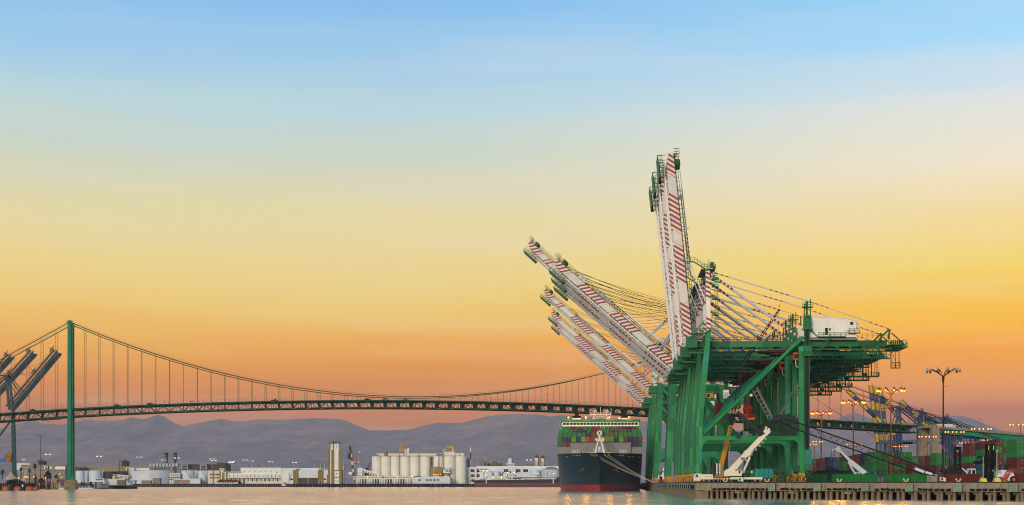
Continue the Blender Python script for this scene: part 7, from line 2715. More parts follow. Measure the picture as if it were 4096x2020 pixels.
# sheds and offices before the tanks
for px0, px1, top, m, lb in ((676, 720, 1893, 'white', 'white two-storey office with dark window bands between the tanks'),):
    s = Site('office_building', lb, 'building', (px0 + px1) / 2, 1812, 3.4)
    wl = s.box('wall', m, px0, px1, top, None, 0, 12)
    for y in (1898, 1908, 1916):
        s.box('window', 'glass', px0 + 2, px1 - 2, y, y + 3, -.1, .1, wl)
    for q in range(6):
        s.box('pilaster', 'olive', px0 + q * 8, px0 + q * 8 + 1.5, 1898, None, -.4, 0, wl)
s = Site('shed', 'long low bluish-roofed waterside shed with a pinkish end', 'shed', 748, 1796, 3.9)
s.box('wall', 'grey', 697, 802, 1918, None, 0, 8)
s.box('roof', 'white2', 695, 760, 1917, 1919.5, -.8, 9)
s.box('wall', paint('pinkish wall', (170, 140, 128), .8, .1), 720, 760, 1921, None, -.5, 0)
s.box('roof', 'steel', 755, 804, 1911.5, 1914, -1, 9)
s.box('wall', 'white2', 757, 802, 1914, None, -.2, 7)
s.wins((726, 733, 742, 750), 1924, 1928, 3, s.t, d=-.5)
s = Site('office_building', 'cream building with three rows of windows left of the long white warehouse', 'building', 868, 1806, 3.4)
wl = s.box('wall', 'cream', 831, 893, 1882, None, 0, 18)
s.box('wall', 'cream', 878, 895, 1873, None, .5, 6)
s.box('window', 'glass', 886, 891, 1874.5, 1880, .4, .55, wl)
for y, h, xs in ((1894, 8, (840, 846, 857, 862.5, 868, 873.5)), (1908, 6, (840, 846, 862, 868)), (1908, 6, (855, 872))):
    s.wins(xs, y, y + h, 4, wl, d=0)
for px in (851, 878):
    s.box('pilaster', 'olive', px, px + 4, 1881, None, -.5, 0, wl)
s.box('pilaster', 'olive', 889, 893, 1890, None, -.6, 0, wl)
s.box('pilaster', 'olive', 904, 911, 1882, None, -.6, 3, wl)

s = Site('warehouse', 'long white two-tier dock warehouse with small oval windows', 'warehouse', 1060, 1802, 3.4)
wl = s.box('wall', 'white', 960, 1122, 1870.5, None, 4, 40)
l2_ = s.box('wall', 'white2', 1122, 1274, 1872, None, 5, 40)
s.box('wall', 'white', 910, 1140, 1895, None, 2, 4)
s.box('wall', 'white', 1140, 1174, 1888, None, 2, 5)
s.box('lean_to_roof', 'steel', 912, 962, 1886, 1888, 2, 20)
s.box('wall', 'cream', 895, 960, 1888, None, 4.5, 20)
g = None
for px in (976, 997, 1018, 1039, 1061, 1082):
    ov = MB().lathe([(.05, -.02), (1, -.01), (1, .06), (.05, .07)], n=14)
    ov.v = [(x * .42, z + 4, y * .95) for x, y, z in ov.v]
    ov.v = [(x, 3.9 + (y - 4), z) for x, y, z in ov.v]
    ov.build('oval_window', M['glass'], wl, (s.x(px), 0, s.z(1886)))
s.wins((1103, 1106.5), 1886, 1893, 1.6, wl, d=4)
s.box('canopy', 'white2', 905, 1122, 1911, 1912.5, -1.5, 2)
for k in range(13):
    px = 918 + k * 16.8
    MB().beam(s.p(px, 1930, -1.0), s.p(px, 1898, -1.0), .5).beam(s.p(px, 1900, 0), s.p(px - 9, 1911, -1.2), .15).build('canopy_post', M['olive'], s.t)
    if k < 12:
        s.box('dock_door', ('glass', 'grey', 'glass')[k % 3], px + 4, px + 10, 1914, None, 1.9, 2.1)
s.box('fence', 'cream', 988, 1138, 1925, None, -3, -2.7)
s.box('window', 'glass', 1160, 1171, 1914, 1921, 1.9, 2.1)
MB().beam(s.p(1155, 1922, 0), s.p(1172, 1882, 0), .3).beam(s.p(1156, 1930, 0), s.p(1156, 1888, 0), .4).build('hoist_mast', M['dark'], s.t)
s = Site('house', 'low pavilion with a dark red hipped roof on the pier', 'building', 910, 1790, 3.9)
s.box('wall', 'cream', 870, 950, 1927, None, 0, 9)
g = MB()
z0, z1 = s.z(1927), s.z(1918)
x0, x1, xa, xb = s.x(864), s.x(955), s.x(876), s.x(940)
g.add([(x0, -1, z0), (x1, -1, z0), (x1, 10, z0), (x0, 10, z0), (xa, 4.5, z1), (xb, 4.5, z1)], [(0, 1, 5, 4), (1, 2, 5), (2, 3, 4, 5), (3, 0, 4), (3, 2, 1, 0)])
g.build('roof', M['redroof'], s.t)
s.wins([874 + 9 * k for k in range(8)], 1928, 1932, 5, s.t)

s = Site('terminal_building', 'white and olive terminal hall with two dark garage doors', 'building', 1240, 1800, 3.6)
wl = s.box('wall', 'white2', 1173, 1325, 1880, None, 1, 26)
for a, b, top in ((1173, 1192, 1879), (1272, 1292, 1879)):
    s.box('pylon', 'olive', a, b, top, None, -.6, 1)
s.box('eave', 'olive', 1192, 1272, 1911, 1913, -.4, 1)
for a, b in ((1193, 1229), (1236, 1271)):
    dr = s.box('garage_door', paint('slate door', (70, 68, 72), .7, .1), a, b, 1913, None, .85, 1.05)
s.box('pylon', 'olive', 1229.5, 1235.5, 1913, None, -.1, .9)
s.box('plinth', 'olive', 1292, 1330, 1930, None, -.2, 1)
s.box('window', 'glass', 1294, 1304, 1914, 1921, .9, 1.05, wl)
s.box('pilaster', 'olive', 1307, 1312, 1898, None, .4, 1, wl)
s.box('window', 'glass', 1281, 1286, 1926, 1934, -.7, -.5)
text_mesh('roof_lettering', 'LOS ANGELES', 2.1, M['white'], s.t, (s.x(1297), .5, s.z(1878.5)), (math.pi / 2, 0, 0))
s.box('roof_plant', 'olive', 1182, 1196, 1875, 1880, 3, 8)

s = Site('clock_tower', 'white and olive clock tower with a dark red roof', 'clock tower', 1340, 1798, 3.6)
s.box('base', 'olive', 1325, 1368, 1880, None, 0, 16)
bf = s.box('base_panel', 'white', 1338, 1357, 1883, None, -.15, 0)
s.wins((1338.5, 1345, 1351.5), 1907, 1912, 4, bf, d=-.15)
s.wins((1339, 1343, 1347.5, 1351.5), 1881.5, 1884.5, 2.4, bf, d=-.2)
s.wins((1338.5, 1345, 1351.5), 1922, 1928, 4.4, bf, 'steel', d=-.15)
ov = MB().tube((0, -.25, 0), (0, -.1, 0), .72, 14).build('round_window', M['glass'], bf, (s.x(1347.5), 0, s.z(1895)))
tw = s.box('shaft', 'white', 1317, 1362, 1800, None, 1.5, 14)
ln = s.box('lantern', 'white', 1320, 1357, 1772, 1800, 2.5, 13)
for a, b in ((1312, 1319), (1325, 1335.5), (1354, 1364)):
    s.box('pylon', 'olive', a, b, 1799, None, .4, 3)
for a, b in ((1330, 1334.5), (1355, 1357.6), (1318.6, 1320.5)):
    s.box('pilaster', 'olive', a, b, 1772, 1800, 1.9, 3)
g = MB()
z0, z1 = s.z(1773), s.z(1767.5)
x0, x1 = s.x(1313.5), s.x(1362.5)
g.add([(x0, .8, z0), (x1, .8, z0), (x1, 15, z0), (x0, 15, z0), ((x0 + x1) / 2, 7.5, z1)], [(0, 1, 4), (1, 2, 4), (2, 3, 4), (3, 0, 4), (3, 2, 1, 0)])
rf = g.build('roof', M['redroof'], s.t)
MB().tube(((x0 + x1) / 2, 7.5, z1 - .3), ((x0 + x1) / 2, 7.5, z1 + 2.4), .15, 6).build('finial', M['teal'], rf)
for px in (1319, 1333, 1358):
    MB().lathe([(.5, 0), (.35, .8), (.55, 1.2), (.1, 2.2)], s.p(px, 1772, 1.3), 6).build('urn', M['teal'], rf)
for px, w in ((1344.5, 1.0), (1323.5, .42)):
    cx, cz_ = s.x(px), s.z(1786)
    g = MB()
    for h in range(12):
        a = 2 * math.pi * h / 12
        r0, r1 = 2.2, 2.75
        g.beam((cx + r0 * w * math.sin(a), 2.42, cz_ + r0 * math.cos(a)), (cx + r1 * w * math.sin(a), 2.42, cz_ + r1 * math.cos(a)), .26 * max(w, .6))
    mk_ = g.build('hour_marks', M['dark'], ln, kind='stuff')
    for a, l_, wd in ((math.radians(35), 2.5, .3), (math.radians(158), 1.7, .4)):
        MB().beam((cx, 2.36, cz_), (cx + l_ * w * math.sin(a), 2.36, cz_ + l_ * math.cos(a)), wd * max(w, .5)).build('clock_hand', M['black'], ln)
# exhaust stacks, silver
for k, (px, top) in enumerate(((1260, 1856), (1282, 1855), (1298, 1855), (1375, 1852))):
    s = Site('exhaust_stack', 'silvery turbine exhaust stack near the clock tower, %s from the left' % ORD[k + 1], 'chimney', px, 2050, 3.4, 'silver exhaust stacks by the clock tower')
    s.cyl('shaft', 'steel', px, 4.5, top, None, n=16)
    s.cyl('collar', 'grey', px, 6.5, top + 4, top + 8, 4.5 * s.k, n=16)

# grain loader leg and conveyor
s = Site('ship_loader', 'slanting red and white banded bucket loader beside a lattice tower', 'loader', 1410, 1800, 3.6)
for i in range(9):
    a, b = s.p(1418 - 1, 1920, 2).lerp(s.p(1399, 1784, 2), i / 9), s.p(1417, 1920, 2).lerp(s.p(1399, 1784, 2), (i + 1) / 9)
    MB().beam(a, b, 2.6, 2.2, (0, 1, 0)).build('boom_section', M['redd' if i % 2 else 'steel'] if i < 8 else M['dark'], s.t)
g = MB().lattice(s.p(1421, 1925, 4), s.p(1404, 1800, 4), 2.4, 2.4, 3, .18, .12).rail([s.p(1396, 1784, 1), s.p(1406, 1784, 1)], 1.5, 1, .12)
g.build('lattice', M['grey'], s.t)
MB().tube(s.p(1397, 1812, 1), s.p(1396, 1836, 1), 2.0, 10).build('bucket_head', M['teal'], s.t)
MB().box(s.x(1394), s.x(1407), 0, 4, s.z(1898), s.z(1888)).build('cabin', M['white'], s.t)
MB().beam(s.p(1402, 1812, 2), s.p(1421, 1875, 2), .5).build('pipe', M['white2'], s.t)
s = Site('lattice_tower', 'pale tapering lattice tower with orange lamps beside the bucket loader', 'tower', 1431, 1808, 3.4)
MB().lattice(s.p(1431, 1872, 5), s.p(1431, 1814, 5), 8.4, 8.4, 4.5, .26, .16, w2=3.4, h2=3.4).build('frame', M['steel'], s.t)
MB().box(s.x(1422), s.x(1440), 2, 8, s.z(1817), s.z(1812)).build('head_platform', M['grey'], s.t)
MB().box(s.x(1420), s.x(1449), 0, 10, s.z(1902), s.z(1871)).build('house', M['white2'], s.t)
MB().box(s.x(1422), s.x(1447), 2, 9, 0, s.z(1902)).build('base', M['grey'], s.t)
for px, py in ((1437, 1807), (1419, 1848), (1433, 1848)):
    MB().ball(s.p(px, py, 3), .55, 6).build('lamp', M['lamporange'], s.t)
s = Site('conveyor', 'white covered conveyor sloping down in front of the silos', 'conveyor', 1475, 1806, 3.4)
MB().beam(s.p(1433, 1883, 2), s.p(1450, 1885, 2), 3, 3.4).beam(s.p(1449, 1881, 2), s.p(1516, 1900, 2), 3, 3.6).beam(s.p(1440, 1873, 3), s.p(1530, 1900, 3), .8, .8).build('gallery', M['white'], s.t)
for q in range(6):
    p = s.p(1452 + q * 10, 1885 + q * 3, 0)
    MB().box(p.x, p.x + 1.4, .3, .5, p.z - 1.3, p.z + 1.3).build('panel', M['olive'], s.t)
for px in (1452, 1475, 1498):
    MB().beam(s.p(px, 1925, 2), s.p(px, 1888 + (px - 1452) * .27, 2), .5).build('trestle', M['grey'], s.t)
s = Site('crane', 'small red derrick boom left of the silos', 'crane', 1472, 1900, 3.4)
MB().lattice(s.p(1465, 1880, 2), s.p(1484, 1847, 2), 1.2, 1.2, 2, .14, .1).build('jib', M['redd'], s.t)
MB().box(s.x(1460), s.x(1474), 0, 5, 0, s.z(1872)).build('house', M['dark'], s.t)

# silos
s = Site('grain_silo', 'row of tall cream concrete silos with a roof gallery', 'silo', 1610, 1822, 3.4)
for px, r, y0 in ((1505, 18, 1826), (1541.5, 19, 1826), (1580, 19, 1826), (1619.5, 19, 1826), (1659, 19, 1826), (1700, 21, 1826), (1753.5, 20.5, 1825), (1798, 22.5, 1825), (1843, 22, 1825)):
    o = s.cyl('silo', 'silo', px, r, y0, None, 23 * s.k - (3 if px > 1740 else 0), n=36)
    MB().lathe([(r * s.k + .25, s.z(y0) - .1), (r * s.k + .25, s.z(y0) + .55), (r * s.k - .3, s.z(y0) + .55)], (s.x(px), 23 * s.k - (3 if px > 1740 else 0), 0), 36).build('rim', M['cream'], o, smooth=True)
s.box('link_wall', 'silo', 1486, 1715, 1829, None, 6.5, 14)
s.box('link_wall', 'grey', 1720, 1735, 1829, None, 10, 14)
s.box('silo_annex', 'silo', 1486, 1505, 1827, None, 5.2, 15)
for y in (4,):
    gl_ = MB().prism([(s.x(1504), s.z(1826)), (s.x(1742), s.z(1826)), (s.x(1742), s.z(1814)), (s.x(1506), s.z(1814)), (s.x(1504), s.z(1816))], 4, 11).build('roof_gallery', M['cream'], s.t)
MB().box(s.x(1504), s.x(1770), 3.4, 11.6, s.z(1814.6), s.z(1813.2)).build('roof', M['white2'], gl_)
s.box('window', 'dark', 1674, 1678, 1818, 1825, 3.9, 4.1, gl_)
s.box('headhouse', 'cream', 1775, 1820, 1807, 1826, 2, 12)
s.box('headhouse', 'cream', 1821, 1856, 1813, 1826, 3, 12)
s.box('window', 'dark', 1837, 1841, 1817, 1824, 2.9, 3.1)
MB().rail([s.p(1487, 1826, .5), s.p(1865, 1826, .5)], 1.3, 3, .1).build('railing', M['grey'], s.t)
g = MB()
for px in (1596, 1616):
    for dy in (3, 9):
        g.beam(s.p(px, 1825, dy), s.p(px + (1606 - px) * .45, 1772, dy), .5)
for py in (1808, 1796, 1784):
    g.box(s.x(1595), s.x(1619), 2.5, 9.5, s.z(py), s.z(py) + .3).rail([s.p(1595, py, 2.5), s.p(1619, py, 2.5)], 1.3, 1, .12)
g.box(s.x(1600), s.x(1611), 3, 8, s.z(1808), s.z(1790)).box(s.x(1605), s.x(1615), 3.5, 7, s.z(1790), s.z(1776)).beam(s.p(1611, 1776, 4), s.p(1611, 1768, 4), .4).tube(s.p(1603, 1790, 3), s.p(1604, 1782, 3), .9, 8)
g.build('elevator_tower', paint('rusty cream steel', (176, 150, 104), .7, .3, .5, (112, 66, 36), 2), s.t)
MB().box(s.x(1617), s.x(1624), 4, 8, s.z(1812), s.z(1796)).tube(s.p(1629, 1812, 5), s.p(1629, 1793, 5), .8, 10).tube(s.p(1633, 1812, 5), s.p(1633, 1793, 5), .6, 10).build('duct', M['white'], s.t)
g = MB().box(s.x(1785), s.x(1808), 3, 9, s.z(1797), s.z(1783)).rail([s.p(1783, 1797, 2), s.p(1818, 1797, 2)], 1.4, 1, .12)
for k in range(4):
    g.box(s.x(1784), s.x(1809), 2.6, 3, s.z(1786 + 3.4 * k), s.z(1785 + 3.4 * k))
for px in (1787, 1797, 1807):
    g.beam(s.p(px, 1807, 4), s.p(px, 1796, 4), .5)
g.build('dust_filter', M['yellow2'] if False else paint('ochre steel', (188, 158, 66), .6, .2, .3), s.t)
MB().path([s.p(1773, 1808, 1.5), s.p(1773, 1800, 1.5), s.p(1785, 1799, 1.5)], .5, 8).tube(s.p(1811, 1808, 3), s.p(1811, 1786, 3), .5, 8).build('duct', M['white'], s.t)
MB().ball(s.p(1810, 1800, 2), .6, 6).build('lamp', M['lamporange'], s.t)
g = MB().box(s.x(1536), s.x(1549), 3, 6, s.z(1826), s.z(1822)).beam(s.p(1538, 1824, 3), s.p(1538, 1809, 3), .6).box(s.x(1542), s.x(1549), 3, 6, s.z(1824), s.z(1808)).build('rusty_hoist', M['rust'], s.t)
g = MB().box(s.x(1505), s.x(1513), 3, 6, s.z(1824), s.z(1818)).build('rusty_hoist', M['rust'], s.t)
MB().tube(s.p(1599, 1900, -.4), s.p(1599, 1826, -.4), .25, 6).tube(s.p(1676, 1900, -.4), s.p(1676, 1826, -.4), .2, 6).tube(s.p(1755.5, 1880, -4), s.p(1755.5, 1810, -4), .3, 6).build('downpipe', M['brown'], s.t, kind='stuff')

# dock shed with a row of doors
s = Site('dock_shed', 'long white dock shed with a row of grey loading doors below the silos', 'warehouse', 1540, 1800, 3.6)
wl = s.box('wall', 'white', 1424, 1653, 1909, None, 0, 22)
s.box('roof', 'cream', 1422, 1655, 1903, 1909, -1.6, 23)
for k in range(22):
    px = 1428 + k * 10.2
    s.box('loading_door', ('steel', 'dark', 'grey', 'steel', 'redd' if False else 'brown')[(k * 7) % 5], px, px + 6.6, 1916, None, -.08, .05, wl)
for k in range(23):
    s.box('door_post', 'yellow', 1426 + k * 10.2, 1427.6 + k * 10.2, 1926, None, -.4, 0, wl, 'stuff')
for px in (1471, 1590, 1650):
    MB().ball(s.p(px, 1907, -1.9), .5, 6).build('lamp', M['lampw'], s.t)
s.box('sign_panel', 'red', 1528, 1535, 1906, 1911, -1.8, -1.6)
s = Site('shed', 'white gabled waterside sheds right of the loading doors', 'shed', 1720, 1800, 3.6)
g = MB().prism([(s.x(1653), 0), (s.x(1800), 0), (s.x(1800), s.z(1908)), (s.x(1783), s.z(1902)), (s.x(1766), s.z(1907)), (s.x(1745), s.z(1902)), (s.x(1722), s.z(1907)), (s.x(1700), s.z(1902)), (s.x(1680), s.z(1907)), (s.x(1653), s.z(1907))], 0, 18)
wl = g.build('wall', M['white2'], s.t)
s.wins((1673, 1703, 1717, 1732, 1747), 1916, 1925, 11, wl, 'grey', 'door')
s = Site('coal_heap', 'low brown-roofed lean-to between the dock shed and the gabled sheds', 'shed', 1680, 1806, 3.4)
g = MB().prism([(s.x(1654), s.z(1909)), (s.x(1708), s.z(1909)), (s.x(1690), s.z(1905)), (s.x(1674), s.z(1902)), (s.x(1660), s.z(1906))], 0, 6).box(s.x(1655), s.x(1707), .3, 6, 0, s.z(1909))
g.build('roof', M['brown'], s.t)
s = Site('process_unit', 'yellow steel process unit with orange glow in front of the silos', 'machine', 1748, 1812, 3.4)
g = MB()
for px in (1726, 1740, 1754, 1768):
    for dy in (0, 5):
        g.beam(s.p(px, 1925, dy), s.p(px, 1871, dy), .5)
for py in (1872, 1881, 1890, 1899):
    g.box(s.x(1725), s.x(1769), -.3, 5.3, s.z(py), s.z(py) + .35).rail([s.p(1725, py, -.3), s.p(1769, py, -.3)], 1.2, 1, .12)
for k in range(12):
    g.beam(s.p(1727 + k * 3.4, 1900, 1), s.p(1729 + k * 3.4, 1872, 1), .3).box(s.x(1727 + k * 3.4), s.x(1729 + k * 3.4), 1, 3, s.z(1890), s.z(1883))
g.build('frame', paint('ochre frame', (182, 150, 48), .6, .25, .3), s.t)
MB().path([s.p(1728, 1871, 2), s.p(1745, 1869, 2), s.p(1764, 1870, 2), s.p(1771, 1878, 2), s.p(1771, 1902, 2)], .7, 8).build('duct', M['dark'], s.t)
g = MB()
for k in range(5):
    g.ball(s.p(1734 + k * 7, 1897 + k % 2 * 2, -.5), .5, 6)
g.build('lamp', M['lamporange'], s.t, kind='stuff')
s = Site('hopper_house', 'white shed with sloping grey roof on a round brown base before the silos', 'shed', 1786, 1812, 3.4)
MB().prism([(s.x(1772), s.z(1892)), (s.x(1801), s.z(1892)), (s.x(1801), s.z(1874)), (s.x(1772), s.z(1880))], 0, 8).build('wall', M['white'], s.t)
MB().prism([(s.x(1770), s.z(1880)), (s.x(1802), s.z(1874)), (s.x(1802), s.z(1872)), (s.x(1770), s.z(1878))], -.5, 8.5).build('roof', M['grey'], s.t)
MB().lathe([(12 * s.k, 0), (12 * s.k, s.z(1892))], (s.x(1786), 5, 0), 20).build('base', paint('taupe drum', (150, 132, 110), .7, .1), s.t)
s.wins((1782, 1789, 1796), 1880, 1888, 4, s.t, 'brown')

# white works with windows
s = Site('works_building', 'large white three-storey works with dark multi-pane windows', 'factory', 1900, 1835, 3.4)
w1 = s.box('wall', 'white', 1816, 1906, 1868, None, 0, 30)
w2_ = s.box('wall', 'white', 1904, 2262, 1864.5, None, 3, 30)
w3_ = s.box('wall', 'white2', 2000, 2198, 1870, None, 2.4, 3)
s.wins((1817, 1822.5), 1878, 1889, 4, w1)
s.wins((1837, 1846, 1852), 1877, 1889, 5, w1)
for y in (1877, 1897, 1916):
    for px in (1882, 1906):
        o = s.box('window', 'glass', px, px + 17, y, y + 11.5, 2.85 if px > 1904 else -.1, 3.05 if px > 1904 else .1, w1 if px < 1904 else w2_)
for px in (2015, 2063, 2093):
    o = s.box('window', 'glass', px, px + 19, 1877, 1888, 2.2, 2.45, w3_)
    for q in (5, 10, 15):
        s.box('glazing_bar', 'grey', px + q, px + q + .6, 1877, 1888, 2.1, 2.2, w3_)
s.box('door', 'glass', 2039, 2044, 1884, 1893, 2.2, 2.45, w3_)
s.box('roof_vent', 'white2', 1836, 1841, 1858, 1868, 3, 6)
g = MB()
for k, px in enumerate((1818, 1828, 1858, 1868, 1896)):
    g.tube(s.p(px, 1925, -.6), s.p(px, 1864 + k, -.6), .3, 6)
g.beam(s.p(1818, 1903, -.8), s.p(1885, 1903, -.8), .5).beam(s.p(1800, 1910, -2), s.p(1890, 1910, -2), .4).beam(s.p(1800, 1918, -2), s.p(1890, 1918, -2), .4)
for k in range(8):
    g.beam(s.p(1802 + k * 12, 1928, -2), s.p(1802 + k * 12, 1905, -2), .3)
g.build('pipework', M['white2'], s.t, kind='stuff')
s = Site('chimney', 'thin rust-streaked steel chimney behind the white works', 'chimney', 1882.5, 1845, 3.4)
MB().tube((0, 0, 0), (0, 0, s.z(1838)), .85, 12).build('lower_shaft', M['white2'], s.t, smooth=True)
MB().tube((0, 0, s.z(1838)), (0, 0, s.z(1809)), .8, 12).build('middle_shaft', M['rust'], s.t, smooth=True)
MB().tube((0, 0, s.z(1809)), (0, 0, s.z(1790)), .75, 12).build('upper_shaft', M['cream'], s.t, smooth=True)
MB().tube((0, 0, s.z(1800)), s.p(1866, 1842, 3), .06, 4).tube((0, 0, s.z(1800)), s.p(1899, 1846, 3), .06, 4).build('guy_wire', M['cable'], s.t, kind='stuff')
s = Site('chimney', 'slim grey vent pole with a lamp right of the rusty chimney', 'chimney', 1904, 1845, 3.4)
MB().tube((0, 0, 0), (0, 0, s.z(1826)), .4, 8).ball(s.p(1896, 1846), .5, 6).build('shaft', M['grey'], s.t)
s = Site('office_tower', 'distant dark office block left of the rusty chimney', 'building', 1873, 2600, 3.4)
wl = s.box('wall', 'dark', 1866, 1880, 1835, None, 0, 14)
for q in range(5):
    s.box('window', 'glassb', 1867, 1879, 1838 + q * 5, 1840 + q * 5, -.15, .1, wl)


def frames(px0, px1, top, bot, n, Y, lb, m, seed):
    s = Site('process_plant', lb, 'plant', (px0 + px1) / 2, Y, 3.4, 'open steel process structures above the works')
    r = random.Random(seed)
    g = MB()
    for k in range(n):
        px = px0 + (px1 - px0) * k / (n - 1)
        t = top + r.uniform(0, 16)
        for dy in (0, 5):
            g.beam(s.p(px, bot + 40, dy), s.p(px, t, dy), .34)
        if r.random() < .5:
            g.tube(s.p(px + 3, bot + 20, 2), s.p(px + 3, t + 2, 2), r.uniform(.5, 1.5), 8)
        g.beam(s.p(px, t + 5, 0), s.p(px + (px1 - px0) / (n - 1), t + 5 + r.uniform(-5, 5), 0), .3)
        g.beam(s.p(px, bot, 0), s.p(px + (px1 - px0) / (n - 1), t + 8, 0), .2)
    for py in (top + 16, top + 23, bot):
        g.box(s.x(px0), s.x(px1), 0, 5, s.z(py), s.z(py) + .3).rail([s.p(px0, py, 0), s.p(px1, py, 0)], 1.3, 1.4, .12)
    g.build('frame', m, s.t)
    return s


rs_ = paint('grimy rusted steel', (112, 98, 78), .7, .35, .4, (96, 58, 34), 2)
s = frames(1919, 1946, 1834, 1866, 7, 1850, 'open rusted process frames with a small red lamp above the works, left group', rs_, 3)
MB().ball(s.p(1940, 1834, 0), .5, 6).build('warning_lamp', M['lampred'], s.t)
frames(1948, 2004, 1842, 1866, 11, 1852, 'wide open rusted process frames above the works, right group', rs_, 8)
s = Site('storage_tank', 'white hopper tank on a steel frame standing over the works roof', 'storage tank', 2041, 1850, 3.4)
MB().lathe([(.4, s.z(1868)), (9.2 * s.k, s.z(1855)), (9.2 * s.k, s.z(1834)), (4 * s.k, s.z(1832))], (0, 4, 0), 20).build('shell', M['tank'], s.t, smooth=True)
g = MB()
for px in (2028, 2054):
    for dy in (0, 8):
        g.beam(s.p(px, 1900, dy), s.p(px, 1855, dy), .7)
g.beam(s.p(2026, 1855, 0), s.p(2058, 1855, 0), 1.0).beam(s.p(2028, 1857, 0), s.p(2040, 1868, 0), .5).beam(s.p(2054, 1857, 0), s.p(2042, 1868, 0), .5)
g.build('frame', M['white2'], s.t)
MB().box(s.x(2033), s.x(2036), 2, 5, s.z(1834), s.z(1821)).tube(s.p(2042, 1834, 3), s.p(2042, 1821, 3), .8, 8).rail([s.p(2036, 1821, 3), s.p(2045, 1815, 3)], 1.4, 1, .15).box(s.x(2050), s.x(2053), 2, 4, s.z(1855), s.z(1830)).build('top_frame', rs_, s.t)
for k, (px, r, top) in enumerate(((2146, 8, 1832), (2171, 7.4, 1834))):
    s = Site('silo', 'tall rust-stained cream silo with rusty headgear above the works, %s of two' % ('left', 'right')[k], 'silo', px, 1852, 3.4, 'rust-stained silos above the works')
    s.cyl('shell', 'silo', px, r, top, None, n=20)
    m_ = M['rust']
    g = MB()
    for q in range(5):
        g.beam(s.p(px - r + q * r / 2, top, 1 + q % 2 * 2), s.p(px - r + q * r / 2 + 1, top - 8 - (q % 3) * 2, 1 + q % 2 * 2), .5)
    g.box(s.x(px - r), s.x(px + r), 0, 4, s.z(top - 4), s.z(top - 3.4)).rail([s.p(px - r, top, 0), s.p(px + r, top, 0)], 1.4, 1, .14).lathe([(1.4, 0), (1.2, 2.2), (.3, 3.4)], s.p(px, top - 3, 3), 8)
    g.beam(s.p(px + r, 1890, -.5), s.p(px + r, top - 6, -.5), .8)
    for q in range(5):
        g.beam(s.p(px - r + 3 * q, 1868, -.1), s.p(px - r + 3 * q, top + 4 + q * 3, -.1), .3)
    g.build('headgear', m_, s.t)
s = Site('pipe_bridge', 'rusty red pipe bridge running along the works roof', 'pipe', 2100, 1846, 3.4)
MB().beam(s.p(2056, 1860, 2), s.p(2140, 1859, 2), .6).beam(s.p(2000, 1861, 2), s.p(2030, 1861, 2), .5).build('pipe', M['rust'], s.t)
for px in (2060, 2085, 2110, 2135):
    MB().beam(s.p(px, 1900, 2), s.p(px, 1857, 2), .5).build('support', M['grey'], s.t)
for px, r, top, cone, lb in ((1961, 10.5, 1887, 7, 'white domed tank beside the leaning palm'), (1987, 12, 1887, 8, 'larger white domed tank behind the tanker deckhouse'),
                             (2141, 21, 1879, 0.5, 'low wide pale blue tank in front of the works'), (2205, 32, 1878, 12, 'white tank with a grey conical roof next to the container ship')):
    s = Site('storage_tank', lb, 'storage tank', px, 1826, 3.4, 'storage tanks on the far shore')
    rr = r * s.k
    MB().lathe([(rr, 0), (rr, s.z(top))], (0, rr, 0), 32).build('shell', M['tank'], s.t, smooth=True)
    MB().lathe([(rr + .2, s.z(top)), (rr * .55, s.z(top) + cone * s.k * .75), (.3, s.z(top) + cone * s.k)], (0, rr, 0), 32).build('roof', M['grey'] if r == 32 else M['tank'], s.t, smooth=True)
s = Site('derrick', 'thin white derrick booms leaning by the conical tank', 'derrick', 2185, 1815, 3.4)
g = MB().beam(s.p(2166, 1874, 0), s.p(2190, 1902, 0), .5).beam(s.p(2202, 1872, 0), s.p(2190, 1902, 0), .5).beam(s.p(2190, 1932, 0), s.p(2190, 1875, 0), .5)
g.build('boom', M['grey'], s.t)

# tanker in front of the works
TKY = 1700.0
s = Site('tanker_barge', 'black and red tanker lying along the far quay left of the container ship', 'ship', 2060, TKY, 0)
g = MB()
hull_px = [(1880, 1938), (1893, 1922), (2225, 1920), (2252, 1910), (2262, 1910), (2262, 1948.5), (1905, 1948.5)]
zb, zm = s.z(1937), s.z(1934)
g.prism([(s.x(1897), s.z(1934)), (s.x(1894), s.z(1921)), (s.x(2225), s.z(1917)), (s.x(2230), s.z(1908)), (s.x(2290), s.z(1906)), (s.x(2290), s.z(1934))], 0, 22)
g.build('hull', M['dark'], s.t)
MB().prism([(s.x(1908), -1), (s.x(2290), -1), (s.x(2290), s.z(1934.2)), (s.x(1896), s.z(1934.2)), (s.x(1897), s.z(1938))], .02, 22).build('lower_hull', paint('faded red bottom', (108, 52, 50), .6, .2, .3, (70, 60, 62), .3), s.t)
for px in (1945, 2213):
    MB().beam(s.p(px, 1934, -.2), s.p(px, 1913, -.2), 1.2, .3).build('ladder', M['cream'], s.t)
MB().rail([s.p(1895, 1920, .3), s.p(2052, 1918.5, .3)], 1.6, 1.6, .14).rail([s.p(2090, 1918, .3), s.p(2220, 1916, .3)], 1.6, 1.4, .2).build('railing', M['white'], s.t)
a_ = MB().prism([(s.x(1904), s.z(1920)), (s.x(1946), s.z(1920)), (s.x(1944), s.z(1884)), (s.x(1919), s.z(1884)), (s.x(1918), s.z(1908)), (s.x(1907), s.z(1914))], 4, 18).build('deckhouse', M['white'], s.t)
b_ = MB().box(s.x(1917), s.x(1948), 2, 20, s.z(1885), s.z(1876)).build('wheelhouse', M['white'], s.t)
MB().box(s.x(1916), s.x(1949), 1.5, 20.5, s.z(1875.5), s.z(1873)).build('wheelhouse_roof', M['white2'], s.t)
for k in range(8):
    MB().box(s.x(1919 + k * 3.6), s.x(1921.6 + k * 3.6), 1.9, 2.1, s.z(1880), s.z(1876.5)).build('window', M['glass'], b_)
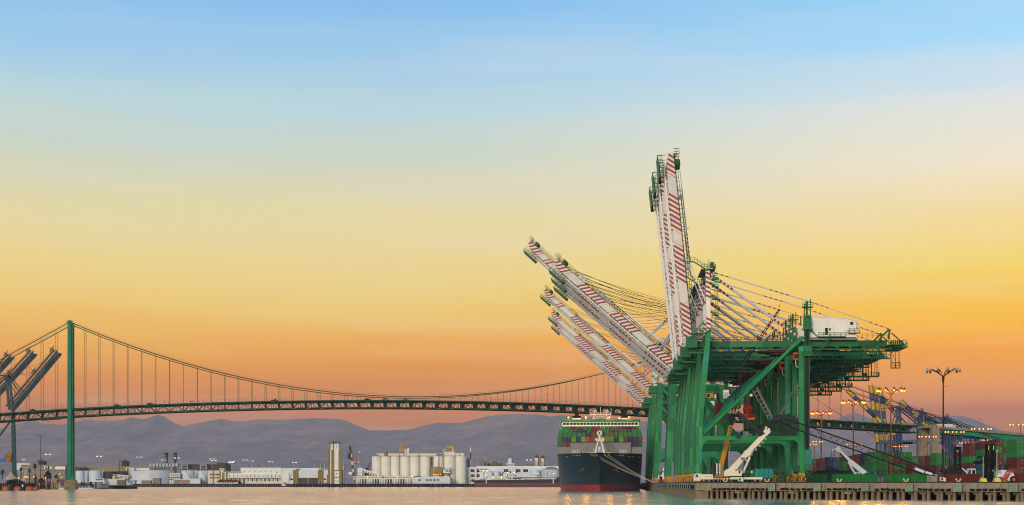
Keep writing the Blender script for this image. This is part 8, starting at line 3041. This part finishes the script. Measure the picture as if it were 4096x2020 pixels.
MB().box(s.x(1921), s.x(1942), 3.6, 4, s.z(1920), s.z(1914)).build('deck_opening', M['black'], a_)
c_ = MB().box(s.x(1966), s.x(2024), 3, 18, s.z(1920), s.z(1905)).build('pump_house', M['cream'], s.t)
for px in (1970, 1984, 2005, 2012):
    MB().box(s.x(px), s.x(px + 2.4), 2.85, 3.05, s.z(1910), s.z(1907)).build('window', M['lampw'] if px in (1970, 2005) else M['grey'], c_)
for px in (2010, 2062):
    f = MB().prism([(s.x(px - 3), s.z(1903)), (s.x(px + 2), s.z(1903)), (s.x(px + 2), s.z(1893)), (s.x(px - 1), s.z(1893))], 6, 12).build('funnel', M['red'], s.t)
    MB().box(s.x(px + 2), s.x(px + 9), 6, 12, s.z(1903), s.z(1896)).build('funnel_casing', M['white'], f)
    MB().box(s.x(px), s.x(px + 6), 6.5, 11, s.z(1893), s.z(1889)).build('funnel_top', M['black'], f)
d_ = MB().box(s.x(2024), s.x(2070), 7, 16, s.z(1912), s.z(1896)).build('accommodation', M['white'], s.t)
for k in range(9):
    MB().box(s.x(2027 + k * 4.4), s.x(2029.5 + k * 4.4), 6.9, 7.1, s.z(1902), s.z(1898.5)).build('window', M['glass'], d_)
g = MB().beam(s.p(2030, 1912, 1), s.p(2225, 1909, 1), 1.0, .8)
for k in range(32):
    px = 2030 + k * 6
    g.beam(s.p(px, 1918, 1), s.p(px, 1907 + (k * 3) % 5, 1), .4).tube(s.p(px, 1913 + k % 3, 2), s.p(px + 6, 1913 + k % 3, 2), .45, 6)
g.build('deck_piping', M['black'], s.t, kind='stuff')
cr_ = MB().tube(s.p(2107, 1918, 3), s.p(2107, 1903, 3), 1.1, 10).path([s.p(2107, 1903, 3), s.p(2111, 1899, 3), s.p(2145, 1895, 3)], .7, 8).beam(s.p(2107, 1912, 3), s.p(2120, 1900, 3), .4)
cr_.build('hose_crane', M['white'], s.t)
for k, (px, py) in enumerate(((1934, 1884), (1948, 1884), (1947, 1900), (2030, 1891), (2056, 1890), (2061, 1896), (2150, 1894), (2216, 1894))):
    o = MB().tube(s.p(px, 1918, 1), s.p(px, py + 1, 1), .18, 5).build('lamp_post', M['dark'], s.t)
    MB().ball(s.p(px, py, .6), .45, 6).build('lamp', M['lampw'], o)

# far light masts with white lamps
FM = [(163, 1744, 1200, False, 'tall unlit light mast left of the bridge tower'), (193, 1817, 1700, True, 'white-lit mast left of the bridge tower'), (103, 1839, 1750, True, 'low white-lit mast at the far left works'),
      (397, 1825, 1850, True, 'white-lit mast behind the yacht'), (558, 1828, 1850, True, 'white-lit mast behind the wide tank'), (655, 1840, 2000, True, 'white-lit mast in front of the left smokestack'),
      (708, 1832, 1900, True, 'white-lit mast in front of the right smokestack'), (848, 1836, 2050, True, 'white-lit mast over the power station, left of two'), (856, 1842, 2150, True, 'white-lit mast over the power station, right of two'),
      (922, 1850, 2200, True, 'lowest of three clustered white-lit masts'), (926, 1848, 2230, True, 'middle of three clustered white-lit masts'), (929, 1846, 2260, True, 'highest of three clustered white-lit masts'),
      (980, 1840, 2100, True, 'white-lit mast above the left end of the long white warehouse'), (1005, 1844, 2150, True, 'white-lit mast above the oval windows, right of a taller one'),
      (1083, 1847, 2150, True, 'white-lit mast above the right part of the long white warehouse'), (1178, 1850, 2150, True, 'white-lit mast above the lower bluish warehouse'), (2116, 1840, 1850, True, 'white-lit mast between the white works windows')]
for px, top, Y, lit, lb in FM:
    s = Site('floodlight_mast', lb, 'light mast', px, Y, 3.4, 'light masts on the far shore')
    h = s.z(top)
    hw = 3.2 if px != 163 else 4.0
    MB().tube((0, 0, 0), (0, 0, h), .34, 7, .2).beam((-hw, 0, h), (hw, 0, h), .3).build('pole', M['steel'] if px != 163 else M['dark'], s.t)
    for x in (-hw, -hw * .6, hw * .55, hw):
        MB().ball((x, -.3, h), .34, 6).build('lamp', M['lampw'] if lit and (px, x > 0) != (103, True) else M['dark'], s.t)
g = Site('utility_pole', 'power pole with cross-arms above the long white warehouse', 'pole', 1030, 2100, 3.4)
for px, top in ((1032, 1849), (1040, 1857), (997, 1858)):
    MB().tube(g.p(px, 1880), g.p(px, top), .25, 5).beam(g.p(px - 4, top + 3), g.p(px + 4, top + 3), .25).build('pole', M['dark'], g.t)
# antennas on the ridge
s = Site('antenna_mast', 'cluster of thin radio masts on the mountain ridge', 'antenna', 1195, 15950, 640)
for px, h in ((1173, 14), (1180, 16), (1186, 12), (1197, 14), (1214, 16), (1240, 6)):
    MB().tube(s.p(px, 1676), s.p(px, 1674 - h), 1.5, 4).build('mast', M['dark'], s.t)
